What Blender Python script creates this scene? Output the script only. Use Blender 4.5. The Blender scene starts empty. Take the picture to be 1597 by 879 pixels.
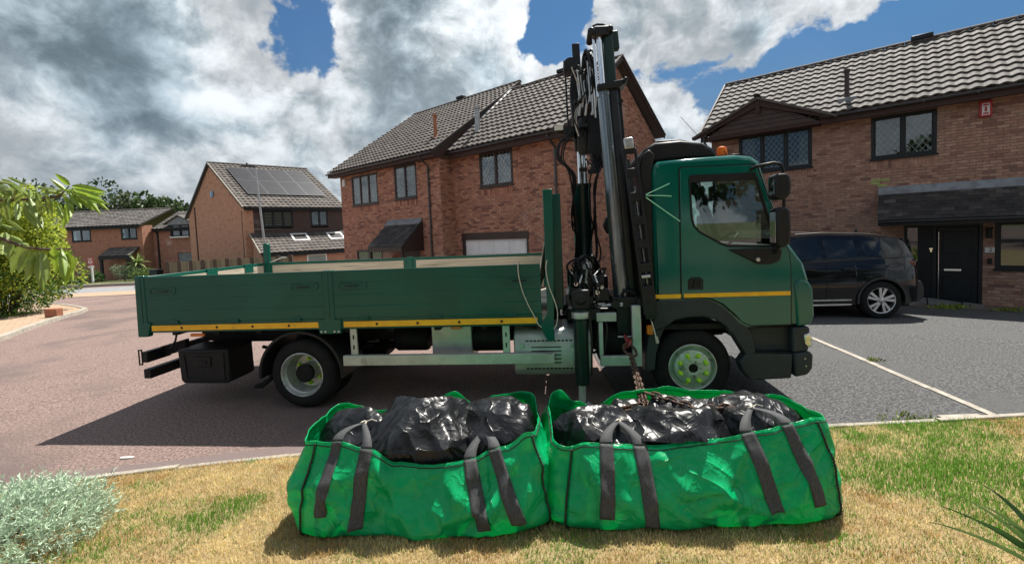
import bpy, bmesh, math, random
import numpy as np
from mathutils import Vector, Matrix, noise

random.seed(7)
rng = np.random.default_rng(11)
SC = bpy.context.scene
COL = SC.collection
R = math.radians

# ------------------------------------------------------------------ camera
F_PX, CX, CY, W_PX, H_PX = 700.0, 798.5, 398.0, 1597.0, 879.0
PITCH, ROLL, CAM_H = math.atan(37.5 / 700.0), math.atan(0.042), 2.03
fw = Vector((0, math.cos(PITCH), -math.sin(PITCH)))
rt0 = Vector((1, 0, 0)); up0 = Vector((0, math.sin(PITCH), math.cos(PITCH)))
rt = rt0 * math.cos(ROLL) - up0 * math.sin(ROLL)
up = up0 * math.cos(ROLL) + rt0 * math.sin(ROLL)
cd = bpy.data.cameras.new('camera')
cam = bpy.data.objects.new('camera', cd); COL.objects.link(cam)
mx = Matrix((rt, up, -fw)).transposed().to_4x4()
mx.translation = Vector((0, 0, CAM_H))
cam.matrix_world = mx
cd.sensor_fit = 'HORIZONTAL'; cd.sensor_width = 36.0
cd.lens = F_PX / W_PX * 36.0
cd.shift_y = -(H_PX / 2 - CY) / W_PX
cd.clip_start = 0.05; cd.clip_end = 5000
SC.camera = cam
CAMP = Vector((0, 0, CAM_H))
def seen(p, margin=30):
    """is a world point inside the photograph's frame (only used to choose which pieces are built singly)"""
    v = Vector(p) - CAMP; z = v.dot(fw)
    if z < .1: return False
    x = CX + F_PX * v.dot(rt) / z; y = CY - F_PX * v.dot(up) / z
    return -margin < x < W_PX + margin and -margin < y < H_PX + margin

# ------------------------------------------------------------------ sky and sun
SUN_EL, SUN_AZ = R(60.0), R(31.0)          # azimuth from +Y towards +X
world = bpy.data.worlds.new('World'); SC.world = world; world.use_nodes = True
wt = world.node_tree; wt.nodes.clear()
class NT:
    def __init__(s, tree): s.t = tree
    def n(s, typ, **kw):
        nd = s.t.nodes.new(typ)
        for k, v in kw.items(): setattr(nd, k, v)
        return nd
    def l(s, a, b): s.t.links.new(a, b)
    def sock(s, v, inp):
        if hasattr(v, 'is_output'): s.l(v, inp)
        else: inp.default_value = v
    def math(s, op, a, b=0.0, clamp=False):
        nd = s.n('ShaderNodeMath', operation=op, use_clamp=clamp)
        s.sock(a, nd.inputs[0]); s.sock(b, nd.inputs[1]); return nd.outputs[0]
    def vec(s, op, a, b=(0, 0, 0)):
        nd = s.n('ShaderNodeVectorMath', operation=op)
        s.sock(a, nd.inputs[0]); s.sock(b, nd.inputs[1]); return nd.outputs[0]
    def noise(s, vec, scale, detail=6, rough=.55, dist=0.0, lac=2.0):
        nd = s.n('ShaderNodeTexNoise'); s.l(vec, nd.inputs['Vector'])
        nd.inputs['Scale'].default_value = scale; nd.inputs['Detail'].default_value = detail
        nd.inputs['Roughness'].default_value = rough; nd.inputs['Distortion'].default_value = dist
        nd.inputs['Lacunarity'].default_value = lac
        return nd
    def smooth(s, x, a, b):
        nd = s.n('ShaderNodeMapRange', interpolation_type='SMOOTHSTEP')
        s.sock(x, nd.inputs[0]); nd.inputs[1].default_value = a; nd.inputs[2].default_value = b
        return nd.outputs[0]
    def mix(s, fac, a, b, blend='MIX'):
        nd = s.n('ShaderNodeMix', data_type='RGBA', blend_type=blend)
        s.sock(fac, nd.inputs[0])
        s.sock(a if hasattr(a, 'is_output') else tuple(a) + ((1,) if len(a) == 3 else ()), nd.inputs[6])
        s.sock(b if hasattr(b, 'is_output') else tuple(b) + ((1,) if len(b) == 3 else ()), nd.inputs[7])
        return nd.outputs[2]
w = NT(wt)
sky = w.n('ShaderNodeTexSky', sky_type='NISHITA'); sky.sun_disc = False
sky.sun_elevation = SUN_EL; sky.sun_rotation = SUN_AZ; sky.air_density = 1.0; sky.dust_density = .6; sky.ozone_density = 2.5
tc = w.n('ShaderNodeTexCoord')
D = tc.outputs['Generated']
sep = w.n('ShaderNodeSeparateXYZ'); w.l(D, sep.inputs[0])
Dn = w.vec('MULTIPLY', D, (1, 1, 1.2))
warp = w.noise(Dn, 3.0, 4)
Pw = w.vec('ADD', Dn, w.vec('MULTIPLY', w.vec('SUBTRACT', warp.outputs['Color'], (.5, .5, .5)), (.16, .16, .16)))
n1 = w.noise(Pw, 3.6, 12, .58).outputs['Fac']
n2 = w.noise(Pw, 9.0, 9, .62).outputs['Fac']
n0 = w.noise(Dn, 1.3, 3, .5).outputs['Fac']
dens = w.math('ADD', w.math('MULTIPLY', w.math('SUBTRACT', n1, .5), 2.3), w.math('MULTIPLY', w.math('SUBTRACT', n2, .5), .55))
dens = w.math('ADD', dens, w.math('MULTIPLY', w.math('SUBTRACT', n0, .5), .9))
# the big masses and gaps of that day's sky: direction, angular size, how much more or less cloud
CLOUDS = [
 ((-.66, .70, .32), .26, .95), ((-.50, .80, .30), .14, .30), ((-.60, .79, .17), .12, .02), ((-.19, .93, .31), .15, .36), ((-.30, .93, .19), .12, .28), ((.01, .95, .30), .09, .34),
 ((-.38, .84, .40), .080, -.80), ((.10, .91, .39), .085, -1.0), ((-.33, .92, .21), .045, -.50), ((.53, .82, .21), .22, -.50), ((.70, .68, .24), .20, -.45),
 ((.45, .82, .35), .065, .62), ((.57, .75, .34), .070, .65), ((.22, .90, .36), .080, .38), ((-.72, .69, .09), .15, -.55), ((-.48, .87, .10), .08, -.25), ((.35, .91, .17), .06, .30)]
Dg = w.vec('ADD', D, w.vec('MULTIPLY', w.vec('SUBTRACT', w.noise(D, 4.0, 5, .6).outputs['Color'], (.5, .5, .5)), (.30, .30, .30)))
for (c, rad, amp) in CLOUDS:
    dv = w.vec('SUBTRACT', Dg, tuple(Vector(c).normalized()))
    dt = w.n('ShaderNodeVectorMath', operation='DOT_PRODUCT'); w.l(dv, dt.inputs[0]); w.l(dv, dt.inputs[1])
    dens = w.math('ADD', dens, w.math('MULTIPLY', w.math('POWER', 2.718, w.math('MULTIPLY', dt.outputs['Value'], -1.0 / (rad * rad))), amp))
dens = w.math('ADD', dens, 0.15)
cover = w.smooth(dens, -0.03, 0.13)
# bright tops and rims, grey bellies: compare the cloud with what lies a little nearer the sun
Pu = w.vec('ADD', Pw, (.022, .028, .060))
nU = w.noise(Pu, 3.6, 12, .58).outputs['Fac']; nU2 = w.noise(w.vec('ADD', Pw, (.012, .014, .034)), 9.0, 9, .62).outputs['Fac']
relief = w.math('ADD', w.math('MULTIPLY', w.math('SUBTRACT', n1, nU), 3.4), w.math('MULTIPLY', w.math('SUBTRACT', n2, nU2), 1.5))
n4 = w.noise(Dn, 2.2, 5, .55).outputs['Fac']
thick = w.smooth(w.math('SUBTRACT', w.math('ADD', dens, w.math('MULTIPLY', w.math('SUBTRACT', n4, .5), 1.2)), w.math('MULTIPLY', relief, .70)), 0.10, 1.45)
body = w.mix(w.smooth(thick, 0.0, .5), (7.5, 7.85, 8.05), (4.35, 5.2, 5.75))
body = w.mix(w.smooth(thick, .35, 1.0), body, (2.0, 2.65, 3.05))
rl = w.math('ADD', w.math('MULTIPLY', w.smooth(relief, -.45, .60), .66), .64)
ccol = w.vec('MULTIPLY', body, w.vec('ADD', (0, 0, 0), rl))
low = w.smooth(sep.outputs[2], 0.40, 0.06)           # grey-blue veil low in the sky
skyb = w.mix(1.0, sky.outputs[0], (.30, .58, .78), 'MULTIPLY')
veil = w.mix(w.smooth(n4, .35, .65), (.95, 1.62, 2.45), (1.6, 2.25, 2.9))
skyc = w.mix(w.math('ADD', w.math('MULTIPLY', low, .62), .22), skyb, veil)
ccol = w.mix(w.math('MULTIPLY', low, .30), ccol, veil)
allc = w.mix(w.math('MULTIPLY', cover, .96), skyc, ccol)
bg = w.n('ShaderNodeBackground'); w.l(allc, bg.inputs[0]); bg.inputs[1].default_value = 0.068
wo = w.n('ShaderNodeOutputWorld'); w.l(bg.outputs[0], wo.inputs[0])
world.cycles.sampling_method = 'MANUAL'; world.cycles.sample_map_resolution = 512

sun = bpy.data.lights.new('sun', 'SUN'); sun.energy = 5.0; sun.angle = R(0.6); sun.color = (1, .955, .88)
so = bpy.data.objects.new('sun', sun); COL.objects.link(so)
sd = Vector((math.cos(SUN_EL) * math.sin(SUN_AZ), math.cos(SUN_EL) * math.cos(SUN_AZ), math.sin(SUN_EL)))
so.rotation_euler = sd.to_track_quat('Z', 'Y').to_euler(); so.location = (6, 10, 20)
SC.view_settings.view_transform = 'Standard'; SC.view_settings.look = 'None'
SC.view_settings.gamma = 1.0; SC.view_settings.exposure = 0.74; SC.view_settings.use_curve_mapping = False
SC.cycles.max_bounces = 8; SC.cycles.diffuse_bounces = 3; SC.cycles.glossy_bounces = 3
SC.cycles.transmission_bounces = 4; SC.cycles.transparent_max_bounces = 10
SC.cycles.caustics_reflective = False; SC.cycles.caustics_refractive = False
SC.cycles.use_denoising = True

# ------------------------------------------------------------------ helpers
MATS = {}
def pr(m): return m.node_tree.nodes['Principled BSDF']
def mat(name, c1, c2=None, scale=3.0, rough=.6, metal=0.0, bump=0.0, bscale=60.0, bdist=.01, rnd=None, rndmode='LINEAR',
        spec=.5, coat=0.0, detail=6, rvar=0.0, stretch=None, trans=0.0, attr=None, contrast=(.35, .65), c3=None, s3=.6, f3=(.55, .7)):
    m = bpy.data.materials.new(name); m.use_nodes = True; t = NT(m.node_tree); b = pr(m)
    geo = t.n('ShaderNodeNewGeometry'); pos = geo.outputs['Position']
    if stretch: pos = t.vec('MULTIPLY', pos, stretch)
    nz = t.noise(pos, scale, detail, .6).outputs['Fac']
    base = tuple(c1) + (1,)
    if attr:
        a = t.n('ShaderNodeAttribute'); a.attribute_name = attr; base = a.outputs['Color']
    if rnd:
        oi = t.n('ShaderNodeObjectInfo')
        fr = t.math('FRACT', t.math('ADD', oi.outputs['Random'], geo.outputs['Random Per Island']))
        cr = t.n('ShaderNodeValToRGB'); t.l(fr, cr.inputs[0]); cr.color_ramp.interpolation = rndmode
        els = cr.color_ramp.elements
        for i, (p_, c_) in enumerate(rnd):
            e = els[i] if i < 2 else els.new(p_)
            e.position = p_; e.color = tuple(c_) + (1,)
        base = cr.outputs[0]
    fac = t.smooth(nz, *contrast)
    if c2 is not None:
        if rnd or attr: col = t.mix(t.math('MULTIPLY', fac, .5), base, tuple(c2))
        else: col = t.mix(fac, tuple(c1), tuple(c2))
    else: col = base
    if c3 is not None:
        n3_ = t.noise(pos, s3, 5, .6).outputs['Fac']
        col = t.mix(t.smooth(n3_, *f3), col, tuple(c3))
    t.sock(col if hasattr(col, 'is_output') else tuple(col), b.inputs['Base Color'])
    b.inputs['Metallic'].default_value = metal
    b.inputs['Specular IOR Level'].default_value = spec
    b.inputs['Coat Weight'].default_value = coat; b.inputs['Coat Roughness'].default_value = .08
    if rvar:
        nr = t.noise(pos, scale * 2.3, 5, .6).outputs['Fac']
        t.l(t.math('ADD', t.math('MULTIPLY', t.math('SUBTRACT', nr, .5), rvar * 2), rough, True), b.inputs['Roughness'])
    else: b.inputs['Roughness'].default_value = rough
    if bump:
        nb = t.noise(pos, bscale, 4, .6).outputs['Fac']
        bp = t.n('ShaderNodeBump'); bp.inputs['Strength'].default_value = bump; bp.inputs['Distance'].default_value = bdist
        t.l(nb, bp.inputs['Height']); t.l(bp.outputs[0], b.inputs['Normal'])
    if trans:   # light passing through leaves and thin woven sheet
        out = [n_ for n_ in m.node_tree.nodes if n_.type == 'OUTPUT_MATERIAL'][0]
        tr = t.n('ShaderNodeBsdfTranslucent'); t.sock(col if hasattr(col, 'is_output') else tuple(col), tr.inputs[0])
        ms = t.n('ShaderNodeMixShader'); ms.inputs[0].default_value = trans
        t.l(b.outputs[0], ms.inputs[1]); t.l(tr.outputs[0], ms.inputs[2]); t.l(ms.outputs[0], out.inputs[0])
    MATS[name] = m
    return m
def glass(name, tint=(.75, .8, .8), refl=.35, rough=.02):
    m = bpy.data.materials.new(name); m.use_nodes = True; t = NT(m.node_tree); m.node_tree.nodes.clear()
    out = t.n('ShaderNodeOutputMaterial'); tr = t.n('ShaderNodeBsdfTransparent'); tr.inputs[0].default_value = tuple(tint) + (1,)
    gl = t.n('ShaderNodeBsdfGlossy'); gl.inputs['Roughness'].default_value = rough; gl.inputs[0].default_value = (.9, .95, 1, 1)
    lw = t.n('ShaderNodeLayerWeight'); lw.inputs[0].default_value = .5
    f_ = t.math('ADD', t.math('MULTIPLY', lw.outputs['Facing'], refl), .07, True)
    ms = t.n('ShaderNodeMixShader'); t.l(f_, ms.inputs[0]); t.l(tr.outputs[0], ms.inputs[1]); t.l(gl.outputs[0], ms.inputs[2])
    t.l(ms.outputs[0], out.inputs[0]); MATS[name] = m; return m
def emis(name, col, s):
    m = bpy.data.materials.new(name); m.use_nodes = True; b = pr(m)
    b.inputs['Base Color'].default_value = tuple(col) + (1,); b.inputs['Emission Color'].default_value = tuple(col) + (1,)
    b.inputs['Emission Strength'].default_value = s; MATS[name] = m; return m

class MB:
    """collects shapes and links them as one mesh object"""
    def __init__(s): s.v = []; s.f = []; s.mi = []; s.m = 0
    def add(s, vs, fs):
        o = len(s.v); s.v += [tuple(p) for p in vs]
        for f in fs: s.f.append([i + o for i in f]); s.mi.append(s.m)
        return s
    def box(s, x0, x1, y0, y1, z0, z1):
        return s.add([(x0, y0, z0), (x1, y0, z0), (x1, y1, z0), (x0, y1, z0), (x0, y0, z1), (x1, y0, z1), (x1, y1, z1), (x0, y1, z1)],
              [(0, 3, 2, 1), (4, 5, 6, 7), (0, 1, 5, 4), (1, 2, 6, 5), (2, 3, 7, 6), (3, 0, 4, 7)])
    def bar(s, p0, p1, w, h, upv=(0, 0, 1)):
        p0 = Vector(p0); p1 = Vector(p1); d = (p1 - p0).normalized(); u = Vector(upv)
        if abs(d.dot(u)) > .97: u = Vector((1, 0, 0))
        a = d.cross(u).normalized(); b = a.cross(d).normalized()
        vs = []
        for p in (p0, p1):
            for sa, sb in ((-1, -1), (1, -1), (1, 1), (-1, 1)): vs.append(p + a * sa * w / 2 + b * sb * h / 2)
        return s.add(vs, [(0, 1, 2, 3), (7, 6, 5, 4), (0, 4, 5, 1), (1, 5, 6, 2), (2, 6, 7, 3), (3, 7, 4, 0)])
    def prism(s, poly, a0, a1, plane='xz'):
        """polygon in a plane pushed along the third axis"""
        n = len(poly)
        def mk(p, a): return {'xz': (p[0], a, p[1]), 'yz': (a, p[0], p[1]), 'xy': (p[0], p[1], a)}[plane]
        vs = [mk(p, a0) for p in poly] + [mk(p, a1) for p in poly]
        fs = [tuple(range(n))[::-1], tuple(range(n, 2 * n))] + [(i, (i + 1) % n, n + (i + 1) % n, n + i) for i in range(n)]
        return s.add(vs, fs)
    def ring(s, outer, inner, a0, a1, plane='xz'):
        """band between two loops of the same length, with depth"""
        n = len(outer)
        def mk(p, a): return {'xz': (p[0], a, p[1]), 'yz': (a, p[0], p[1]), 'xy': (p[0], p[1], a)}[plane]
        vs = [mk(p, a0) for p in outer] + [mk(p, a0) for p in inner] + [mk(p, a1) for p in outer] + [mk(p, a1) for p in inner]
        fs = []
        for i in range(n):
            j = (i + 1) % n
            fs += [(i, j, n + j, n + i), (2 * n + j, 2 * n + i, 3 * n + i, 3 * n + j), (i, 2 * n + i, 2 * n + j, j), (n + j, 3 * n + j, 3 * n + i, n + i)]
        return s.add(vs, fs)
    def tube(s, pts, r, n=8, cap=True):
        pts = [Vector(p) for p in pts]; k = len(pts)
        rs = r if isinstance(r, (list, tuple)) else [r] * k
        vs = []; ref = None
        for i, p in enumerate(pts):
            d = (pts[min(i + 1, k - 1)] - pts[max(i - 1, 0)])
            d = d.normalized() if d.length > 1e-9 else Vector((0, 0, 1))
            if ref is None: ref = Vector((0, 0, 1)) if abs(d.z) < .9 else Vector((1, 0, 0))
            a = d.cross(ref).normalized(); b = a.cross(d).normalized(); ref = b
            for j in range(n):
                t = 2 * math.pi * j / n; vs.append(p + (a * math.cos(t) + b * math.sin(t)) * rs[i])
        fs = [(i * n + j, i * n + (j + 1) % n, (i + 1) * n + (j + 1) % n, (i + 1) * n + j) for i in range(k - 1) for j in range(n)]
        if cap: fs += [tuple(range(n))[::-1], tuple(range((k - 1) * n, k * n))]
        return s.add(vs, fs)
    def lathe(s, prof, o=(0, 0, 0), axis='y', n=32):
        vs = []
        for (r, h) in prof:
            for j in range(n):
                t = 2 * math.pi * j / n; c, q = r * math.cos(t), r * math.sin(t)
                p = {'y': (c, h, q), 'z': (c, q, h), 'x': (h, c, q)}[axis]
                vs.append((p[0] + o[0], p[1] + o[1], p[2] + o[2]))
        k = len(prof)
        fs = [(i * n + j, i * n + (j + 1) % n, (i + 1) * n + (j + 1) % n, (i + 1) * n + j) for i in range(k - 1) for j in range(n)]
        return s.add(vs, fs)
    def grid(s, rows, flip=False):
        n = len(rows[0]); vs = [p for r_ in rows for p in r_]
        fs = []
        for i in range(len(rows) - 1):
            for j in range(n - 1):
                q = (i * n + j, i * n + j + 1, (i + 1) * n + j + 1, (i + 1) * n + j)
                fs.append(q[::-1] if flip else q)
        return s.add(vs, fs)
    def mesh(s, name, mats, smooth=35):
        me = bpy.data.meshes.new(name); me.from_pydata(s.v, [], s.f)
        for m_ in (mats if isinstance(mats, (list, tuple)) else [mats]): me.materials.append(MATS[m_] if isinstance(m_, str) else m_)
        if max(s.mi, default=0): me.polygons.foreach_set('material_index', s.mi)
        if smooth: me.polygons.foreach_set('use_smooth', [True] * len(s.f))
        me.update()
        if smooth and smooth < 180: me.set_sharp_from_angle(angle=R(smooth))
        return me
    def build(s, name, mats, parent=None, smooth=35, bevel=0, seg=2, solid=0, fixn=True):
        me = s.mesh(name, mats, smooth)
        if fixn:
            bm = bmesh.new(); bm.from_mesh(me); bmesh.ops.recalc_face_normals(bm, faces=bm.faces); bm.to_mesh(me); bm.free()
        return link(name, me, parent, bevel, seg, solid)
def link(name, me, parent=None, bevel=0, seg=2, solid=0):
    o = bpy.data.objects.new(name, me); COL.objects.link(o)
    if parent: o.parent = parent
    if solid:
        md = o.modifiers.new('solid', 'SOLIDIFY'); md.thickness = solid; md.offset = 0
    if bevel:
        md = o.modifiers.new('bevel', 'BEVEL'); md.width = bevel; md.segments = seg; md.limit_method = 'ANGLE'; md.angle_limit = R(40)
        md.harden_normals = False
    return o
def tag(o, label=None, cat=None, group=None, kind=None):
    if label: o['label'] = label
    if cat: o['category'] = cat
    if group: o['group'] = group
    if kind: o['kind'] = kind
    return o
def empty(name, loc=(0, 0, 0), rz=0, label=None, cat=None, group=None):
    o = bpy.data.objects.new(name, None); COL.objects.link(o); o.location = loc; o.rotation_euler = (0, 0, rz)
    o.empty_display_size = .2
    return tag(o, label, cat, group)
def npmesh(name, V, Fc, mats, colors=None, smooth=False):
    """big mesh straight from arrays; Fc is (n,3) or (n,4)"""
    me = bpy.data.meshes.new(name); nv, nf, k = len(V), len(Fc), Fc.shape[1]
    me.vertices.add(nv); me.vertices.foreach_set('co', np.ascontiguousarray(V, dtype=np.float32).ravel())
    me.loops.add(nf * k); me.loops.foreach_set('vertex_index', np.ascontiguousarray(Fc, dtype=np.int32).ravel())
    me.polygons.add(nf); me.polygons.foreach_set('loop_start', np.arange(0, nf * k, k, dtype=np.int32))
    if smooth: me.polygons.foreach_set('use_smooth', np.ones(nf, dtype=bool))
    for m_ in (mats if isinstance(mats, (list, tuple)) else [mats]): me.materials.append(MATS[m_])
    me.update(calc_edges=True)
    if colors is not None:
        a = me.color_attributes.new('Col', 'FLOAT_COLOR', 'POINT')
        c4 = np.ones((nv, 4), dtype=np.float32); c4[:, :3] = colors; a.data.foreach_set('color', c4.ravel())
    return me
def sm(a, b, x):
    t = min(1.0, max(0.0, (x - a) / (b - a))); return t * t * (3 - 2 * t)
def smn(a, b, x):
    t = np.clip((x - a) / (b - a), 0, 1); return t * t * (3 - 2 * t)
def G(x, y):
    """height of the ground: level at the lorry, falling away to the left and to the right-hand house"""
    q = .66 * x + .76 * y; p = -.7 * x + .714 * y
    return -.30 * max(0.0, min(1.0, (q - 7) / 8.5)) ** 3 * sm(0, 5, x) - 1.05 * min(1.3, max(0.0, (p - 8) / 48))

# ------------------------------------------------------------------ materials
mat('asphalt_pink', (.116, .076, .065), (.30, .208, .180), 38, .85, bump=.9, bscale=70, bdist=.02, c3=(.14, .100, .090), s3=.45, f3=(.48, .66), detail=9, contrast=(.36, .62))
mat('asphalt_grey', (.036, .036, .038), (.150, .148, .146), 42, .85, bump=.9, bscale=80, bdist=.02, c3=(.085, .084, .082), s3=.7, f3=(.52, .70), detail=9, contrast=(.40, .66))
mat('far_asphalt', (.20, .20, .21), (.27, .27, .275), 4, .85)
mat('concrete', (.40, .36, .30), (.29, .26, .22), 9, .9, bump=.4, bscale=90, c3=(.20, .19, .15), s3=2.2)
mat('slab', (.20, .20, .19), (.14, .14, .135), 7, .9, bump=.3, bscale=60)
mat('soil', (.26, .19, .09), (.36, .27, .14), 14, .95, bump=.8, bscale=60, bdist=.02)
mat('verge', (.07, .10, .03), (.16, .15, .06), 1.2, .95, bump=.5, bscale=20)
mat('grass', (.3, .3, .1), None, attr='Col', rough=.6, trans=.42, spec=.25)
mat('leaf', (.3, .3, .1), None, attr='Col', rough=.5, trans=.35, spec=.35)
mat('leaf_matte', (.3, .3, .1), None, attr='Col', rough=.7, trans=.2, spec=.2)
mat('bark', (.10, .07, .05), (.055, .04, .03), 20, .9, bump=.6, bscale=60)
mat('twig', (.13, .075, .055), (.08, .05, .04), 30, .7)
BR1 = [(0, (.18, .072, .053)), (.12, (.27, .108, .075)), (.24, (.42, .182, .112)), (.60, (.52, .240, .148)), (.85, (.60, .315, .20)), (1, (.47, .202, .125))]
BR2 = [(0, (.20, .095, .073)), (.10, (.30, .145, .11)), (.26, (.39, .212, .148)), (.65, (.45, .26, .182)), (.88, (.52, .322, .232)), (1, (.41, .22, .152))]
mat('brick_centre', (.3, .13, .09), (.24, .125, .095), 9, .88, bump=.5, bscale=70, rnd=BR1, c3=(.52, .33, .24), s3=.9, f3=(.58, .80))
mat('brick_right', (.25, .13, .09), (.20, .125, .10), 9, .88, bump=.5, bscale=70, rnd=BR2, c3=(.34, .235, .18), s3=.9, f3=(.58, .80))
mat('soldier_brick', (.42, .165, .105), (.32, .13, .088), 8, .88, bump=.4, bscale=70)
mat('mortar', (.40, .315, .26), (.33, .26, .21), 12, .95)
mat('mortar_right', (.33, .27, .22), (.27, .215, .18), 12, .95)
mat('moss_brick', (.38, .44, .16), (.30, .36, .12), 9, .9)
TL = [(0, (.060, .052, .046)), (.3, (.085, .076, .068)), (.65, (.118, .106, .096)), (1, (.165, .15, .137))]
mat('tile', (.2, .18, .17), (.13, .12, .11), 16, .8, bump=.5, bscale=50, rnd=TL, c3=(.060, .058, .046), s3=2.6, f3=(.54, .68))
TL2 = [(0, (.058, .048, .042)), (.4, (.085, .072, .062)), (1, (.135, .117, .103))]
mat('tile_dark', (.15, .12, .11), (.10, .085, .075), 16, .8, bump=.5, bscale=50, rnd=TL2)
mat('slate', (.055, .055, .06), (.035, .035, .037), 20, .7, bump=.4, bscale=60, spec=.25, rnd=[(0, (.028, .025, .023)), (.8, (.065, .057, .052)), (1, (.13, .118, .11))])
mat('roof_deck', (.035, .032, .03), (.05, .045, .04), 5, .9)
mat('ridge', (.115, .10, .09), (.08, .07, .063), 10, .85, bump=.4)
mat('lead', (.25, .27, .29), (.17, .18, .19), 5, .55)
mat('brown_wood', (.060, .032, .027), (.042, .024, .020), 5, .55, spec=.25, stretch=(1, 1, 5))
mat('brown_clad', (.062, .033, .026), (.040, .023, .019), 6, .55)
mat('gutter', (.055, .058, .062), (.04, .042, .045), 6, .35)
mat('frame_dark', (.018, .022, .025), None, rough=.4, spec=.25)
mat('frame_brown', (.045, .024, .020), (.032, .018, .016), 6, .45)
mat('white_upvc', (.86, .86, .84), (.78, .78, .76), 3, .4)
mat('curtain', (.58, .56, .52), (.45, .43, .40), 5, .9)
mat('blind', (.55, .56, .57), (.42, .43, .45), 5, .8)
mat('room', (.09, .085, .08), None, rough=.95)
mat('lead_strip', (.52, .53, .52), None, rough=.5, metal=.3)
mat('black_door', (.013, .016, .019), (.010, .012, .015), 5, .42, spec=.25)
mat('chrome', (.75, .76, .77), None, rough=.12, metal=1)
mat('steel', (.55, .56, .56), (.42, .43, .43), 8, .35, metal=.85, rvar=.1)
mat('galv', (.42, .44, .45), (.33, .35, .36), 6, .45, metal=.5)
mat('white_paint', (.78, .78, .76), (.66, .66, .63), 3, .4)
mat('red_plastic', (.42, .03, .035), None, rough=.4)
mat('black_plastic', (.012, .013, .014), (.017, .018, .019), 9, .45, spec=.22)
mat('grey_plastic', (.055, .062, .066), (.045, .05, .053), 6, .48, bump=.15, bscale=300)
mat('solar', (.022, .021, .023), (.030, .028, .030), 2, .35, spec=.3)
mat('solar_frame', (.10, .10, .105), None, rough=.4, metal=.6)
mat('fence_wood', (.20, .17, .11), (.13, .115, .075), 4, .9, stretch=(6, 6, .7), rnd=[(0, (.15, .13, .085)), (.5, (.22, .19, .12)), (1, (.28, .245, .16))])
mat('fence_post', (.09, .065, .045), (.06, .045, .035), 6, .9)
mat('blue_white', (.25, .45, .65), None, rough=.4)
mat('stone_paving', (.42, .30, .20), (.33, .23, .16), 10, .9, bump=.4, bscale=50)
mat('block_pave', (.20, .155, .125), (.14, .11, .095), 8, .9, rnd=[(0, (.13, .10, .085)), (1, (.25, .185, .145))])
mat('terracotta', (.40, .16, .08), (.30, .12, .07), 8, .85)
glass('window_glass', (.62, .68, .66), .30)
glass('cab_glass', (.66, .75, .72), .32)
glass('car_glass', (.12, .15, .17), .6)
glass('clear_lens', (.9, .92, .92), .5)

# ------------------------------------------------------------------ ground
def sheet(name, poly, zoff, m, step=1.0, parent=None, height=G):
    """a sheet that follows the ground, cut to a convex outline"""
    xs = [p[0] for p in poly]; ys = [p[1] for p in poly]
    bm = bmesh.new()
    nx = max(1, int((max(xs) - min(xs)) / step)); ny = max(1, int((max(ys) - min(ys)) / step))
    gv = [[bm.verts.new((min(xs) + (max(xs) - min(xs)) * i / nx, min(ys) + (max(ys) - min(ys)) * j / ny, 0)) for i in range(nx + 1)] for j in range(ny + 1)]
    for j in range(ny):
        for i in range(nx): bm.faces.new((gv[j][i], gv[j][i + 1], gv[j + 1][i + 1], gv[j + 1][i]))
    n = len(poly); area = sum(poly[i][0] * poly[(i + 1) % n][1] - poly[(i + 1) % n][0] * poly[i][1] for i in range(n))
    for i in range(n):
        a, b = Vector(poly[i]), Vector(poly[(i + 1) % n]); d = b - a
        nrm = Vector((d.y, -d.x, 0)) * (1 if area > 0 else -1)
        bmesh.ops.bisect_plane(bm, geom=bm.verts[:] + bm.edges[:] + bm.faces[:], plane_co=(a.x, a.y, 0), plane_no=nrm, clear_outer=True)
    for v in bm.verts: v.co.z = height(v.co.x, v.co.y) + zoff
    me = bpy.data.meshes.new(name); bm.to_mesh(me); bm.free(); me.materials.append(MATS[m])
    me.polygons.foreach_set('use_smooth', [True] * len(me.polygons))
    return link(name, me, parent)
def far_ring():
    mb = MB(); rings = []
    for r_ in (58, 75, 110, 200, 500, 1500):
        rings.append([(r_ * math.sin(a), 15 + r_ * math.cos(a), min(G(r_ * math.sin(a), 15 + r_ * math.cos(a)), 0) - .06) for a in np.linspace(0, 2 * math.pi, 65)])
    mb.grid(rings); return mb.build('ground', 'verge')
tag(far_ring(), kind='structure')
tag(sheet('road', [(-60, -45), (60, -45), (60, 75), (-60, 75)], 0, 'asphalt_pink', 1.0), kind='structure')
tag(sheet('driveway', [(1.15, 4.0), (16, 3.6), (16, 26), (1.75, 26)], .006, 'asphalt_grey', .5), kind='structure')

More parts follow.
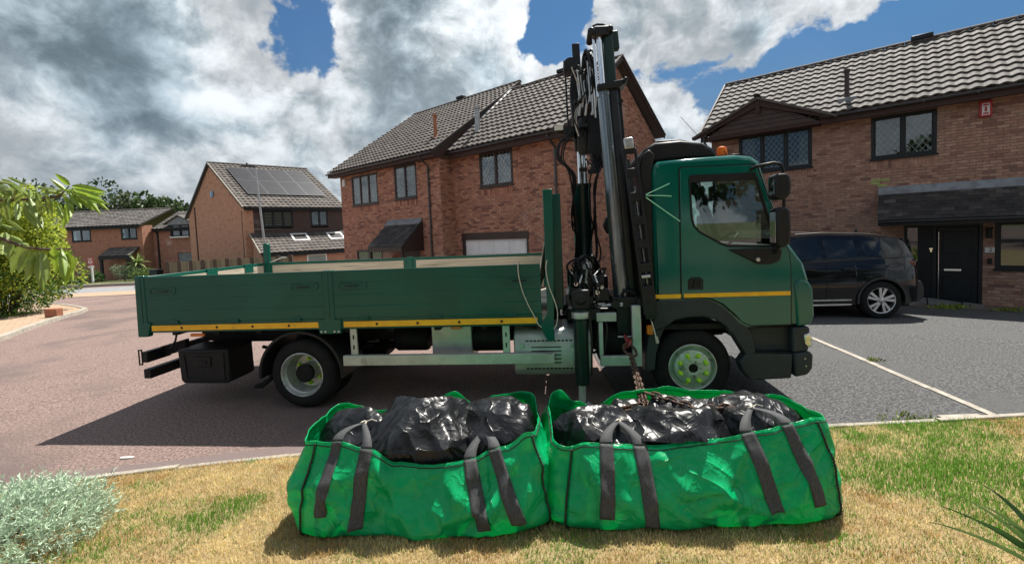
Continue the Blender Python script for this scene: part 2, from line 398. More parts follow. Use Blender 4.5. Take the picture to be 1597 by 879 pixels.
# kerb and lawn in front of the camera
KP = [(-7.5, 2.2), (-6.2, 2.85), (-4.9, 3.42), (-3.74, 3.78), (-2.9, 3.95), (-2.04, 4.08), (-1, 4.13), (.5, 4.17), (2.96, 4.18), (4.69, 4.24), (6.5, 4.30), (9, 4.36)]
def kerb_y(x):
    for (a, b) in zip(KP, KP[1:]):
        if x <= b[0]: return a[1] + (b[1] - a[1]) * (x - a[0]) / (b[0] - a[0])
    return KP[-1][1]
prof = [(-.055, -.05), (-.055, .062), (-.048, .07), (.0, .07), (.007, .062), (.007, -.05)]
kerb = empty('kerb', (0, 4.1, 0)); tag(kerb, kind='structure')
x0k = -7.4
while x0k < 9:          # edging stones laid end to end
    x1k = x0k + random.uniform(.84, .92); dz, dy, tw = random.uniform(-.010, .010), random.uniform(-.006, .006), random.uniform(-.008, .008); mb = MB(); rows = []
    for t_ in np.linspace(0, 1, 6):
        x = x0k + .004 + (x1k - x0k - .008) * t_; y = kerb_y(x); rows.append([(x, y + a_ + dy - 4.1, b_ + dz + tw * (t_ - .5)) for a_, b_ in prof])
    mb.grid(rows); mb.add(rows[0], [tuple(range(6))]); mb.add(rows[-1], [tuple(range(6))]); mb.build('kerb_stone', 'concrete', kerb, smooth=30, bevel=.003); x0k = x1k
mb = MB(); rows = []    # smooth channel of fine tarmac along the stones
for x in np.linspace(-7.3, 1.1, 60): y = kerb_y(x); rows.append([(x, y + .0, .004), (x, y + .30 + .05 * noise.noise((x * .8, 0, 0)), .004)])
mb.grid(rows); mat('asphalt_fine', (.125, .092, .086), (.17, .128, .118), 120, .8, bump=.3, bscale=200, bdist=.004); tag(mb.build('road_channel', 'asphalt_fine', smooth=0), kind='structure')
def lawn_z(x, y):
    d = kerb_y(x) - y
    return .055 + .05 * sm(0, 1.6, d) + .012 * noise.noise((x * 1.3, y * 1.3, 0)) + .006 * noise.noise((x * 5, y * 5, 2))
mb = MB(); rows = []
for x in np.linspace(-7.4, 9, 165):
    ky = kerb_y(x) - .05
    rows.append([(x, -3 + (ky + 3) * t, lawn_z(x, -3 + (ky + 3) * t)) for t in np.linspace(0, 1, 90)])
mb.grid(rows); tag(mb.build('lawn', 'soil', smooth=180), kind='structure')
# flush concrete edging across the tarmac
edg = empty('edging_strip', (5.0, 6.8, 0)); tag(edg, kind='structure')
for k in range(6):
    mb = MB(); rows = []; dz, dx_ = random.uniform(-.004, .004), random.uniform(-.006, .006)
    for t in np.linspace(k / 6 + .0008, (k + 1) / 6 - .0008, 5):
        x = 5.25 + (4.69 - 5.25) * t + dx_; y = 9.4 + (4.25 - 9.4) * t; z = G(x, y) + .018 + dz
        rows.append([(x - .042 - 5.0, y - 6.8, z - .03), (x - .040 - 5.0, y - 6.8, z), (x + .040 - 5.0, y - 6.8, z), (x + .042 - 5.0, y - 6.8, z - .03)])
    mb.grid(rows); mb.build('edging_stone', 'concrete', edg, smooth=30)
mb = MB(); mb.box(4.15, 4.55, 4.26, 4.36, -.02, .035); tag(mb.build('drain_slab', 'concrete', bevel=.006), kind='structure')

# grass blades
def blades(n, xs, ys, hmin, hmax, wd, col, lean=.9):
    zs = np.array([lawn_z(a, b) for a, b in zip(xs, ys)])
    th = rng.uniform(0, 2 * np.pi, n); h = rng.uniform(hmin, hmax, n); ln = rng.uniform(.1, lean, n) * h
    la = rng.uniform(0, 2 * np.pi, n)
    dx, dy = np.cos(th) * wd / 2, np.sin(th) * wd / 2; lx, ly = np.cos(la) * ln, np.sin(la) * ln
    V = np.zeros((n, 5, 3))
    V[:, 0] = np.stack([xs - dx, ys - dy, zs - .004], 1); V[:, 1] = np.stack([xs + dx, ys + dy, zs - .004], 1)
    V[:, 2] = np.stack([xs - dx * .8 + lx * .35, ys - dy * .8 + ly * .35, zs + h * .55], 1)
    V[:, 3] = np.stack([xs + dx * .8 + lx * .35, ys + dy * .8 + ly * .35, zs + h * .55], 1)
    V[:, 4] = np.stack([xs + lx, ys + ly, zs + h], 1)
    b = np.arange(n)[:, None] * 5
    Fc = np.concatenate([b + [0, 1, 3], b + [0, 3, 2], b + [2, 3, 4]], 0)
    return V.reshape(-1, 3), Fc, np.repeat(col, 5, 0)
def greenness(x, y):
    g = .17 + .70 * noise.noise((x * .75 + 3.1, y * 1.1, 0)) + .75 * noise.noise((x * 2.6, y * 3.2, 5)) + .35 * noise.noise((x * 8, y * 8, 9))
    g += .24 * sm(1.8, 4.2, x) - .30 * sm(-.2, -2.0, x) + .25 * sm(.5, .1, kerb_y(x) - y) * sm(1.5, 3, x)
    for (px, py, r_, a) in ((-2.05, 3.25, .25, 1.3), (-2.3, 3.02, .22, 1.2), (-2.45, 4.0, .16, .9), (-1.78, 4.02, .14, .9), (-2.75, 3.05, .35, .5), (-2.75, 2.75, .3, .5), (3.1, 3.0, .45, 1.0), (2.55, 3.25, .3, .7), (4.1, 3.15, .6, .8), (2.0, 3.5, .3, -.5), (2.35, 2.85, .28, -.8)):
        g += a * math.exp(-((x - px) ** 2 + (y - py) ** 2) / r_ ** 2)
    return g
NB = 250000
gx = rng.uniform(-6.2, 7.4, NB * 2); gy = rng.uniform(1.55, 4.3, NB * 2)
ky_ = np.interp(gx, [p[0] for p in KP], [p[1] for p in KP])
ok = (gy < ky_ - .045 + rng.uniform(-.02, .035, NB * 2)) & (np.abs(gx) < gy * 1.25 + 1.7)
gx, gy = gx[ok][:NB], gy[ok][:NB]; NB = len(gx)
gr = np.array([greenness(a, b) for a, b in zip(gx, gy)])
isg = rng.uniform(0, 1, NB) < np.clip((gr - .05) * .95, .04, .93)
patch_ = np.array([noise.noise((a * 1.9 + 7, b * 2.6, 1)) + .6 * noise.noise((a * 6, b * 8, 3)) for a, b in zip(gx, gy)])[:, None]
dry = np.array([.75, .61, .32]) * rng.uniform(.6, 1.25, (NB, 1)) * np.clip(1 + .38 * patch_, .45, 1.3) * np.where(patch_ < -.25, np.array([1.0, .86, .72]), np.array([1, 1, 1])) + rng.uniform(-.02, .02, (NB, 3))
grn = np.array([.15, .33, .045]) * rng.uniform(.6, 1.35, (NB, 1)) + rng.uniform(0, .03, (NB, 1)) * np.array([1, .6, 0])
colr = np.clip(np.where(isg[:, None], grn, dry), .01, 1)
lush = np.clip(gr - .55, 0, 1)
V, Fc, Cc = blades(NB, gx, gy, .014, .038, .0042, colr)
hmul = 1 + np.repeat(np.where(isg, lush * .6, 0), 5)
base = np.repeat(V.reshape(-1, 5, 3)[:, 0, 2], 5)
V[:, 2] = base + (V[:, 2] - base) * hmul
tag(link('grass', npmesh('grass', V, Fc, 'grass', Cc)), 'short dry yellow lawn with scattered green patches', 'grass', kind='stuff')

# far side of the estate road: buff paving by the hedge, a side road and the verge before the far house
def patch(name, outline, top, m, depth=.25):
    mb = MB(); nn = len(outline)
    vs = [(x, y, G(x, y) + top) for x, y in outline] + [(x, y, G(x, y) - depth) for x, y in outline]
    mb.add(vs, [tuple(range(nn))] + [(i, nn + i, nn + (i + 1) % nn, (i + 1) % nn) for i in range(nn)])
    return mb.build(name, m, smooth=0)
mat_p = bpy.data.materials.new('buff_blocks'); mat_p.use_nodes = True; t = NT(mat_p.node_tree)
geo = t.n('ShaderNodeNewGeometry'); bt = t.n('ShaderNodeTexBrick'); t.l(geo.outputs['Position'], bt.inputs['Vector'])
bt.inputs['Scale'].default_value = 2.2; bt.inputs['Color1'].default_value = (.44, .31, .21, 1); bt.inputs['Color2'].default_value = (.36, .25, .17, 1); bt.inputs['Mortar'].default_value = (.22, .16, .11, 1)
t.l(bt.outputs[0], pr(mat_p).inputs['Base Color']); pr(mat_p).inputs['Roughness'].default_value = .9; MATS['buff_blocks'] = mat_p
KL = [(-11.6, 8.6), (-12.3, 9.9), (-13.24, 11.43), (-14.3, 13.1), (-15.1, 14.5), (-15.65, 15.5), (-15.95, 16.3), (-16.5, 17.1), (-17.6, 18.0), (-19.8, 19.5), (-24, 21.8)]
tag(patch('buff_paving', KL + [(-30, 19), (-26, 8)], .10, 'buff_blocks'), kind='structure')
mb = MB(); rows = []
for i, (x, y) in enumerate(KL):
    d = (Vector(KL[min(i + 1, len(KL) - 1)]) - Vector(KL[max(i - 1, 0)])).normalized(); nx, ny = d.y, -d.x
    if nx < 0: nx, ny = -nx, -ny
    z = G(x, y); rows.append([(x - nx * .02, y - ny * .02, z - .1), (x - nx * .02, y - ny * .02, z + .125), (x + nx * .12, y + ny * .12, z + .115), (x + nx * .14, y + ny * .14, z - .1)])
mb.grid(rows); tag(mb.build('kerb', 'concrete', smooth=30), kind='structure')
tag(sheet('side_road', [(-60, 31.2), (-14, 26.0), (-14, 29.5), (-60, 37.4)], .012, 'far_asphalt', 2), kind='structure')
tag(sheet('pavement', [(-60, 28.2), (-20.5, 24.0), (-15, 24.2), (-14, 26.0), (-60, 31.2)], .020, 'stone_paving', 2), kind='structure')
tag(patch('verge', [(-60, 37.0), (-30, 33.8), (-14, 29.3), (-14, 60), (-60, 60)], .14, 'verge'), kind='structure')
mb = MB(); mb.tube([(-60, 37.0, G(-60, 37.0) + .09), (-30, 33.75, G(-30, 33.75) + .09), (-14, 29.25, G(-14, 29.25) + .09)], .11, 6); tag(mb.build('kerb', 'concrete'), kind='structure')

# ------------------------------------------------------------------ house building blocks
def clip_course(u0, u1, holes, z0, z1):
    segs = [(u0, u1)]
    for (a, b, c, d) in holes:
        if z1 > c + .005 and z0 < d - .005:
            ns = []
            for (s0, s1) in segs:
                if b <= s0 or a >= s1: ns.append((s0, s1)); continue
                if a > s0: ns.append((s0, a))
                if b < s1: ns.append((b, s1))
            segs = ns
    return segs
def brick_field(parent, o, ux, uy, L, z0, z1, holes, m, limit=None, single=0, mortar='mortar', backwall=True):
    """stretcher-bond bricks, each with its own body and a recessed joint, on a mortar wall.
    o: start (local x, y); (ux, uy): direction along the wall; outside is the right hand of that direction"""
    nx, ny = uy, -ux
    root = parent.matrix_basis
    jobs = []; rest = MB(); bw, bh, bd, j = .215, .065, .012, .010
    rz = math.atan2(uy, ux)
    k = 0; z = z0
    while z + bh <= z1 + .02:
        lo, hi = (0, L) if limit is None else limit(z + bh)
        if hi - lo > .1:
            u = -((k % 2) * (bw + j) / 2)
            while u < L:
                for (a, b) in clip_course(max(u, lo), min(u + bw, hi), holes, z, z + bh):
                    if b - a > .03: jobs.append((a, b, z))
                u += bw + j
        z += bh + j; k += 1
    full = [q for q in jobs if abs(q[1] - q[0] - bw) < 1e-4]; picks = set()
    if single:
        sc = []
        for q in full:
            P_ = root @ Vector((o[0] + ux * (q[0] + bw / 2), o[1] + uy * (q[0] + bw / 2), q[2]))
            if seen(P_, 0): sc.append(((P_ - CAMP).length, q))
        sc.sort(key=lambda t_: t_[0]); picks = set(q for _, q in sc[:single])
        one = MB(); one.add([(0, 0, 0), (bw, 0, 0), (bw, 0, bh), (0, 0, bh), (.003, -bd, .003), (bw - .003, -bd, .003), (bw - .003, -bd, bh - .003), (.003, -bd, bh - .003)],
                            [(4, 5, 6, 7), (0, 1, 5, 4), (1, 2, 6, 5), (2, 3, 7, 6), (3, 0, 4, 7)])
        bme = one.mesh('brick', m, 0)
    for q in jobs:
        a, b, zz = q
        if q in picks:
            ob = link('brick', bme, parent); ob.location = (o[0] + ux * a, o[1] + uy * a, zz + random.uniform(-.001, .001))
            ob.rotation_euler = (random.uniform(-.012, .012), 0, rz + random.uniform(-.006, .006))
            continue
        pd = bd + random.uniform(-.0025, .0025); e = .003
        def pt(u_, d_, z_): return (o[0] + ux * u_ + nx * d_, o[1] + uy * u_ + ny * d_, z_)
        rest.add([pt(a, 0, zz), pt(b, 0, zz), pt(b, 0, zz + bh), pt(a, 0, zz + bh), pt(a + e, pd, zz + e), pt(b - e, pd, zz + e), pt(b - e, pd, zz + bh - e), pt(a + e, pd, zz + bh - e)],
                 [(4, 5, 6, 7), (0, 1, 5, 4), (1, 2, 6, 5), (2, 3, 7, 6), (3, 0, 4, 7)])
    if rest.v: tag(rest.build('brickwork', m, parent, smooth=0, fixn=False), kind='stuff')
    if backwall: wall_sheet(parent, o, ux, uy, L, z0 - .3, z1, holes, mortar, limit)
def wall_sheet(parent, o, ux, uy, L, z0, z1, holes, m, limit=None, name='wall', d=0.002):
    nx, ny = uy, -ux; mb = MB()
    us = sorted(set([0, L] + [h_[0] for h_ in holes] + [h_[1] for h_ in holes])); zs = sorted(set([z0, z1] + [h_[2] for h_ in holes] + [h_[3] for h_ in holes]))
    us = [u for u in us if -1e-6 <= u <= L + 1e-6]; zs = [z for z in zs if z0 - 1e-6 <= z <= z1 + 1e-6]
    if limit is None:
        def pt(u, z, q): return (o[0] + ux * u - nx * q, o[1] + uy * u - ny * q, z)
        for a, b in zip(us, us[1:]):
            for c, e in zip(zs, zs[1:]):
                if any(h_[0] <= (a + b) / 2 <= h_[1] and h_[2] <= (c + e) / 2 <= h_[3] for h_ in holes): continue
                mb.add([pt(a, c, d), pt(b, c, d), pt(b, e, d), pt(a, e, d)], [(0, 1, 2, 3)])
        for (a, b, c, e) in holes:          # reveals
            a, b, c, e = max(a, 0), min(b, L), max(c, z0), min(e, z1)
            q = [(a, c), (b, c), (b, e), (a, e)]
            for i in range(4):
                p0, p1 = q[i], q[(i + 1) % 4]
                mb.add([pt(p0[0], p0[1], d), pt(p1[0], p1[1], d), pt(p1[0], p1[1], .14), pt(p0[0], p0[1], .14)], [(0, 1, 2, 3)])
    else:
        n_ = 24; rows = []
        for i in range(n_ + 1):
            z = z0 + (z1 - z0) * i / n_; lo, hi = limit(z)
            rows.append([(o[0] + ux * lo - nx * d, o[1] + uy * lo - ny * d, z), (o[0] + ux * hi - nx * d, o[1] + uy * hi - ny * d, z)])
        mb.grid(rows)
    return mb.build(name, m, parent, smooth=0, fixn=False)
def tile_mesh(name, wd=.30, ln=.44, amp=.030, m='tile'):
    """one interlocking wavy roof tile: x across, y up the slope, z out"""
    mb = MB(); nseg = 9; rows = []
    def prof(t): return amp * (.5 + .5 * math.cos(2 * math.pi * (t - .5)))
    for yy, dz in ((0, .055), (ln, .0)):
        rows.append([(wd * (i / nseg) * 1.04, yy, dz + prof(i / nseg)) for i in range(nseg + 1)])
    low = [(wd * (i / nseg) * 1.04, .004, .055 + prof(i / nseg) - .048) for i in range(nseg + 1)]
    mb.grid([low, rows[0], rows[1]])
    return mb.mesh(name, m, 50), mb
def roof_slope(parent, u0, u1, y0, z0, y1, z1, m='tile', single=0, shear=0.0, skip=None, tile_w=.235, gauge=.325, deck=True, name='tile'):
    """wavy tiles course by course on one slope, eave (y0,z0) to ridge (y1,z1)"""
    sl = Vector((0, y1 - y0, z1 - z0)); Ls = sl.length; sl.normalize(); nrm = Vector((1, 0, 0)).cross(sl)
    root = parent.matrix_basis; me, proto = tile_mesh(name, tile_w, gauge + .09, .038, m)
    ncol = int(round((u1 - u0) / tile_w)); tw = (u1 - u0) / ncol; nrow = int(math.ceil(Ls / gauge)); jobs = []
    for r_ in range(nrow):
        for c in range(ncol):
            p = Vector((u0 + c * tw, y0, z0)) + sl * (r_ * gauge) + nrm * .03
            p.x += shear * (p.y - y0)
            if skip and skip(p.x + tw / 2, r_ * gauge + .17): continue
            jobs.append((r_, c, p))
    picks = set()
    if single:
        sc = []
        for q in jobs:
            Pw_ = root @ q[2]
            if seen(Pw_, 5): sc.append(((Pw_ - CAMP).length, (q[0], q[1])))
        sc.sort(); picks = set(k for _, k in sc[:single])
    base = Matrix((Vector((1, 0, 0)), sl, nrm)).transposed().to_4x4(); rest = MB()
    PV = [Vector(v) for v in proto.v]
    for (r_, c, p) in jobs:
        M_ = Matrix.Translation(p + nrm * random.uniform(-.002, .003)) @ base @ Matrix.Rotation(random.uniform(-.010, .010), 4, 'Z')
        if r_ == nrow - 1: M_ = M_ @ Matrix.Diagonal((1, max(.25, (Ls - r_ * gauge) / (gauge + .09)), 1, 1))
        if (r_, c) in picks:
            ob = link(name, me, parent); ob.matrix_local = M_
        else: rest.add([M_ @ v for v in PV], proto.f)
    if rest.v: tag(rest.build('tiles', m, parent, smooth=50, fixn=False), kind='stuff')
    if deck:
        mb = MB(); e = .0
        a = Vector((u0, y0, z0)); b = Vector((u1, y0, z0)); c_ = Vector((u1 + shear * (y1 - y0), y1, z1)); d_ = Vector((u0 + shear * (y1 - y0), y1, z1))
        q = [a, b, c_, d_]; mb.add([v for v in q] + [v - nrm * .06 for v in q], [(0, 1, 2, 3), (7, 6, 5, 4), (0, 4, 5, 1), (1, 5, 6, 2), (2, 6, 7, 3), (3, 7, 4, 0)])
        mb.build('roof_deck', 'roof_deck', parent, smooth=0)
def ridge_tiles(parent, a, b, m='ridge', step=.45, r_=.115):
    a, b = Vector(a), Vector(b); n_ = max(1, int((b - a).length / step)); d = (b - a) / n_
    mb = MB(); k = 8; rows = []
    for x in (0, d.length - .012):
        rr = r_ if x == 0 else r_ * .97
        rows.append([(x, rr * math.cos(math.pi * i / k) * 1.0, rr * math.sin(math.pi * i / k) * .85) for i in range(k + 1)])
    mb.grid(rows); me = mb.mesh('ridge_tile', m, 60)
    for i in range(n_):
        ob = link('ridge_tile', me, parent); ob.location = a + d * i + Vector((0, 0, .0)); ob.rotation_euler = (0, -math.atan2(d.z, math.hypot(d.x, d.y)) + random.uniform(-.01, .01), math.atan2(d.y, d.x))
def gutter(parent, u0, u1, y, z, m='gutter', r_=.055, fasc='brown_wood', fh=.2, shear=0):
    mb = MB(); rows = []
    for u in np.linspace(u0, u1, 14):
        sag = -.006 * math.sin(u * 1.7)
        rows.append([(u, y - r_ - r_ * math.cos(math.pi * i / 8), z + sag - r_ * math.sin(math.pi * i / 8)) for i in range(9)])
    mb.grid(rows); g = mb.build('gutter', m, parent, smooth=60, solid=.006)
    mb = MB(); u = u0 + .25
    while u < u1: mb.box(u, u + .03, y - 2 * r_ - .004, y + .004, z - .062, z + .012); u += .95
    mb.build('gutter_bracket', m, g)
    mb = MB(); mb.box(u0, u1, y + .004, y + .028, z - fh, z + .05); mb.build('fascia', fasc, parent, bevel=.004)
def soffit(parent, u0, u1, y0, y1, z, m='brown_wood'):
    mb = MB(); mb.box(u0, u1, y0, y1, z - .012, z); mb.build('soffit', m, parent)
def window(parent, u0, u1, z0, z1, lights=2, fm='frame_dark', y=.05, lattice=True, curtain=None, fwid=.055, pitch=.14, sill=True, glassm='window_glass'):
    """frame with its panes, leading and curtain; opening seen from -y"""
    mb = MB(); fw_ = fwid
    mb.ring([(u0, z0), (u1, z0), (u1, z1), (u0, z1)], [(u0 + fw_, z0 + fw_), (u1 - fw_, z0 + fw_), (u1 - fw_, z1 - fw_), (u0 + fw_, z1 - fw_)], y - .07, y + .02)
    wl = (u1 - u0 - fw_) / lights; cells = []
    for i in range(lights):
        a = u0 + fw_ / 2 + wl * i; b = a + wl
        if i: mb.box(a - fw_ * .55, a + fw_ * .55, y - .072, y + .018, z0 + fw_, z1 - fw_)
        cells.append((max(a + fw_ * .5, u0 + fw_), min(b - fw_ * .5, u1 - fw_)))
    if sill: mb.box(u0 - .03, u1 + .03, y - .12, y - .02, z0 - .035, z0 + .012)
    wdo = mb.build('window', fm, parent, bevel=.006)
    for (a, b) in cells:
        c, d = z0 + fw_, z1 - fw_
        q = MB(); q.ring([(a, c), (b, c), (b, d), (a, d)], [(a + .028, c + .028), (b - .028, c + .028), (b - .028, d - .028), (a + .028, d - .028)], y - .055, y - .01); q.build('casement', fm, wdo, bevel=.004)
        q = MB(); q.box(a + .02, b - .02, y - .034, y - .022, c + .02, d - .02); q.build('pane', glassm, wdo)
        if lattice:
            q = MB(); W_, H_ = b - a, d - c; pw, ph_ = pitch, pitch * 1.35
            for sgn in (1, -1):
                k0 = -int(H_ / ph_) - 2
                for k in range(k0, int(W_ / pw) + int(H_ / ph_) + 3):
                    x0_ = k * pw; pts = []
                    # line x = x0 + sgn * z * pw/ph
                    zA, zB = 0.0, H_; s_ = sgn * pw / ph_
                    lo, hi = sorted(((0 - x0_) / s_, (W_ - x0_) / s_)); lo, hi = max(lo, 0), min(hi, H_)
                    if hi - lo > .02: q.bar((a + x0_ + s_ * lo, y - .037, c + lo), (a + x0_ + s_ * hi, y - .037, c + hi), .004, .013, (0, 1, 0))
            q.build('lead_lattice', 'lead_strip', wdo, smooth=0)
    if curtain:
        for (a, b) in curtain:
            q = MB(); rows = []
            for i in range(40):
                u = a + (b - a) * i / 39; rows.append([(u, y + .10 + .022 * math.sin(u * 55) + .01 * math.sin(u * 23), z0 - .05), (u, y + .10 + .022 * math.sin(u * 55), z1 + .05)])
            q.grid(rows); q.build('curtain', 'curtain', wdo, smooth=180)
    q = MB(); q.add([(u0 - .1, y + .5, z0 - .1), (u1 + .1, y + .5, z0 - .1), (u1 + .1, y + .5, z1 + .1), (u0 - .1, y + .5, z1 + .1)], [(0, 1, 2, 3)]); q.build('room_backing', 'room', wdo, smooth=0)
    return wdo
def soldier_course(parent, u0, u1, ztop, h=.215, y=0.0, m='brick_centre'):
    mb = MB(); u = u0
    while u < u1 - .05:
        mb.box(u + .006, u + .066, y - .016 - random.uniform(0, .003), y + .004, ztop - h, ztop - .008); u += .075
    return mb.build('brick_sill', m, parent, smooth=0)
def downpipe(parent, u, y, ztop, zbot, m='gutter', swan=.3, side=1, r_=.034):
    mb = MB(); mb.tube([(u - .02 * side, y - swan, ztop), (u - .02 * side, y - swan, ztop - .10), (u - .0 * side, y - swan * .6, ztop - .22), (u, y - .06, ztop - .36), (u, y - .06, ztop - .5), (u, y - .06, zbot)], r_, 10)
    for z in np.arange(zbot + .8, ztop - .5, 1.3): mb.box(u - .05, u + .05, y - .1, y, z, z + .035)
    mb.tube([(u, y - .06, ztop - .58), (u, y - .06, ztop - .46)], r_ + .009, 10)
    return mb.build('downpipe', m, parent)
def flue(parent, u, y, z0, z1, m, r_=.055, cap=True):
    mb = MB(); mb.tube([(u, y, z0), (u, y, z1)], r_, 14); mb.lathe([(r_ * 2.2, z0 + .02), (r_ * 1.25, z0 + .16), (r_ * 1.0, z0 + .2)], (u, y, 0), 'z', 14)
    if cap: mb.lathe([(r_ * 1.15, z1 - .1), (r_ * 1.3, z1 - .08), (r_ * 1.3, z1), (0, z1 + .02)], (u, y, 0), 'z', 14)
    return mb.build('flue_pipe', m, parent)

# ------------------------------------------------------------------ right-hand house (number 2)
rh = empty('house', (6.64, 15.34, 0), R(-41), 'brown brick house with white-flecked wavy roof and black front door, right of the lorry cab', 'house', 'houses of the estate')
UW = 10.4; zb = -.35
RH = [(1.09, 3.06, 3.55, 4.74), (4.42, 5.73, 3.56, 4.70), (5.11, 6.57, -.6, 1.74), (6.78, 8.6, .61, 1.78)]
brick_field(rh, (.25, 0), 1, 0, UW - .25, zb, 4.76, [(a - .25, b - .25, c, d) for a, b, c, d in RH], 'brick_right', single=300, mortar='mortar_right')
wall_sheet(rh, (.25, 5.6), 0, -1, 5.6, zb, 4.8, [], 'mortar_right')
wall_sheet(rh, (UW, 0), 0, 1, 5.6, zb, 4.8, [], 'mortar_right'); wall_sheet(rh, (UW, 5.6), -1, 0, UW - .25, zb, 4.8, [], 'mortar_right')
for x_ in (.25, UW):
    mb = MB(); mb.prism([(0, 4.8), (5.3, 4.8), (2.65, 6.95)], x_ - .01, x_ + .01, 'yz'); mb.build('gable_wall', 'mortar_right', rh, smooth=0)
def skip_r(u, d):       # the little gable roof cuts into the main slope
    return abs(u - 1.75) < 1.55 - d * 1.18 and d < 1.25
roof_slope(rh, 0, UW + .3, -.35, 4.9, 2.65, 7.15, 'tile', 300, skip=skip_r)
mb = MB(); mb.add([(0, 2.65, 7.15), (UW + .3, 2.65, 7.15), (UW + .3, 5.65, 4.9), (0, 5.65, 4.9)], [(0, 1, 2, 3)]); mb.build('rear_roof', 'tile_dark', rh, smooth=0)
ridge_tiles(rh, (0, 2.65, 7.19), (UW + .3, 2.65, 7.19))
mb = MB(); mb.box(5.25, 5.75, 2.5, 2.8, 7.22, 7.36); mb.build('ridge_vent', 'frame_dark', rh, bevel=.03)
gutter(rh, 3.3, UW + .2, -.38, 4.88); gutter(rh, .02, .25, -.38, 4.88)
soffit(rh, 0, UW, -.37, .0, 4.735)
mb = MB(); mb.bar((.0, -.36, 4.92), (.0, 2.65, 7.18), .05, .17); mb.build('barge_board', 'brown_wood', rh)
for (a, b, c, d), li, cu in ((RH[0], 3, [(1.12, 1.5), (2.72, 3.02)]), (RH[1], 2, None), (RH[3], 2, None)):
    wd_ = window(rh, a, b, c, d, li, 'frame_dark', lattice=d > 2, curtain=cu, fwid=.07)
    if d > 2: soldier_course(rh, a - .02, b + .04, c - .04, m='brick_right')
    if li == 2 and d > 2:
        q = MB(); q.box(5.30, 5.48, .03, .045, 3.85, 4.02); q.build('notice', 'white_paint', wd_)
# clad gablet over the three-light window
mb = MB()
for k in range(6):
    z0_ = 4.80 + k * .135; hw0 = 1.50 - (z0_ - 4.80) * 1.72; hw1 = max(.02, 1.50 - (z0_ + .128 - 4.80) * 1.72)
    if hw0 < .1: break
    q = MB(); q.prism([(1.75 - hw0, z0_), (1.75 + hw0, z0_), (1.75 + hw1, z0_ + .128), (1.75 - hw1, z0_ + .128)], -.40 - .0, -.43, 'xz'); q.build('cladding_board', 'brown_clad', rh, bevel=.006)
for s_ in (-1, 1):
    q = MB(); a = Vector((1.75 + s_ * 1.78, -.50, 4.80)); b = Vector((1.75, -.50, 5.66))
    q.prism([(a.x, a.z), (a.x, a.z + .17), (b.x, b.z + .03), (b.x, b.z - .17)], -.52, -.47, 'xz'); q.build('barge_board', 'brown_wood', rh, bevel=.006)
    q = MB(); e0 = Vector((1.75 + s_ * 1.95, -.58, 4.86)); e1 = Vector((1.75, -.58, 5.76)); f1_ = Vector((1.75, .90, 5.76)); f0 = Vector((1.75 + s_ * 1.95, -.32, 4.86))
    dn = Vector((0, 0, -.07)); vs = [e0, e1, f1_, f0]; q.add(vs + [v + dn for v in vs], [(0, 1, 2, 3), (7, 6, 5, 4), (0, 4, 5, 1), (1, 5, 6, 2), (2, 6, 7, 3), (3, 7, 4, 0)]); q.build('gablet_roof', 'ridge', rh, smooth=0)
q = MB(); q.box(1.69, 1.81, -.535, -.50, 5.28, 5.66); q.build('king_post', 'brown_wood', rh, bevel=.005)
q = MB(); q.box(.2, 3.3, -.42, -.36, 4.70, 4.80); q.build('tie_beam', 'brown_wood', rh, bevel=.006)
q = MB(); q.box(.22, 3.28, -.40, .0, 4.690, 4.704); q.build('gablet_soffit', 'brown_wood', rh)
ridge_tiles(rh, (1.75, -.60, 5.77), (1.75, .95, 5.77), step=.5, r_=.09)
flue(rh, 3.87, .23, 5.30, 6.20, 'terracotta' if False else 'frame_brown', .06)
q = MB(); q.box(3.68, 4.1, .05, .42, 5.22, 5.40); q.build('flue_flashing', 'lead', rh, bevel=.03)
# slate canopy over door and window
cu0, cu1 = 4.6, 10.2
def shingles(parent, u0, u1, ya, za, yb, zb_, rows_, wd, m='slate', single=True):
    """plain slates from the eave (ya,za) up to (yb,zb_), each a piece of its own"""
    sl = Vector((0, yb - ya, zb_ - za)); Ls = sl.length; sl.normalize(); nrm = Vector((1, 0, 0)).cross(sl); g = Ls / rows_
    q = MB(); q.box(.004, wd - .004, 0, g * 1.5, 0, .012); me = q.mesh('slate', m, 0)
    base = Matrix((Vector((1, 0, 0)), sl, nrm)).transposed().to_4x4(); rest = MB()
    for r_ in range(rows_):
        u = u0 - (r_ % 2) * wd / 2
        while u < u1 - .02:
            M_ = Matrix.Translation(Vector((max(u, u0), ya, za)) + sl * (g * r_) + nrm * (.02 + random.uniform(0, .006))) @ base @ Matrix.Rotation(-.035, 4, 'X')
            if u < u0 or u + wd > u1: M_ = M_ @ Matrix.Diagonal((min(1, (u + wd - max(u, u0)) / wd, (u1 - max(u, u0)) / wd), 1, 1, 1))
            ob = link('slate', me, parent); ob.matrix_local = M_
            u += wd
cano = MB(); cano.prism([(-.92, 1.84), (-.92, 1.90), (0, 2.68), (0, 2.55)], cu0, cu1, 'yz'); canopy = cano.build('canopy', 'roof_deck', rh)
shingles(canopy, cu0 - .02, 8.2, -.94, 1.89, 0, 2.68, 9, .24)
q = MB(); q.box(8.2, cu1, -.95, .0, 1.80, 1.86); q.build('canopy_board', 'brown_wood', canopy)
q = MB(); q.prism([(-.16, 2.575), (.0, 2.70), (.0, 2.80), (-.03, 2.80), (-.06, 2.72), (-.17, 2.60)], cu0 - .02, cu1, 'yz'); q.build('lead_flashing', 'lead', canopy)
q = MB(); rows = [[(u, -.97 - .045 - .045 * math.cos(math.pi * i / 8), 1.885 - .045 * math.sin(math.pi * i / 8)) for i in range(9)] for u in np.linspace(cu0, cu1, 6)]
q.grid(rows); q.build('canopy_gutter', 'gutter', canopy, smooth=60, solid=.006)
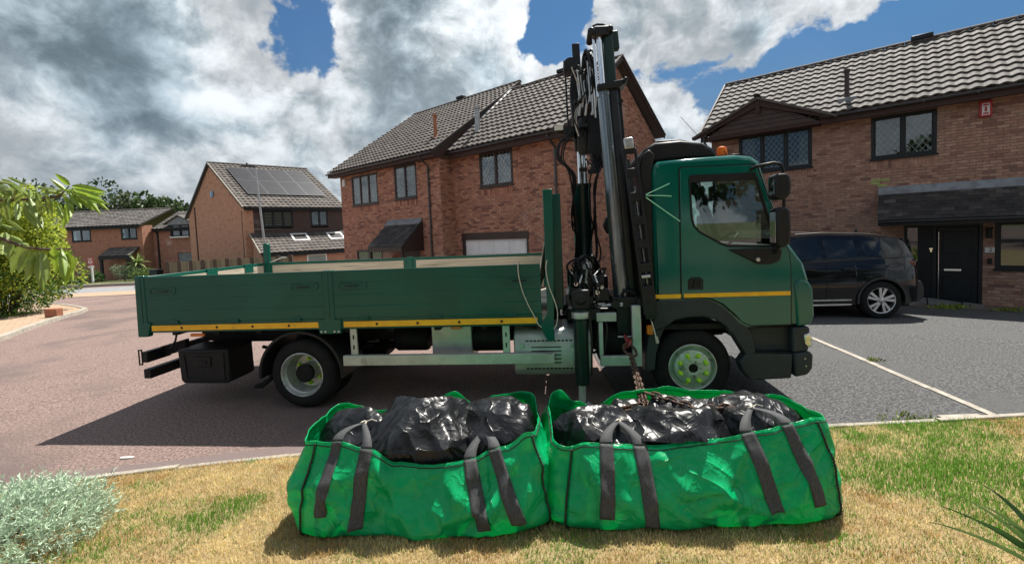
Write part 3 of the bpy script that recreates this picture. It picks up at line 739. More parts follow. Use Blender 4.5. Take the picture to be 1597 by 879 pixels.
q = MB(); q.box(cu0, cu1, -.945, -.92, 1.77, 1.90); q.box(cu0, cu1, -.92, -.01, 1.765, 1.785); q.box(cu0 - .005, cu0 + .03, -.93, 0, 1.765, 1.9); q.build('canopy_fascia', 'frame_dark', canopy)
# front door and sidelight
q = MB(); q.ring([(5.11, -.36), (6.57, -.36), (6.57, 1.74), (5.11, 1.74)], [(5.17, -.30), (6.50, -.30), (6.50, 1.68), (5.17, 1.68)], -.01, .09); q.box(5.66, 5.74, 0, .085, -.30, 1.68); q.build('door_frame', 'frame_dark', rh, bevel=.005)
dr = MB(); dr.box(5.745, 6.495, .02, .065, -.29, 1.67); dr.box(5.86, 6.38, .008, .03, 1.0, 1.55); dr.box(5.86, 6.38, .008, .03, -.15, .42); door = dr.build('front_door', 'black_door', rh, bevel=.008)
q = MB(); q.box(5.88, 6.20, -.005, .025, .55, .605); q.build('letter_box', 'chrome', door, bevel=.006)
q = MB(); q.tube([(5.775, -.05, 1.55), (5.775, -.05, -.15)], .014, 10); q.box(5.765, 5.785, -.05, .03, 1.42, 1.45); q.box(5.765, 5.785, -.05, .03, 0, .03); q.build('pull_bar', 'chrome', door)
q = MB(); q.box(5.62, 5.655, -.03, .02, 1.04, 1.14); q.box(5.60, 5.67, -.045, -.025, 1.11, 1.135); q.build('door_handle', 'chrome', door)
q = MB(); q.box(5.175, 5.66, .02, .06, -.29, .78); q.box(5.38, 5.66, .021, .06, .78, 1.67); q.build('side_panel', 'black_door', rh)
q = MB(); q.box(5.175, 5.38, .035, .05, .78, 1.67); q.build('sidelight_pane', 'window_glass', rh)
q = MB(); q.box(5.12, 6.56, .5, .52, -.35, 1.8); q.build('hall_backing', 'room', rh)
def wall_text(parent, body, size, loc, m, rot=(math.pi / 2, 0, 0), name='lettering'):
    cu = bpy.data.curves.new(name, 'FONT'); cu.body = body; cu.size = size; cu.align_x = 'CENTER'; cu.align_y = 'CENTER'; cu.extrude = .001
    tmp = bpy.data.objects.new(name + '_tmp', cu); me = bpy.data.meshes.new_from_object(tmp); bpy.data.objects.remove(tmp)
    me.materials.clear(); me.materials.append(MATS[m]); o = link(name, me, parent); o.location = loc; o.rotation_euler = rot; return o
q = MB(); q.box(6.60, 6.77, -.032, -.012, 1.02, 1.15); nplate = q.build('number_plaque', 'white_paint', rh, bevel=.004)
wall_text(nplate, '2', .13, (6.70, -.034, 1.085), 'black_plastic')
q = MB(); q.box(6.655, 6.725, -.06, -.012, .74, .88); q.lathe([(0, -.066), (.018, -.066), (.02, -.06)], (6.69, 0, .81), 'y', 12); q.build('door_bell', 'black_plastic', rh, bevel=.008)
q = MB(); q.box(6.62, 6.72, -.11, -.012, 1.38, 1.62); q.box(6.60, 6.74, -.13, -.012, 1.60, 1.63); q.build('wall_lantern', 'black_plastic', rh, bevel=.01)
q = MB(); q.box(6.47, 6.69, -.10, -.012, 4.30, 4.69); al = q.build('alarm_box', 'red_plastic', rh, bevel=.015)
q = MB(); q.box(6.515, 6.645, -.112, -.10, 4.34, 4.62); q.build('alarm_label', 'white_paint', al)
q = MB(); q.box(6.535, 6.625, -.116, -.112, 4.56, 4.60); q.box(6.56, 6.60, -.116, -.112, 4.42, 4.54); q.box(6.535, 6.625, -.116, -.112, 4.36, 4.40); q.build('alarm_print', 'red_plastic', al)
mb = MB()
for (u, z) in ((4.43, 2.965), (4.40, 2.89), (4.55, 2.815), (4.60, 2.965)): mb.box(u, u + .205, -.0155, -.002, z, z + .062)
mb.build('mossy_brick', 'moss_brick', rh, smooth=0)
mb = MB(); mb.tube([(.13, -.43, 4.83), (.13, -.43, 4.70), (.17, -.2, 4.55), (.33, -.06, 4.45), (.33, -.06, -.3)], .034, 10); mb.build('downpipe', 'gutter', rh)
mb = MB(); mb.tube([(-.10, -.3, 4.96), (-.72, -.1, 5.72)], .010, 6); mb.build('aerial', 'galv', rh)

# step, ramp and block paving in front of the door
def rhw(u, y, z=None):
    p = rh.matrix_basis @ Vector((u, y, 0)); return (p.x, p.y, G(p.x, p.y) if z is None else z)
pv = empty('block_paving', rhw(5.5, -1.2), R(-41)); tag(pv, kind='structure')
q = MB(); q.box(0, .192, 0, .092, -.05, .018); bme = q.mesh('paving_block', 'block_pave', 0)
ninv = pv.matrix_basis.inverted(); cnt = 0
for r_ in range(14):
    for c in range(30):
        u = 3.2 + c * .2 + (r_ % 2) * .1; y = -.14 - (r_ + 1) * .1
        if u > 9: continue
        wx, wy, wz = rhw(u, y); ob = link('paving_block', bme, pv); ob.location = ninv @ Vector((wx, wy, wz + random.uniform(-.003, .003))); cnt += 1
        if cnt >= 300: break
    if cnt >= 300: break
mb = MB()
for (u0_, u1_, y0_, y1_, za, zb2) in ((5.0, 5.55, -.62, -.05, .02, .10), (5.57, 6.2, -.75, -.05, .10, .02), (6.22, 6.6, -.7, -.05, .03, -.01)):
    gz = rhw(5.8, -.4)[2]
    pts = [(u0_, y0_, gz + za), (u1_, y0_, gz + zb2), (u1_, y1_, gz + zb2 + .05), (u0_, y1_, gz + za + .05)]
    q = MB(); q.add([rh.matrix_basis @ Vector(p) for p in pts] + [rh.matrix_basis @ Vector((p[0], p[1], gz - .2)) for p in pts], [(0, 1, 2, 3), (0, 4, 5, 1), (1, 5, 6, 2), (2, 6, 7, 3), (3, 7, 4, 0)])
    o_ = q.build('ramp_slab', 'slab', None, bevel=.012); tag(o_, 'tilted grey concrete slab laid as a ramp at the black front door', 'slab', 'ramp slabs at the door')

# ------------------------------------------------------------------ centre house
ch = empty('house', (-7.88, 20.55, 0), R(-40), 'red brick house with garage and two stepped tiled roofs behind the lorry crane', 'house', 'houses of the estate')
zc_ = -.35
CL = [(1.38, 3.31, 3.39, 4.66), (4.46, 5.82, 3.43, 4.72), (1.48, 3.4, .5, 1.5), (4.6, 5.8, -.4, 1.8)]
CRH = [(8.45, 9.94, 3.55, 4.74), (7.5, 10.4, -.6, 1.95)]
brick_field(ch, (.45, 0), 1, 0, 6.67, zc_, 4.76, [(a - .45, b - .45, c, d) for a, b, c, d in CL], 'brick_centre')
brick_field(ch, (7.12, 0), 0, 1, .65, zc_, 4.76, [], 'brick_centre')
brick_field(ch, (7.12, .65), 1, 0, 4.83, zc_, 4.76, [(a - 7.12, b - 7.12, c, d) for a, b, c, d in CRH], 'brick_centre', single=150)
def gl(z):     # gable outline, front eave 4.9 -> apex 7.75 -> rear eave 5.6
    y0_ = max(0, (z - 4.78) / (7.72 - 4.78) * 3.35); y1_ = 7.0 if z < 5.35 else 7.0 - (z - 5.35) / (7.72 - 5.35) * 3.65
    return (y0_, max(y0_ + .01, y1_))
brick_field(ch, (11.95, .65), 0, 1, 7.0, zc_, 7.70, [], 'brick_centre', limit=gl, single=150)
wall_sheet(ch, (.45, 9), 0, -1, 9, zc_, 4.8, [], 'mortar'); wall_sheet(ch, (11.95, 7.6), -1, 0, 4.8, zc_, 5.3, [], 'mortar'); wall_sheet(ch, (7.15, 9.3), -1, 0, 6.7, zc_, 4.8, [], 'mortar')
for x_, yr, zr, y0_, y1_ in ((.46, 4.65, 8.2, 0, 9.3), (7.10, 4.65, 8.2, 0, 9.3)):
    mb = MB(); mb.prism([(y0_, 4.75), (y1_, 4.75), (yr, zr)], x_ - .01, x_ + .01, 'yz'); mb.build('gable_wall', 'mortar', ch, smooth=0)
roof_slope(ch, 7.22, 12.25, .30, 4.9, 4.0, 7.8, 'tile_dark', 190)
roof_slope(ch, 0.05, 7.25, -.35, 4.9, 4.65, 8.3, 'tile_dark', 110)
mb = MB(); mb.add([(0.05, 4.65, 8.3), (7.25, 4.65, 8.3), (7.25, 9.65, 4.9), (.05, 9.65, 4.9)], [(0, 1, 2, 3)]); mb.add([(7.2, 4.0, 7.8), (12.25, 4.0, 7.8), (12.25, 7.75, 5.6), (7.2, 7.75, 5.6)], [(0, 1, 2, 3)]); mb.build('rear_roof', 'tile_dark', ch, smooth=0)
ridge_tiles(ch, (.05, 4.65, 8.34), (7.25, 4.65, 8.34)); ridge_tiles(ch, (7.3, 4.0, 7.84), (12.25, 4.0, 7.84))
for (u_, z_) in ((3.4, 8.42),): q = MB(); q.box(u_, u_ + .45, 4.52, 4.78, z_, z_ + .12); q.build('ridge_vent', 'frame_dark', ch, bevel=.02)
q = MB(); q.box(9.6, 10.05, 3.87, 4.13, 7.92, 8.05); q.build('ridge_vent', 'frame_dark', ch, bevel=.02)
# stepped verge between the two roofs, right-hand verge and eaves
q = MB(); q.prism([(-.37, 4.68), (-.37, 4.94), (4.65, 8.36), (4.65, 7.9), (.1, 4.72)], 7.20, 7.235, 'yz'); q.build('barge_board', 'brown_wood', ch)
q = MB(); q.bar((7.245, -.36, 4.97), (7.245, 4.65, 8.37), .06, .05); q.build('verge_tile', 'ridge', ch)
q = MB(); q.add([(7.24, .42, 5.10), (7.40, .42, 5.08), (7.40, 4.0, 7.92), (7.24, 4.0, 7.95)], [(0, 1, 2, 3)]); q.build('lead_flashing', 'lead', ch, solid=.02)
q = MB(); q.bar((12.22, .29, 4.92), (12.22, 4.0, 7.82), .04, .10); q.build('barge_board', 'brown_wood', ch)
q = MB(); q.bar((12.22, 4.0, 7.82), (12.22, 7.75, 5.60), .04, .10); q.build('barge_board', 'brown_wood', ch)
q = MB(); q.bar((12.23, 3.98, 7.90), (12.23, 7.75, 5.69), .09, .05); q.build('verge_tile', 'ridge', ch)
q = MB(); q.bar((12.23, .28, 5.0), (12.23, 4.02, 7.92), .09, .05); q.build('verge_tile', 'ridge', ch)
q = MB(); q.box(11.96, 12.24, .3, .9, 4.58, 4.75); q.build('eave_box', 'brown_wood', ch, bevel=.01)
for k in range(4): q = MB(); q.box(11.94, 12.18 - k * .055, .655, .70 + .08, 4.50 - k * .075, 4.565 - k * .075); q.build('corbel_brick', 'brick_centre', ch)
gutter(ch, .05, 7.2, -.38, 4.88, fh=.17); gutter(ch, 7.25, 12.25, .27, 4.88, fh=.22)
soffit(ch, .05, 7.2, -.37, 0, 4.735, 'brown_clad'); soffit(ch, 7.24, 12.2, .28, .65, 4.735, 'brown_clad')
for (a, b, c, d), li, yy, cu in ((CL[0], 3, 0, [(1.45, 3.25)]), (CL[1], 2, 0, [(4.5, 5.75)]), (CL[2], 2, 0, None)):
    window(ch, a, b, c, d, li, 'frame_brown', y=.05 + yy, curtain=cu, fwid=.06, pitch=.15)
    if d > 2: soldier_course(ch, a, b, c - .04)
window(ch, *CRH[0], 2, 'frame_brown', y=.70, fwid=.07, pitch=.15); soldier_course(ch, 8.47, 9.92, 3.50, y=.65)
downpipe(ch, 6.55, 0, 4.85, zc_, side=1, swan=.40); downpipe(ch, 11.62, .65, 4.85, zc_, swan=.40)
flue(ch, 6.25, .66, 5.55, 6.5, 'terracotta', .065); flue(ch, 7.9, 1.22, 5.5, 6.55, 'galv', .09)
q = MB(); q.box(.72, .92, -.09, -.01, 4.30, 4.62); q.build('alarm_box', 'white_paint', ch, bevel=.02)
# garage door
q = MB(); q.box(7.42, 10.48, .62, .72, 1.78, 2.02); q.box(7.44, 7.55, .63, .72, -.4, 1.80); q.box(10.38, 10.46, .63, .72, -.4, 1.80); q.build('garage_frame', 'frame_brown', ch, bevel=.006)
q = MB(); q.box(7.54, 10.39, .70, .72, -.35, 1.80); gd = q.build('garage_door', 'white_upvc', ch)
for rr in range(4):
    for c in range(4):
        q = MB(); x0_ = 7.60 + c * .69; z0_ = -.25 + rr * .51; q.box(x0_, x0_ + .62, .682, .702, z0_, z0_ + .43); q.build('door_panel', 'white_upvc', gd, bevel=.015)
# porch
q = MB(); q.prism([(-1.0, 1.58), (-1.0, 1.64), (0, 2.58), (0, 2.46)], 3.95, 6.05, 'yz'); porch = q.build('porch_roof', 'roof_deck', ch)
shingles(porch, 3.93, 6.07, -1.02, 1.63, 0, 2.58, 7, .26)
q = MB(); q.prism([(-.2, 2.44), (0, 2.60), (0, 2.68), (-.05, 2.66), (-.22, 2.48)], 3.93, 6.07, 'yz'); q.build('lead_flashing', 'lead', porch)
q = MB(); q.box(3.93, 6.07, -1.03, -1.0, 1.46, 1.64); q.prism([(-1.0, 1.46), (-1.0, 1.6), (0, 2.5), (0, 1.46)], 6.03, 6.06, 'yz'); q.prism([(-1.0, 1.46), (-1.0, 1.6), (0, 2.5), (0, 1.46)], 3.94, 3.97, 'yz'); q.build('porch_fascia', 'frame_brown', porch)
q = MB(); q.box(5.95, 6.03, -.98, -.90, -.3, 1.5); q.build('porch_post', 'frame_brown', ch); q = MB(); q.box(3.97, 4.05, -.98, -.90, -.3, 1.5); q.build('porch_post', 'frame_brown', ch)
q = MB(); q.box(4.62, 5.78, .05, .1, -.4, 1.78); q.build('front_door', 'frame_brown', ch)
mb = MB()
for (u0_, z_) in ((.6, 1.5), (6.0, 1.6)): mb.box(u0_, u0_ + .5, -.015, .003, z_, z_ + .2)
soldier_course(ch, 1.45, 3.45, 1.73); soldier_course(ch, 6.2, 7.1, 1.9)

# ------------------------------------------------------------------ house with solar panels
sh = empty('house', (-18.3, 31, 0), R(44), 'brick house with black solar panels on its roof behind the lamp post', 'house', 'houses of the estate')
zs_ = -1.1; SHR = -.16
mat('brick_sheet', (.34, .165, .10), None, rough=.9)
def brick_sheet(name, c1, c2, c3, mort, scale=1.0, bias=0.0, wash=None):
    m = bpy.data.materials.new(name); m.use_nodes = True; t = NT(m.node_tree); b = pr(m)
    tcn = t.n('ShaderNodeTexCoord'); sp = t.n('ShaderNodeSeparateXYZ'); t.l(tcn.outputs['Object'], sp.inputs[0])
    cb = t.n('ShaderNodeCombineXYZ'); t.l(t.math('ADD', sp.outputs[0], sp.outputs[1]), cb.inputs[0]); t.l(sp.outputs[2], cb.inputs[1])
    br = t.n('ShaderNodeTexBrick'); t.l(cb.outputs[0], br.inputs['Vector']); br.inputs['Scale'].default_value = scale
    br.inputs['Brick Width'].default_value = .225; br.inputs['Row Height'].default_value = .075; br.inputs['Mortar Size'].default_value = .006; br.inputs['Bias'].default_value = bias
    br.inputs['Color1'].default_value = tuple(c1) + (1,); br.inputs['Color2'].default_value = tuple(c2) + (1,); br.inputs['Mortar'].default_value = tuple(mort) + (1,)
    nz = t.noise(cb.outputs[0], 3.4, 4).outputs['Fac']
    col = t.mix(t.smooth(nz, .50, .70), br.outputs['Color'], tuple(c3))
    if wash:
        nw = t.noise(cb.outputs[0], .5, 4).outputs['Fac']; col = t.mix(t.smooth(nw, .56, .68), col, tuple(wash))
    t.l(col, b.inputs['Base Color']); b.inputs['Roughness'].default_value = .9
    bp = t.n('ShaderNodeBump'); bp.inputs['Strength'].default_value = .5; bp.inputs['Distance'].default_value = .01; bp.invert = True
    t.l(br.outputs['Fac'], bp.inputs['Height']); t.l(bp.outputs[0], b.inputs['Normal']); MATS[name] = m
brick_sheet('brick_solar', (.50, .26, .16), (.41, .20, .12), (.34, .165, .10), (.48, .36, .28))
brick_sheet('brick_far', (.42, .19, .115), (.33, .145, .09), (.28, .125, .08), (.40, .28, .21))
brick_sheet('brick_pale', (.38, .16, .11), (.33, .13, .09), (.46, .25, .19), (.42, .32, .26), wash=(.55, .44, .40))
q = MB(); SL = 10.1
def sx(u, y): return u + SHR * y
q.add([(sx(.0, 0), 0, zs_), (sx(0, SL), SL, zs_), (sx(0, SL), SL, 4.25), (sx(0, 5.1), 5.1, 7.95), (0, 0, 4.4)], [(0, 1, 2, 3, 4)])
q.build('gable_wall', 'brick_solar', sh, smooth=0)
q = MB(); q.add([(0, 0, zs_), (7, 0, zs_), (7, 0, 2.8), (0, 0, 2.8)], [(0, 1, 2, 3)]); q.add([(7, 0, zs_), (sx(7, SL), SL, zs_), (sx(7, SL), SL, 4.3), (sx(7, 5.1), 5.1, 8), (7, 0, 4.4)], [(0, 1, 2, 3, 4)]); q.build('wall', 'brick_solar', sh, smooth=0)
q = MB(); q.box(-.0, .55, -.06, .3, 2.6, 4.3); q.build('brick_pier', 'brick_solar', sh, smooth=0)
SWN = [(1.13, 3.2, 3.03, 4.22), (4.42, 5.75, 3.03, 4.25)]
for k in range(12):
    z0_ = 2.62 + k * .15
    for (s0, s1) in clip_course(.56, 7, SWN, z0_, z0_ + .14):
        q = MB(); q.box(s0, s1, -.03, .02, z0_, z0_ + .144); q.build('cladding_board', 'brown_clad', sh, bevel=.008)
for (a, b, c, d), li in zip(SWN, (3, 2)):
    wd_ = window(sh, a, b, c, d, li, 'frame_dark', y=.03, lattice=False, fwid=.10, sill=False)
    if li == 3:
        for k in range(5): q = MB(); q.box(a + .1, b - .1, .07, .08, c + .12 + k * .2, c + .26 + k * .2); q.build('blind_band', 'blind', wd_)
roof_slope(sh, -.15, 7.1, -.30, 4.4, 5.1, 8.05, 'tile_dark', 0, shear=SHR, tile_w=.33, gauge=.36)
q = MB(); q.add([(sx(-.15, 5.1), 5.1, 8.05), (sx(7.1, 5.1), 5.1, 8.05), (sx(7.1, 10.4), 10.4, 4.15), (sx(-.15, 10.4), 10.4, 4.15)], [(0, 1, 2, 3)]); q.build('rear_roof', 'tile_dark', sh, smooth=0)
q = MB(); q.bar((sx(-.16, -.3), -.33, 4.44), (sx(-.16, 5.1), 5.1, 8.12), .06, .09); q.build('verge_tile', 'concrete', sh)
q = MB(); q.bar((sx(-.16, 5.1), 5.1, 8.06), (sx(-.16, 10.4), 10.4, 4.2), .06, .16); q.build('barge_board', 'frame_dark', sh)
ridge_tiles(sh, (sx(-.15, 5.1), 5.1, 8.10), (sx(7.1, 5.1), 5.1, 8.10), step=.9, r_=.13)
gutter(sh, 0, 7.0, -.33, 4.38, 'frame_dark', fasc='frame_dark', fh=.16)
soffit(sh, 0, 7, -.32, 0, 4.25, 'frame_dark')
sl_ = Vector((0, 5.4, 3.65)).normalized(); nm_ = Vector((1, 0, 0)).cross(sl_); bs = Matrix((Vector((1, 0, 0)), sl_, nm_)).transposed().to_4x4()
pm = MB(); pm.box(.03, 1.32, .03, 2.0, 0, .035); pm.v = [(a + SHR * sl_.y * b, b, c) for a, b, c in pm.v]; pme = pm.mesh('solar_panel', 'solar', 0); fm_ = MB(); fm_.ring([(0, 0), (1.35, 0), (1.35, 2.03), (0, 2.03)], [(.03, .03), (1.32, .03), (1.32, 2.0), (.03, 2.0)], 0, .04, 'xy'); fm_.v = [(a + SHR * sl_.y * b, b, c) for a, b, c in fm_.v]; fme = fm_.mesh('panel_frame', 'solar_frame', 0)
for r_ in range(2):
    for c in range(4):
        base_ = Vector((.75 + c * 1.37, -.3, 4.4)) + sl_ * (1.62 + r_ * 2.06) + nm_ * .15; base_.x += SHR * base_.y
        o_ = link('solar_panel', pme, sh); o_.matrix_local = Matrix.Translation(base_) @ bs
        f_ = link('panel_frame', fme, o_)
# ground-floor lean-to with two roof lights
roof_slope(sh, .25, 7.2, -2.35, 1.22, 0.0, 2.62, 'tile_dark', 0, tile_w=.33, gauge=.36)
q = MB(); q.bar((.22, -2.38, 1.28), (.22, 0, 2.68), .06, .08); q.build('verge_tile', 'concrete', sh)
q = MB(); q.add([(.4, -2.2, zs_), (.4, 0, zs_), (.4, 0, 2.55), (.4, -2.2, 1.25)], [(0, 1, 2, 3)]); q.add([(.4, -2.2, zs_), (7.1, -2.2, zs_), (7.1, -2.2, 1.2), (.4, -2.2, 1.2)], [(0, 1, 2, 3)]); q.build('lean_to_wall', 'brick_solar', sh, smooth=0)
q = MB(); q.box(.3, 7.1, -2.4, -2.33, .98, 1.22); q.build('fascia', 'frame_dark', sh)
q = MB(); q.box(3.2, 4.6, -2.24, -2.19, 0, 1.0); q.build('window', 'white_upvc', sh); q = MB(); q.box(3.3, 4.5, -2.26, -2.23, .1, .9); q.build('pane', 'window_glass', sh)
sl2 = Vector((0, 2.35, 1.4)).normalized(); nm2 = Vector((1, 0, 0)).cross(sl2); bs2 = Matrix((Vector((1, 0, 0)), sl2, nm2)).transposed().to_4x4()
for u in (2.75, 5.35):
    q = MB(); q.ring([(0, 0), (1.15, 0), (1.15, 1.0), (0, 1.0)], [(.12, .12), (1.03, .12), (1.03, .88), (.12, .88)], .02, .14, 'xy'); o_ = q.build('roof_light', 'white_upvc', sh); o_.matrix_local = Matrix.Translation(Vector((u, -2.35, 1.22)) + sl2 * 1.35) @ bs2
    q = MB(); q.box(.1, 1.05, .1, .9, .085, .10); q.build('pane', 'solar', o_)
mb = MB(); mb.tube([(-.03, .35, 4.2), (-.04, .35, zs_)], .05, 8); mb.build('downpipe', 'frame_dark', sh)
mb = MB(); mb.tube([(sx(0, 8.6) - .04, 8.6, 5.0), (sx(0, 8.6) - .04, 8.6, zs_)], .04, 8); mb.build('downpipe', 'frame_brown', sh)
q = MB(); q.box(sx(0, 4.9) - .16, sx(0, 4.9) - .01, 4.7, 5.05, 5.5, 5.95); ab = q.build('alarm_box', 'blue_white', sh, bevel=.03)

# ------------------------------------------------------------------ far house on the left
fh = empty('house', (-38.5, 40, -1.0), 0, 'far brick house with dormer and grey garage door beyond the side road', 'house', 'houses of the estate')
zf = -.3
def fz(z): return z + 1.0
FW = [(-.5, 1.2, fz(2.71), fz(3.84)), (3.88, 5.3, fz(2.75), fz(3.82))]
wall_sheet(fh, (-4, 0), 1, 0, 9.75, zf, fz(3.95), [(a + 4, b + 4, c, d) for a, b, c, d in FW], 'brick_far')
wall_sheet(fh, (5.75, 0), 0, 1, 1.2, zf, fz(3.95), [], 'brick_far')
wall_sheet(fh, (5.75, 1.2), 1, 0, 5.6, zf, fz(3.6), [(2.1, 4.9, zf, fz(1.35))], 'brick_pale')
for (a, b, c, d) in FW: window(fh, a, b, c, d, 2, 'frame_dark', lattice=False, fwid=.09, y=.05)
roof_slope(fh, -4.2, 5.85, -.35, fz(3.95), 3.6, fz(5.55), 'tile', 0, tile_w=.36, gauge=.4)
roof_slope(fh, 5.85, 11.6, .9, fz(3.55), 4.4, fz(5.3), 'tile', 0, tile_w=.36, gauge=.4)
q = MB(); q.add([(-4.2, 3.6, fz(5.55)), (5.85, 3.6, fz(5.55)), (5.85, 8, fz(3.9)), (-4.2, 8, fz(3.9))], [(0, 1, 2, 3)]); q.add([(5.85, 4.4, fz(5.3)), (11.6, 4.4, fz(5.3)), (11.6, 8.5, fz(3.6)), (5.85, 8.5, fz(3.6))], [(0, 1, 2, 3)]); q.build('rear_roof', 'tile', fh, smooth=0)
gutter(fh, -4.1, 5.8, -.38, fz(3.92), 'frame_dark', .07, 'frame_dark', .22); gutter(fh, 5.9, 11.5, .87, fz(3.52), 'frame_dark', .07, 'frame_dark', .18)
ridge_tiles(fh, (-4.2, 3.6, fz(5.59)), (5.85, 3.6, fz(5.59)), step=1.0, r_=.14)
downpipe(fh, 6.2, 1.2, fz(3.5), zf, 'frame_dark', r_=.07)
q = MB(); q.box(7.85, 10.65, 1.3, 1.36, zf, fz(1.35)); q.build('garage_door', 'lead', fh)
# dormer
q = MB(); q.ring([(7.5, fz(2.8)), (9.3, fz(2.8)), (9.3, fz(3.9)), (7.5, fz(3.9))], [(7.65, fz(2.92)), (9.15, fz(2.92)), (9.15, fz(3.8)), (7.65, fz(3.8))], .95, 1.3); q.box(8.35, 8.45, .96, 1.2, fz(2.9), fz(3.8)); dm = q.build('dormer', 'frame_dark', fh)
q = MB(); q.box(7.65, 9.15, 1.05, 1.08, fz(2.9), fz(3.8)); q.build('pane', 'window_glass', dm)
q = MB(); q.prism([(7.3, fz(3.9)), (9.5, fz(3.9)), (9.4, fz(4.1)), (8.4, fz(4.62)), (7.4, fz(4.1))], .9, 1.0, 'xz'); q.build('dormer_gable', 'white_upvc' if False else 'lead', dm)
for s_ in (-1, 1):
    q = MB(); vs = [(8.4, .8, fz(4.78)), (8.4 + s_ * 1.4, .8, fz(4.02)), (8.4 + s_ * 1.4, 1.5, fz(4.02)), (8.4, 2.9, fz(4.78))]; q.add(vs + [(a, b, c - .1) for a, b, c in vs], [(0, 1, 2, 3), (7, 6, 5, 4), (0, 4, 5, 1), (1, 5, 6, 2), (2, 6, 7, 3), (3, 7, 4, 0)]); q.build('dormer_roof', 'ridge', dm)
q = MB(); q.box(7.55, 9.25, .8, 1.0, fz(2.72), fz(2.82)); q.build('dormer_sill', 'white_upvc', dm)
# porch and door
roof_slope(fh, 2.7, 5.4, -1.1, fz(1.3), 0, fz(2.0), 'tile', 0, tile_w=.36, gauge=.4)
q = MB(); q.box(2.7, 5.7, -1.15, -1.05, fz(1.05), fz(1.3)); q.build('porch_fascia', 'frame_dark', fh)
q = MB(); q.box(4.2, 5.6, -.1, .02, zf, fz(1.1)); q.build('front_door', 'black_door', fh)
q = MB(); q.box(2.75, 2.95, -1.1, -.95, zf, fz(1.1)); q.build('porch_post', 'frame_dark', fh)

# ------------------------------------------------------------------ the lorry
def paint(name, c, c2, rough=.28, coat=.5, dirt=(.10, .09, .07)):
    m = mat(name, c, c2, 1.6, rough, coat=coat, rvar=.06, bump=.04, bscale=2.2, bdist=.02, spec=.32); return m
paint('truck_green', (.0005, .118, .088), (.001, .102, .076), .11, .50)
paint('bed_green', (.0008, .088, .062), (.002, .072, .051), .30, .12)
mat('stripe_yellow', (.95, .50, .012), (.85, .42, .010), 9, .4, c3=(.42, .22, .03), s3=7, f3=(.62, .75))
mat('dark_trim', (.036, .043, .047), (.028, .033, .036), 5, .5, spec=.28, bump=.2, bscale=350, bdist=.003)
mat('chassis_black', (.008, .008, .009), (.014, .013, .012), 6, .6, spec=.2)
mat('rubber', (.012, .012, .0125), (.018, .0175, .017), 14, .82, spec=.2, bump=.4, bscale=40, bdist=.004)
mat('rim_silver', (.50, .52, .50), (.38, .40, .38), 12, .38, metal=.55, c3=(.22, .22, .20), s3=9)
mat('rim_pale', (.52, .64, .50), (.42, .52, .40), 12, .5, metal=.2, c3=(.2, .22, .18), s3=9)
mat('nut_green', (.50, .85, .05), (.42, .72, .04), 20, .4)
mat('alu', (.50, .53, .50), (.40, .43, .40), 5, .42, metal=.45, c3=(.28, .29, .26), s3=4, f3=(.58, .75))
mat('bed_board', (.55, .49, .40), (.42, .37, .29), 3, .9, stretch=(.4, 1, 8), c3=(.24, .21, .17), s3=3.5)
mat('boom_steel', (.20, .235, .26), (.13, .155, .175), 4, .24, metal=.8, c3=(.36, .29, .23), s3=1.1, f3=(.52, .70), stretch=(3, 3, .5), rvar=.08)
mat('crane_black', (.009, .010, .012), (.014, .016, .018), 9, .40, spec=.28)
mat('crane_green', (.004, .026, .021), (.007, .019, .017), 5, .33, spec=.35)
mat('hose', (.008, .008, .009), None, rough=.38, spec=.3)
mat('chain_rust', (.13, .075, .05), (.07, .045, .035), 40, .7, metal=.5, bump=.5, bscale=120)
mat('chain_red', (.32, .035, .03), (.2, .04, .03), 40, .5)
mat('orange_lens', (.85, .24, .01), None, rough=.25, trans=.3)
mat('rope', (.62, .58, .48), (.48, .44, .36), 60, .9)
mat('cloth_white', (.68, .62, .55), (.56, .50, .44), 6, .9)
mat('seat_cloth', (.03, .033, .036), (.02, .022, .024), 20, .9)
mat('dash', (.028, .030, .032), None, rough=.7)
mat('mirror_glass', (.8, .82, .82), None, rough=.03, metal=1)
mat('reflector_orange', (.72, .20, .03), None, rough=.3)
mat('paper', (.75, .76, .72), None, rough=.8)

TY = R(-6.0)
tk = empty('flatbed_truck', (-4.57, 5.45, 0), TY, 'dark green flatbed lorry with loading crane behind its cab, parked on the road', 'lorry')
YW = 2.40   # overall width, near side at y = 0
def part(mb, name, m, parent=None, **k): return mb.build(name, m, parent or tk, **k)
# chassis
for y in (.80, 1.52):
    q = MB(); q.prism([(.10, .70), (.10, .93), (7.2, .93), (7.2, .66), (.35, .66)], y, y + .08); part(q, 'chassis_rail', 'chassis_black')
for x in (.3, 1.2, 2.75, 3.9, 5.1):
    q = MB(); q.box(x, x + .12, .88, 1.52, .72, .88); part(q, 'cross_member', 'chassis_black')
q = MB(); q.tube([(1.96, .30, .42), (1.96, 2.1, .42)], .075, 14); q.lathe([(0, -.18), (.17, -.13), (.21, 0), (.17, .13), (0, .18)], (1.96, 1.2, .42), 'y', 20); part(q, 'rear_axle', 'chassis_black')
q = MB(); q.tube([(6.55, .35, .43), (6.55, 2.05, .43)], .06, 12); part(q, 'front_axle', 'chassis_black')
q = MB(); q.tube([(2.1, 1.2, .45), (5.4, 1.2, .62)], .055, 12); part(q, 'prop_shaft', 'chassis_black')
q = MB(); q.box(5.5, 7.0, .85, 1.5, .45, 1.05); part(q, 'engine', 'chassis_black', bevel=.04)
for y in (.50, 1.85):
    for k in range(4):
        q = MB(); ln_ = .75 - k * .13; q.tube([(1.96 + ln_ * t, y, .56 - k * .02 + .10 * t * t) for t in np.linspace(-1, 1, 9)], .022, 6); part(q, 'leaf_spring', 'chassis_black')
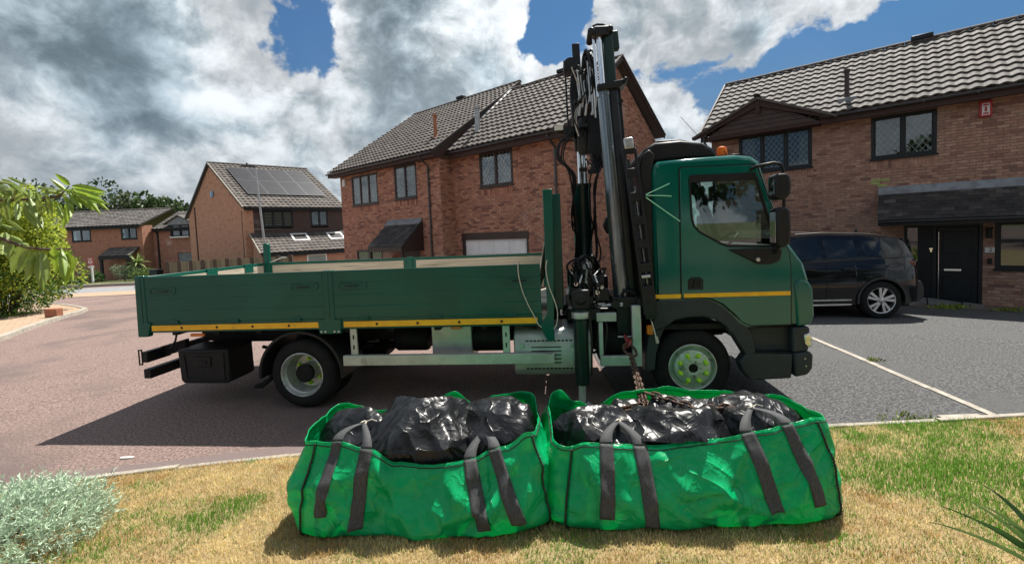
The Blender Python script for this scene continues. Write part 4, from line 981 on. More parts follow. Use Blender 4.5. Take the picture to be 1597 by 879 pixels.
# load bed
q = MB(); q.box(-.01, 4.96, .03, YW - .03, .985, 1.085); part(q, 'bed_floor', 'bed_board')
q = MB(); q.box(.10, 4.90, .002, .06, .975, 1.112); q.box(.10, 4.90, YW - .06, YW - .01, .975, 1.085); q.box(-.02, .03, .02, YW - .02, .96, 1.085); part(q, 'bed_rail', 'bed_green', bevel=.006)
for x in np.arange(.35, 4.9, .55):
    q = MB(); q.box(x, x + .07, .06, YW - .06, .93, .985); part(q, 'bed_bearer', 'chassis_black')
def board_profile(y_out, sgn):
    """dropside made of four stacked hollow planks with shallow joints between"""
    z0, z1 = 1.105, 1.660; pts = []; n_ = 4; h = (z1 - z0) / n_
    for i in range(n_):
        a = z0 + h * i; b = a + h
        pts += [(y_out + sgn * .003, a), (y_out, a + .008), (y_out, b - .008), (y_out + sgn * .003, b)]
    return pts + [(y_out + sgn * .030, z1), (y_out + sgn * .030, z0)]
def sideboard(x0, x1, y_out, sgn, near=True):
    q = MB(); q.prism(board_profile(y_out, sgn), x0, x1, 'yz'); b = q.build('side_board', 'bed_green', tk, smooth=20)
    q = MB(); yi = y_out + sgn * .030; q.box(x0 + .05, x1 - .05, min(yi, yi + sgn * .006), max(yi, yi + sgn * .006), 1.11, 1.615); q.build('inner_lining', 'bed_board', b)
    if near:
        for x in (x0 + .05, x1 - .41):     # recessed latch handles
            q = MB(); P0 = [(x, 1.465), (x + .03, 1.435), (x + .33, 1.44), (x + .36, 1.465), (x + .36, 1.505), (x + .33, 1.53), (x + .03, 1.535), (x, 1.505)]
            P1 = [(a * .86 + (x + .18) * .14, c * .7 + 1.485 * .3) for a, c in P0]; q.ring(P0, P1, y_out - .008, y_out + .008); q.box(x + .05, x + .30, y_out - .005, y_out + .002, 1.470, 1.497); q.build('latch', 'bed_green', b, bevel=.004)
            q = MB(); q.box(x + .10, x + .26, y_out - .012, y_out - .004, 1.474, 1.492); q.build('latch_lever', 'crane_green', b, bevel=.004)
        for x in np.linspace(x0 + .35, x1 - .35, 3):
            q = MB(); q.box(x - .06, x + .06, y_out - .012, y_out + .01, 1.085, 1.13); q.tube([(x - .07, y_out - .010, 1.105), (x + .07, y_out - .010, 1.105)], .010, 8); q.build('hinge', 'bed_green', b)
    return b
sideboard(.10, 2.37, -.012, 1); sideboard(2.50, 4.90, -.012, 1)
sideboard(.10, 2.55, YW + .012, -1, False); sideboard(2.67, 4.90, YW + .012, -1, False)
for x0, x1 in ((.150, 2.325), (2.60, 4.85)):
    q = MB(); q.box(x0, x1, -.014, -.002, 1.000, 1.066); st = part(q, 'reflective_stripe', 'stripe_yellow', bevel=.003)
    for x in np.linspace(x0 + .4, x1 - .4, 4): q = MB(); q.box(x - .014, x + .014, -.0155, -.013, 1.018, 1.048); q.build('stripe_mark', 'chain_rust', st)
# posts
def post(pts, y0, y1, name='corner_post'): q = MB(); q.prism(pts, y0, y1); return part(q, name, 'bed_green', bevel=.007)
post([(-.035, .93), (.10, .93), (.145, 1.10), (.105, 1.10), (.10, 1.675), (-.02, 1.675)], -.02, .05)
q = MB(); q.box(.035, .055, -.026, -.012, 1.10, 1.66); part(q, 'post_rib', 'bed_green', bevel=.004)
post([(2.30, .925), (2.56, .925), (2.575, 1.095), (2.497, 1.095), (2.497, 1.665), (2.373, 1.665), (2.373, 1.095), (2.285, 1.095)], -.018, .05, 'centre_post')
q = MB(); q.box(2.425, 2.445, -.024, -.01, 1.1, 1.655); part(q, 'post_rib', 'bed_green', bevel=.004)
for x in (2.33, 2.38, 2.49, 2.54):
    q = MB(); q.lathe([(0, -.03), (.012, -.028), (.014, -.018)], (x, 0, .955), 'y', 8); part(q, 'bolt', 'steel')
hp = post([(4.905, 1.00), (4.86, 1.00), (4.955, .80), (5.03, .80), (5.065, 2.47), (4.96, 2.47), (4.96, 1.10)], -.02, .075, 'head_post')
post([(4.96, 1.0), (5.04, 1.0), (5.04, 2.47), (4.96, 2.47)], YW - .075, YW + .02, 'head_post')
post([(.0, .95), (.10, .95), (.10, 1.97), (.07, 2.0), (.03, 2.0), (.0, 1.97)], YW - .03, YW + .03)
post([(2.56, .95), (2.66, .95), (2.66, 1.67), (2.56, 1.67)], YW - .03, YW + .02, 'centre_post')
q = MB(); q.tube([(.10, YW, 1.66), (.2, YW, 1.70), (.32, YW, 1.74), (.40, YW, 1.74)], .012, 8); part(q, 'lever', 'alu')
q = MB(); q.box(-.028, .0, .05, YW - .03, 1.095, 1.66); tb = part(q, 'tail_board', 'bed_green', bevel=.006)
q = MB(); q.box(.0, .008, .06, YW - .06, 1.11, 1.615); q.build('inner_lining', 'bed_board', tb)
for ky in (.45, .78): q = MB(); q.box(-.033, .016, YW * ky, YW * ky + .2, 1.53, 1.668); q.build('latch', 'bed_green', tb)
# headboard: framed sheet with upright ribs
q = MB(); q.box(4.985, 5.005, .075, YW - .075, 1.08, 2.45); hb = part(q, 'head_board', 'bed_green')
for y in np.arange(.18, 2.3, .17): q = MB(); q.prism([(5.005, y), (5.005, y + .11), (5.03, y + .085), (5.03, y + .025)], 1.1, 2.42, 'xy'); q.build('rib', 'bed_green', hb)
for y in np.arange(.18, 2.3, .17): q = MB(); q.prism([(4.985, y), (4.985, y + .11), (4.965, y + .085), (4.965, y + .025)], 1.1, 2.42, 'xy'); q.build('rib', 'bed_green', hb)
q = MB(); q.box(5.034, 5.15, .30, YW - .06, 1.10, 2.44); q.build('head_frame', 'bed_green', hb, bevel=.01)
q = MB(); q.box(4.97, 5.035, .075, YW - .075, 2.42, 2.475); q.build('top_rail', 'bed_green', hb, bevel=.008)
# under the bed
q = MB(); q.prism([(.30, .72), (.98, .72), (.99, .32), (.93, .285), (.36, .29), (.32, .33)], .16, .62); tbx = part(q, 'tool_box', 'black_plastic', bevel=.02)
q = MB(); q.ring([(.36, .68), (.93, .68), (.93, .33), (.38, .33)], [(.40, .65), (.89, .65), (.89, .36), (.42, .36)], .148, .162); q.box(.53, .75, .145, .162, .50, .63); q.build('box_lid', 'black_plastic', tbx, bevel=.006)
q = MB(); q.box(.60, .70, .130, .150, .545, .58); q.build('box_catch', 'black_plastic', tbx, bevel=.006)
q = MB(); q.box(-.18, -.08, .15, 2.25, .36, .48); part(q, 'underrun_bar', 'black_plastic', bevel=.01)
for y in (.62, 1.7): q = MB(); q.prism([(-.12, .40), (.0, .40), (.30, .75), (.18, .75)], y, y + .06); part(q, 'underrun_bracket', 'chassis_black')
q = MB(); q.box(-.20, -.12, .16, .52, .56, .70); rl = part(q, 'rear_lamp', 'black_plastic', bevel=.012)
q = MB(); q.box(-.212, -.198, .18, .32, .58, .68); q.build('lamp_lens', 'red_plastic', rl)
q = MB(); q.box(-.212, -.198, .34, .50, .58, .68); q.build('lamp_lens', 'orange_lens', rl)
q = MB(); q.box(-.20, -.12, 1.88, 2.24, .56, .70); rl = part(q, 'rear_lamp', 'black_plastic', bevel=.012)
q = MB(); q.box(-.212, -.198, 1.90, 2.04, .58, .68); q.build('lamp_lens', 'red_plastic', rl)
q = MB(); q.box(-.21, -.14, .52, 1.88, .58, .66); q.prism([(-.19, .56), (.20, .66), (.20, .80), (-.19, .70)], .40, .47); part(q, 'lamp_bar', 'chassis_black', bevel=.008)
q = MB(); q.tube([(-.02, .45, .97), (.10, .40, .92), (.12, .34, .80), (.05, .34, .70)], .012, 6); part(q, 'lamp_cable', 'hose')
q = MB(); q.ring([(-.24, .53), (-.19, .53), (-.19, .73), (-.24, .73)], [(-.232, .545), (-.198, .545), (-.198, .715), (-.232, .715)], .155, .17); part(q, 'lamp_guard', 'black_plastic')
q = MB(); q.box(.62, .80, .02, .05, .915, .95); part(q, 'side_marker', 'reflector_orange', bevel=.006)
def arch(cx_, cz_, r0, r1, a0, a1, y0, y1, name, m, n=22):
    q = MB(); o_ = [(cx_ + r1 * math.cos(t), cz_ + r1 * math.sin(t)) for t in np.linspace(a0, a1, n)]; i_ = [(cx_ + r0 * math.cos(t), cz_ + r0 * math.sin(t)) for t in np.linspace(a0, a1, n)]
    q.prism(o_ + i_[::-1], y0, y1); return part(q, name, m, bevel=.005)
arch(2.0, .42, .50, .535, R(-4), R(184), .03, .60, 'mudguard', 'black_plastic'); arch(2.0, .42, .50, .535, R(-4), R(184), 1.80, 2.37, 'mudguard', 'black_plastic')
q = MB(); q.tube([(1.47, .3, .42), (1.44, .28, .30), (1.36, .22, .24), (1.28, .20, .23)], [.02, .03, .035, .02], 6); part(q, 'mud_flap', 'rubber')
# aluminium side guard and brackets
q = MB(); q.box(2.55, 4.92, .015, .045, .535, .655); q.box(2.55, 4.92, .045, .075, .535, .548); q.box(2.55, 4.92, .045, .075, .642, .655); sg = part(q, 'side_guard', 'alu', bevel=.006)
q = MB(); q.tube([(4.92, .06, .54), (4.92, .06, .65)], .048, 12); q.box(4.90, 5.02, .01, .05, .545, .645); q.build('guard_end', 'alu', sg)
for x in (2.63, 4.44):
    q = MB(); q.box(x, x + .085, .06, .085, .655, .975); q.box(x, x + .012, .06, .13, .6, .975); b_ = part(q, 'guard_bracket', 'alu', bevel=.004)
    for z in (.72, .84): q = MB(); q.box(x + .034, x + .05, .056, .061, z, z + .05); q.build('bracket_slot', 'chassis_black', b_)
q = MB(); q.box(2.55, 4.92, YW - .045, YW - .015, .535, .655); part(q, 'side_guard', 'alu', bevel=.006)
q = MB(); q.box(3.55, 4.04, .28, .75, .50, .97); sb = part(q, 'metal_locker', 'alu', bevel=.012)
q = MB(); q.box(3.80, 3.93, .24, .285, .895, .94); q.build('side_marker', 'reflector_orange', sb, bevel=.008)
q = MB(); q.tube([(3.86, .26, .94), (3.90, .22, .98), (3.95, .26, 1.0)], .007, 6); q.build('marker_cable', 'hose', sb)
q = MB(); q.lathe([(0, -.22), (.16, -.22), (.19, -.18), (.19, .22), (.16, .26), (0, .26)], (4.2, .5, .76), 'x', 20); part(q, 'air_tank', 'chassis_black')
q = MB(); q.lathe([(0, -.2), (.14, -.2), (.16, -.17), (.16, .2), (.14, .23), (0, .23)], (3.2, .6, .72), 'x', 20); part(q, 'air_tank', 'chassis_black')
# slotted silencer guard
q = MB(); q.prism([(.10, .45), (.10, .80), (.16, .89), (.30, .92), (.62, .92), (.66, .80), (.66, .45), (.55, .36), (.18, .36)], 4.56, 5.44, 'yz'); sil = part(q, 'silencer_guard', 'alu', bevel=.02, smooth=50)
for i in range(12):
    for z in (.77, .45): q = MB(); x = 4.70 + i * .045; q.box(x, x + .03, .092, .102, z, z + .014); q.build('vent_slot', 'chassis_black', sil)
for z in (.70, .655, .61, .565, .52): q = MB(); q.box(4.76, 5.10, .090, .102, z, z + .008); q.build('vent_slot', 'chassis_black', sil)
for (x, z) in ((4.66, .72), (5.22, .72), (5.22, .52)): q = MB(); q.lathe([(0, -.014), (.022, -.012), (.026, 0)], (x, .1, z), 'y', 12); q.build('bolt', 'steel', sil)

# wheels
def wheel(x, yf, r, front, sgn=1, name='wheel'):
    """yf: outer face; sgn=1 near side (outside towards -y)"""
    def Y(d): return yf + sgn * d
    q = MB(); w_ = .26; rr = r
    q.lathe([(.255, Y(.02)), (.27, Y(.0)), (.33, Y(-.008)), (.385, Y(.012)), (rr - .012, Y(.045)), (rr, Y(.07)), (rr, Y(w_ - .07)), (rr - .012, Y(w_ - .045)), (.385, Y(w_ - .01)), (.27, Y(w_))], (x, 0, r), 'y', 48)
    wh = q.build(name, 'rubber', tk, smooth=50)
    for k, g in enumerate((.09, .125, .16, .19)):
        pass
    if front:
        q = MB(); q.lathe([(.262, Y(.004)), (.255, Y(.0)), (.245, Y(.012)), (.232, Y(.05)), (.205, Y(.055)), (.20, Y(.03)), (.195, Y(-.005)), (.175, Y(-.02)), (.125, Y(-.022)), (.115, Y(-.03)), (.065, Y(-.035)), (.05, Y(-.03)), (.05, Y(.0)), (0, Y(.0))], (x, 0, r), 'y', 40); rim = q.build('rim', 'rim_pale', wh, smooth=40)
        q = MB(); q.lathe([(.262, Y(-.004)), (.252, Y(-.008)), (.244, Y(-.002)), (.25, Y(.008))], (x, 0, r), 'y', 48); q.build('rim_edge', 'rim_silver', wh)
        q = MB(); q.lathe([(.05, Y(-.029)), (.05, Y(-.033)), (0, Y(-.034))], (x, 0, r), 'y', 20); q.build('hub_recess', 'chassis_black', wh)
        for k in range(10):
            t = 2 * math.pi * k / 10; q = MB(); q.lathe([(0, Y(-.042)), (.010, Y(-.042)), (.012, Y(-.03))], (x + .085 * math.cos(t), 0, r + .085 * math.sin(t)), 'y', 6); q.build('hub_bolt', 'rim_silver', wh)
        yn, rn = -.022, .150
    else:
        q = MB(); q.lathe([(.268, Y(-.004)), (.258, Y(-.008)), (.250, Y(.0)), (.245, Y(.03)), (.225, Y(.05)), (.222, Y(.13)), (.205, Y(.15)), (.195, Y(.185)), (.11, Y(.19)), (.108, Y(.06)), (.095, Y(.045)), (0, Y(.045))], (x, 0, r), 'y', 40); q.build('rim', 'rim_silver', wh, smooth=40)
        q = MB(); q.lathe([(.109, Y(.10)), (.112, Y(.055)), (.095, Y(.04)), (0, Y(.038))], (x, 0, r), 'y', 24); q.build('hub', 'chassis_black', wh)
        q = MB(); q.lathe([(.255, Y(.30)), (.33, Y(.29)), (r - .012, Y(.33)), (r, Y(.36)), (r, Y(.50)), (r - .02, Y(.55)), (.255, Y(.56))], (x, 0, r), 'y', 40); q.build('inner_tyre', 'rubber', wh)
        yn, rn = .185, .150
    for k in range(8 if front else 6):
        t = 2 * math.pi * (k + .5) / (8 if front else 6); nx_, nz_ = x + rn * math.cos(t), r + rn * math.sin(t)
        q = MB(); q.lathe([(0, Y(yn - .045)), (.012, Y(yn - .045)), (.019, Y(yn - .035)), (.020, Y(yn - .002)), (.028, Y(yn))], (nx_, 0, nz_), 'y', 10)
        q.prism([(nx_ + .03 * math.cos(t + 2.2), nz_ + .03 * math.sin(t + 2.2)), (nx_ + .03 * math.cos(t + 4.0), nz_ + .03 * math.sin(t + 4.0)), (nx_ + .055 * math.cos(t + 1.2 + k), nz_ + .055 * math.sin(t + 1.2 + k))], Y(yn - .012), Y(yn - .004)); q.build('nut_indicator', 'nut_green', wh)
    return wh
wheel(2.0, .06, .42, False); wheel(6.55, .17, .43, True); wheel(2.0, YW - .06, .42, False, -1); wheel(6.55, YW - .17, .43, True, -1)

# ------------------------------------------------------------------ cab
CY0, CY1 = .115, YW - .115
prof = [(6.14, 1.19), (6.14, 2.60), (6.16, 2.68), (6.22, 2.725), (6.60, 2.745), (7.03, 2.75), (7.19, 2.725), (7.27, 2.665), (7.54, 1.82), (7.62, 1.70), (7.72, 1.55), (7.765, 1.38), (7.785, .96), (7.74, .88)]
cc = Vector((6.95, 1.75))
def shrink(p, s):
    d = Vector(p) - cc; return (p[0] - s * d.x / d.length, p[1] - s * d.y / d.length)
SLICE = [(CY0, .055), (CY0 + .012, .03), (CY0 + .035, .010), (CY0 + .075, 0), (1.2, 0), (CY1 - .075, 0), (CY1 - .035, .010), (CY1 - .012, .03), (CY1, .055)]
def loft(idx, name, m, ys=SLICE, parent=None, bow=.0, off=0.0, solid=0):
    q = MB(); rows = []
    for (y, s) in ys:
        rows.append([(shrink(prof[i], s + off)[0] + bow * (1 - ((y - 1.2) / 1.1) ** 2), y, shrink(prof[i], s + off)[1]) for i in idx])
    q.grid(rows); return q.build(name, m, parent or tk, smooth=50, solid=solid)
cabr = loft(range(0, 8), 'cab_roof', 'truck_green')
scr_y0, scr_y1 = CY0 + .14, CY1 - .14
fy = [(CY0, .055), (CY0 + .012, .03), (CY0 + .035, .010), (CY0 + .075, 0), (scr_y0, 0)]
gy_ = [(YW - a, s) for a, s in fy][::-1]
loft((7, 8), 'windscreen_pillar', 'truck_green', fy); loft((7, 8), 'windscreen_pillar', 'truck_green', gy_)
loft((7, 8), 'windscreen', 'cab_glass', [(y, 0) for y in np.linspace(scr_y0, scr_y1, 7)])
frnt = loft(range(8, 14), 'cab_front', 'truck_green', SLICE)
q = MB(); q.box(7.775, 7.80, .5, 1.9, 1.02, 1.30); q.build('grille', 'black_plastic', frnt, bevel=.01)
for k in range(3): q = MB(); q.box(7.795, 7.815, .52, 1.88, 1.05 + k * .08, 1.09 + k * .08); q.build('grille_bar', 'dark_trim', frnt)
q = MB(); q.box(6.15, 7.70, CY0 + .06, CY1 - .06, .86, .92); part(q, 'cab_floor', 'chassis_black')
def panel(outer, holes, y, th, name, m, parent=None, bevel=0):
    bm = bmesh.new()
    for loop in [outer] + holes:
        vs = [bm.verts.new((p[0], y, p[1])) for p in loop]
        for i in range(len(vs)): bm.edges.new((vs[i], vs[(i + 1) % len(vs)]))
    bmesh.ops.triangle_fill(bm, use_beauty=True, use_dissolve=False, edges=bm.edges[:])
    bmesh.ops.dissolve_limit(bm, angle_limit=.01, verts=bm.verts[:], edges=bm.edges[:])
    bm.normal_update()
    r_ = bmesh.ops.extrude_face_region(bm, geom=bm.faces[:])
    for v in r_['geom']:
        if isinstance(v, bmesh.types.BMVert): v.co.y += th
    bmesh.ops.recalc_face_normals(bm, faces=bm.faces)
    me = bpy.data.meshes.new(name); bm.to_mesh(me); bm.free(); me.materials.append(MATS[m]); return link(name, me, parent or tk, bevel)
outl = [shrink(p, .055) for p in prof]
archl = [(7.12, .885), (7.04, .93), (6.96, 1.02), (6.86, 1.12), (6.74, 1.185), (6.66, 1.20)]
outline = outl[1:] + archl + [(6.195, 1.20)]
WIN = [(6.545, 2.54), (6.53, 2.50), (6.548, 2.08), (6.57, 2.00), (6.63, 1.93), (6.86, 1.79), (6.92, 1.765), (7.40, 1.745), (7.425, 1.77), (7.235, 2.49), (7.20, 2.535)]
panel(outline, [WIN], CY0, .03, 'cab_side', 'truck_green'); panel(outline, [WIN], CY1 - .03, .03, 'cab_side', 'truck_green')
DOOR = [(6.44, 2.60), (6.455, 2.635), (7.19, 2.625), (7.235, 2.59), (7.50, 1.80), (7.545, 1.68), (7.56, 1.55), (7.56, .91), (7.14, .905), (7.06, .945), (6.98, 1.04), (6.87, 1.145), (6.75, 1.205), (6.66, 1.22), (6.435, 1.222)]
for yy, th, nearside in ((CY0 - .014, .012, True), (CY1 + .002, .012, False)):
    d_ = panel(DOOR, [WIN], yy, th, 'cab_door', 'truck_green', bevel=.006)
    ys = yy if nearside else yy + th; sg_ = -1 if nearside else 1
    dcx = sum(p[0] for p in DOOR) / len(DOOR); q = MB(); q.ring([(a + .011 * (1 if a > dcx else -1), c + .011 * (1 if c > 1.7 else -1)) for a, c in DOOR], DOOR, min(ys - sg_ * .012, ys - sg_ * .007), max(ys - sg_ * .012, ys - sg_ * .007)); q.build('door_gap_line', 'chassis_black', d_)  # black ring drawn round the door for the shade in its shut gap
    WI = [(a + (6.95 - a) * .045, c + (2.14 - c) * .06) for a, c in WIN]
    q = MB(); q.ring(WIN, WI, min(ys + sg_ * .004, ys - sg_ * .03), max(ys + sg_ * .004, ys - sg_ * .03)); q.build('window_seal', 'black_plastic', d_)
    q = MB(); q.prism(WI, ys - sg_ * .016, ys - sg_ * .020); q.build('door_glass', 'cab_glass', d_)
    q = MB(); q.prism([(6.54, 2.55), (6.53, 2.47), (7.245, 2.465), (7.21, 2.545)], min(ys + sg_ * .012, ys), max(ys + sg_ * .012, ys)); q.build('wind_deflector', 'black_plastic', d_, bevel=.004)
    q = MB(); q.prism([(6.92, 1.735), (7.44, 1.745), (7.47, 1.70), (7.44, 1.60), (7.36, 1.565), (7.22, 1.57), (7.08, 1.65)], min(ys + sg_ * .03, ys), max(ys + sg_ * .03, ys)); mt_ = q.build('mirror_base', 'black_plastic', d_, bevel=.012)
    q = MB(); q.lathe([(0, ys + sg_ * .036), (.02, ys + sg_ * .034), (.024, ys + sg_ * .028)], (7.22, 0, 1.62), 'y', 12); q.build('door_lock', 'steel', d_)
    q = MB(); q.ring([(6.50, 1.31), (6.66, 1.31), (6.66, 1.42), (6.62, 1.45), (6.54, 1.45), (6.50, 1.42)], [(6.515, 1.32), (6.645, 1.32), (6.645, 1.41), (6.61, 1.438), (6.55, 1.438), (6.515, 1.41)], min(ys + sg_ * .004, ys - sg_ * .004), max(ys + sg_ * .004, ys - sg_ * .004)); q.build('handle_recess', 'black_plastic', d_, bevel=.002)
    q = MB(); q.prism([(6.515, 1.325), (6.64, 1.325), (6.64, 1.41), (6.61, 1.432), (6.55, 1.432), (6.515, 1.41)], min(ys, ys + sg_ * .003), max(ys, ys + sg_ * .003)); q.prism([(6.55, 1.33), (6.58, 1.33), (6.61, 1.43), (6.57, 1.43)], min(ys, ys + sg_ * .018), max(ys, ys + sg_ * .018)); q.build('door_handle', 'black_plastic', d_)
    q = MB(); q.box(6.455, 7.555, min(ys, ys + sg_ * .006), max(ys, ys + sg_ * .006), 1.222 + .003, 1.270); q.build('reflective_stripe', 'stripe_yellow', d_, bevel=.002)
    q = MB(); q.box(6.145, 6.425, min(ys, ys + sg_ * .004), max(ys, ys + sg_ * .004), 1.222, 1.268); part(q, 'reflective_stripe', 'stripe_yellow', bevel=.002)
# rounded corner panel ahead of the door, lower cab and bumper
q = MB(); q.prism([(7.60, 1.36), (7.66, 1.40), (7.745, 1.36), (7.785, 1.28), (7.795, 1.00), (7.755, .90), (7.62, .885)], CY0 - .02, CY0 + .22); part(q, 'corner_panel', 'truck_green', bevel=.025, seg=3)
q = MB(); q.prism([(7.60, 1.36), (7.66, 1.40), (7.745, 1.36), (7.785, 1.28), (7.795, 1.00), (7.755, .90), (7.62, .885)], CY1 - .22, CY1 + .02); part(q, 'corner_panel', 'truck_green', bevel=.025, seg=3)
FEN = [(6.125, 1.20), (6.66, 1.20), (6.74, 1.185), (6.86, 1.12), (6.96, 1.02), (7.04, .93), (7.12, .885), (7.56, .885), (7.56, .60), (7.10, .60), (7.05, .66), (6.97, .80), (6.88, .91), (6.78, .98), (6.66, 1.01), (6.50, 1.01), (6.36, .98), (6.25, .90), (6.125, .86)]
for a, b in ((CY0 - .012, CY0 + .16), (CY1 - .16, CY1 + .012)):
    q = MB(); q.prism([FEN[i] for i in (0, 1, 2, 3, 4, 5, 6)] + [(7.16, .80), (7.20, .60), (7.10, .57)] + FEN[10:], a, b); part(q, 'wheel_arch', 'dark_trim', bevel=.012, seg=2)
    q = MB(); q.prism([(6.125, .86), (6.25, .90), (6.20, .78), (6.15, .60), (6.13, .42), (6.02, .40), (6.03, .55), (6.07, .80)], a + .02, b + .1); part(q, 'arch_tail', 'dark_trim', bevel=.01)
    ins = .10 if a < 1 else -.10
    q = MB(); q.box(7.17, 7.58, min(a, b) + max(0, ins), max(a, b) + min(0, ins) + .0, .58, .89); part(q, 'step_recess', 'dark_trim')
    q = MB(); q.prism([(7.10, .60), (7.58, .585), (7.56, .32), (7.14, .30), (7.06, .40), (7.03, .50)], a - .004, b - .02); stp = part(q, 'step', 'dark_trim', bevel=.016)
    q = MB(); q.box(7.16, 7.54, a + .0, b - .03, .597, .606); q.build('step_tread', 'black_plastic', stp)
for s_, a, b in ((1, CY0 - .015, CY0 + .5), (-1, CY1 - .5, CY1 + .015)):
    q = MB(); q.prism([(7.575, .87), (7.73, .885), (7.755, .86), (7.735, .62), (7.575, .60)], a, b); hl = part(q, 'headlamp_housing', 'dark_trim', bevel=.018)
    yl = a if s_ > 0 else b
    q = MB(); q.prism([(7.69, .80), (7.745, .812), (7.766, .78), (7.762, .66), (7.72, .665), (7.69, .70)], min(yl - s_ * .006, yl + s_ * .35), max(yl - s_ * .006, yl + s_ * .35)); q.build('headlamp', 'chrome', hl, bevel=.012)
    q = MB(); q.prism([(7.685, .805), (7.755, .816), (7.775, .78), (7.770, .655), (7.715, .66), (7.685, .70)], min(yl - s_ * .010, yl + s_ * .36), max(yl - s_ * .010, yl + s_ * .36)); q.build('lamp_lens', 'clear_lens', hl, bevel=.012)
q = MB(); q.prism([(7.58, .595), (7.745, .615), (7.78, .58), (7.77, .43), (7.72, .36), (7.59, .335)], CY0 - .03, CY1 + .03); bmp = part(q, 'bumper', 'dark_trim', bevel=.025, seg=3)
for (x, z) in ((7.69, .54), (7.70, .46)): q = MB(); q.lathe([(0, CY0 - .036), (.008, CY0 - .036), (.010, CY0 - .028)], (x, 0, z), 'y', 8); q.build('bumper_bolt', 'steel', bmp)
q = MB(); q.box(6.05, 6.12, CY0 - .02, CY0 + .02, .82, .93); part(q, 'side_marker', 'orange_lens', bevel=.012)
# black air deflector at the back of the cab and on the roof
for a, b in ((CY0 + .01, CY0 + .10), (CY1 - .10, CY1 - .01)):
    q = MB(); q.prism([(6.02, 1.22), (6.02, 2.66), (6.05, 2.80), (6.13, 2.86), (6.19, 2.80), (6.15, 2.6), (6.15, 1.22)], a, b); part(q, 'cab_side_deflector', 'black_plastic', bevel=.02, smooth=50)
q = MB(); q.box(6.06, 6.14, CY0 + .05, CY1 - .05, 1.15, 2.75); part(q, 'cab_rear_wall', 'black_plastic', bevel=.03)
q = MB(); q.prism([(6.10, 2.72), (6.06, 2.80), (6.10, 2.88), (6.22, 2.95), (6.50, 2.96), (6.74, 2.92), (6.86, 2.84), (6.90, 2.75), (6.5, 2.745)], .27, YW - .27); dfl = part(q, 'roof_deflector', 'black_plastic', bevel=.04, seg=3, smooth=50)
q = MB(); q.prism([(6.24, 2.93), (6.26, 2.985), (6.52, 2.985), (6.76, 2.91), (6.74, 2.88)], .34, YW - .5); q.build('deflector_ridge', 'black_plastic', dfl, bevel=.02)
q = MB(); q.lathe([(.075, 2.745), (.08, 2.80), (.07, 2.81)], (7.06, .62, 0), 'z', 18); bc = part(q, 'beacon', 'black_plastic')
q = MB(); q.lathe([(.056, 2.80), (.058, 2.87), (.050, 2.905), (.025, 2.918), (0, 2.918)], (7.06, .62, 0), 'z', 18); q.build('beacon_lens', 'orange_lens', bc)
q = MB(); q.prism([(7.03, 2.745), (7.05, 2.78), (7.13, 2.775), (7.17, 2.735)], .28, .42); part(q, 'marker_lamp', 'black_plastic', bevel=.008)
q = MB(); q.tube([(7.05, .4, 2.75), (7.01, .4, 2.83)], .006, 6); part(q, 'aerial', 'black_plastic')
# mirrors
for s_, yb in ((1, CY0), (-1, CY1)):
    ym = yb - s_ * .16
    q = MB(); q.tube([(7.16, yb, 2.57), (7.20, yb - s_ * .06, 2.60), (7.34, ym, 2.615), (7.40, ym, 2.60), (7.425, ym, 2.55), (7.43, ym, 2.30), (7.43, ym, 1.95), (7.40, yb - s_ * .08, 1.70), (7.36, yb, 1.66)], .017, 10); arm = part(q, 'mirror_arm', 'black_plastic')
    def shell(z0, z1, x0, x1, nm):
        q = MB(); y0_, y1_ = ym - .09, ym + .09
        q.prism([(x0, z0 + .03), (x0 + .02, z0), (x1 - .04, z0), (x1, z0 + .05), (x1 + .01, (z0 + z1) / 2), (x1, z1 - .04), (x1 - .03, z1), (x0 + .02, z1), (x0, z1 - .03)], y0_, y1_); o_ = q.build(nm, 'black_plastic', arm, bevel=.03, seg=3, smooth=50)
        q = MB(); q.box(x0 - .004, x0 + .002, y0_ + .03, y1_ - .03, z0 + .05, z1 - .05); part(q, 'mirror_glass', 'mirror_glass')
    shell(2.235, 2.50, 7.31, 7.46, 'mirror_shell'); shell(1.75, 2.16, 7.32, 7.455, 'mirror_shell')
# inside the cab
for y0_ in (.32, 1.45):
    q = MB(); q.box(6.45, 6.92, y0_, y0_ + .5, 1.20, 1.42); q.prism([(6.40, 1.40), (6.54, 1.40), (6.42, 2.05), (6.34, 2.02)], y0_ + .02, y0_ + .48); st_ = part(q, 'seat', 'seat_cloth', bevel=.04)
    q = MB(); q.prism([(6.36, 2.06), (6.44, 2.08), (6.42, 2.28), (6.36, 2.26)], y0_ + .12, y0_ + .38); q.build('head_rest', 'seat_cloth', st_, bevel=.03)
q = MB(); q.prism([(7.10, 1.30), (7.16, 1.66), (7.30, 1.76), (7.50, 1.76), (7.62, 1.55), (7.6, 1.0), (7.3, .95)], CY0 + .08, CY1 - .08); part(q, 'dashboard', 'dash', bevel=.03)
q = MB(); c_ = Vector((7.02, .57, 1.78)); e1 = Vector((0, 1, 0)); e2 = Vector((.80, 0, .60)).normalized()
q.tube([c_ + (e1 * math.cos(t) + e2 * math.sin(t)) * .21 for t in np.linspace(0, 2 * math.pi, 28)], .016, 8, False); q.tube([c_ - e1 * .2, c_ + Vector((.05, 0, -.04)), c_ + e1 * .2], .018, 6); q.tube([c_ + Vector((.05, 0, -.04)), c_ + Vector((.3, 0, -.3))], .03, 8); part(q, 'steering_wheel', 'black_plastic')
q = MB(); q.box(6.18, 6.22, CY0 + .08, CY1 - .08, 1.0, 2.6); part(q, 'cab_lining', 'dash')
q = MB(); q.box(7.02, 7.20, .6, 1.0, 2.30, 2.48); part(q, 'sun_visor', 'dash')
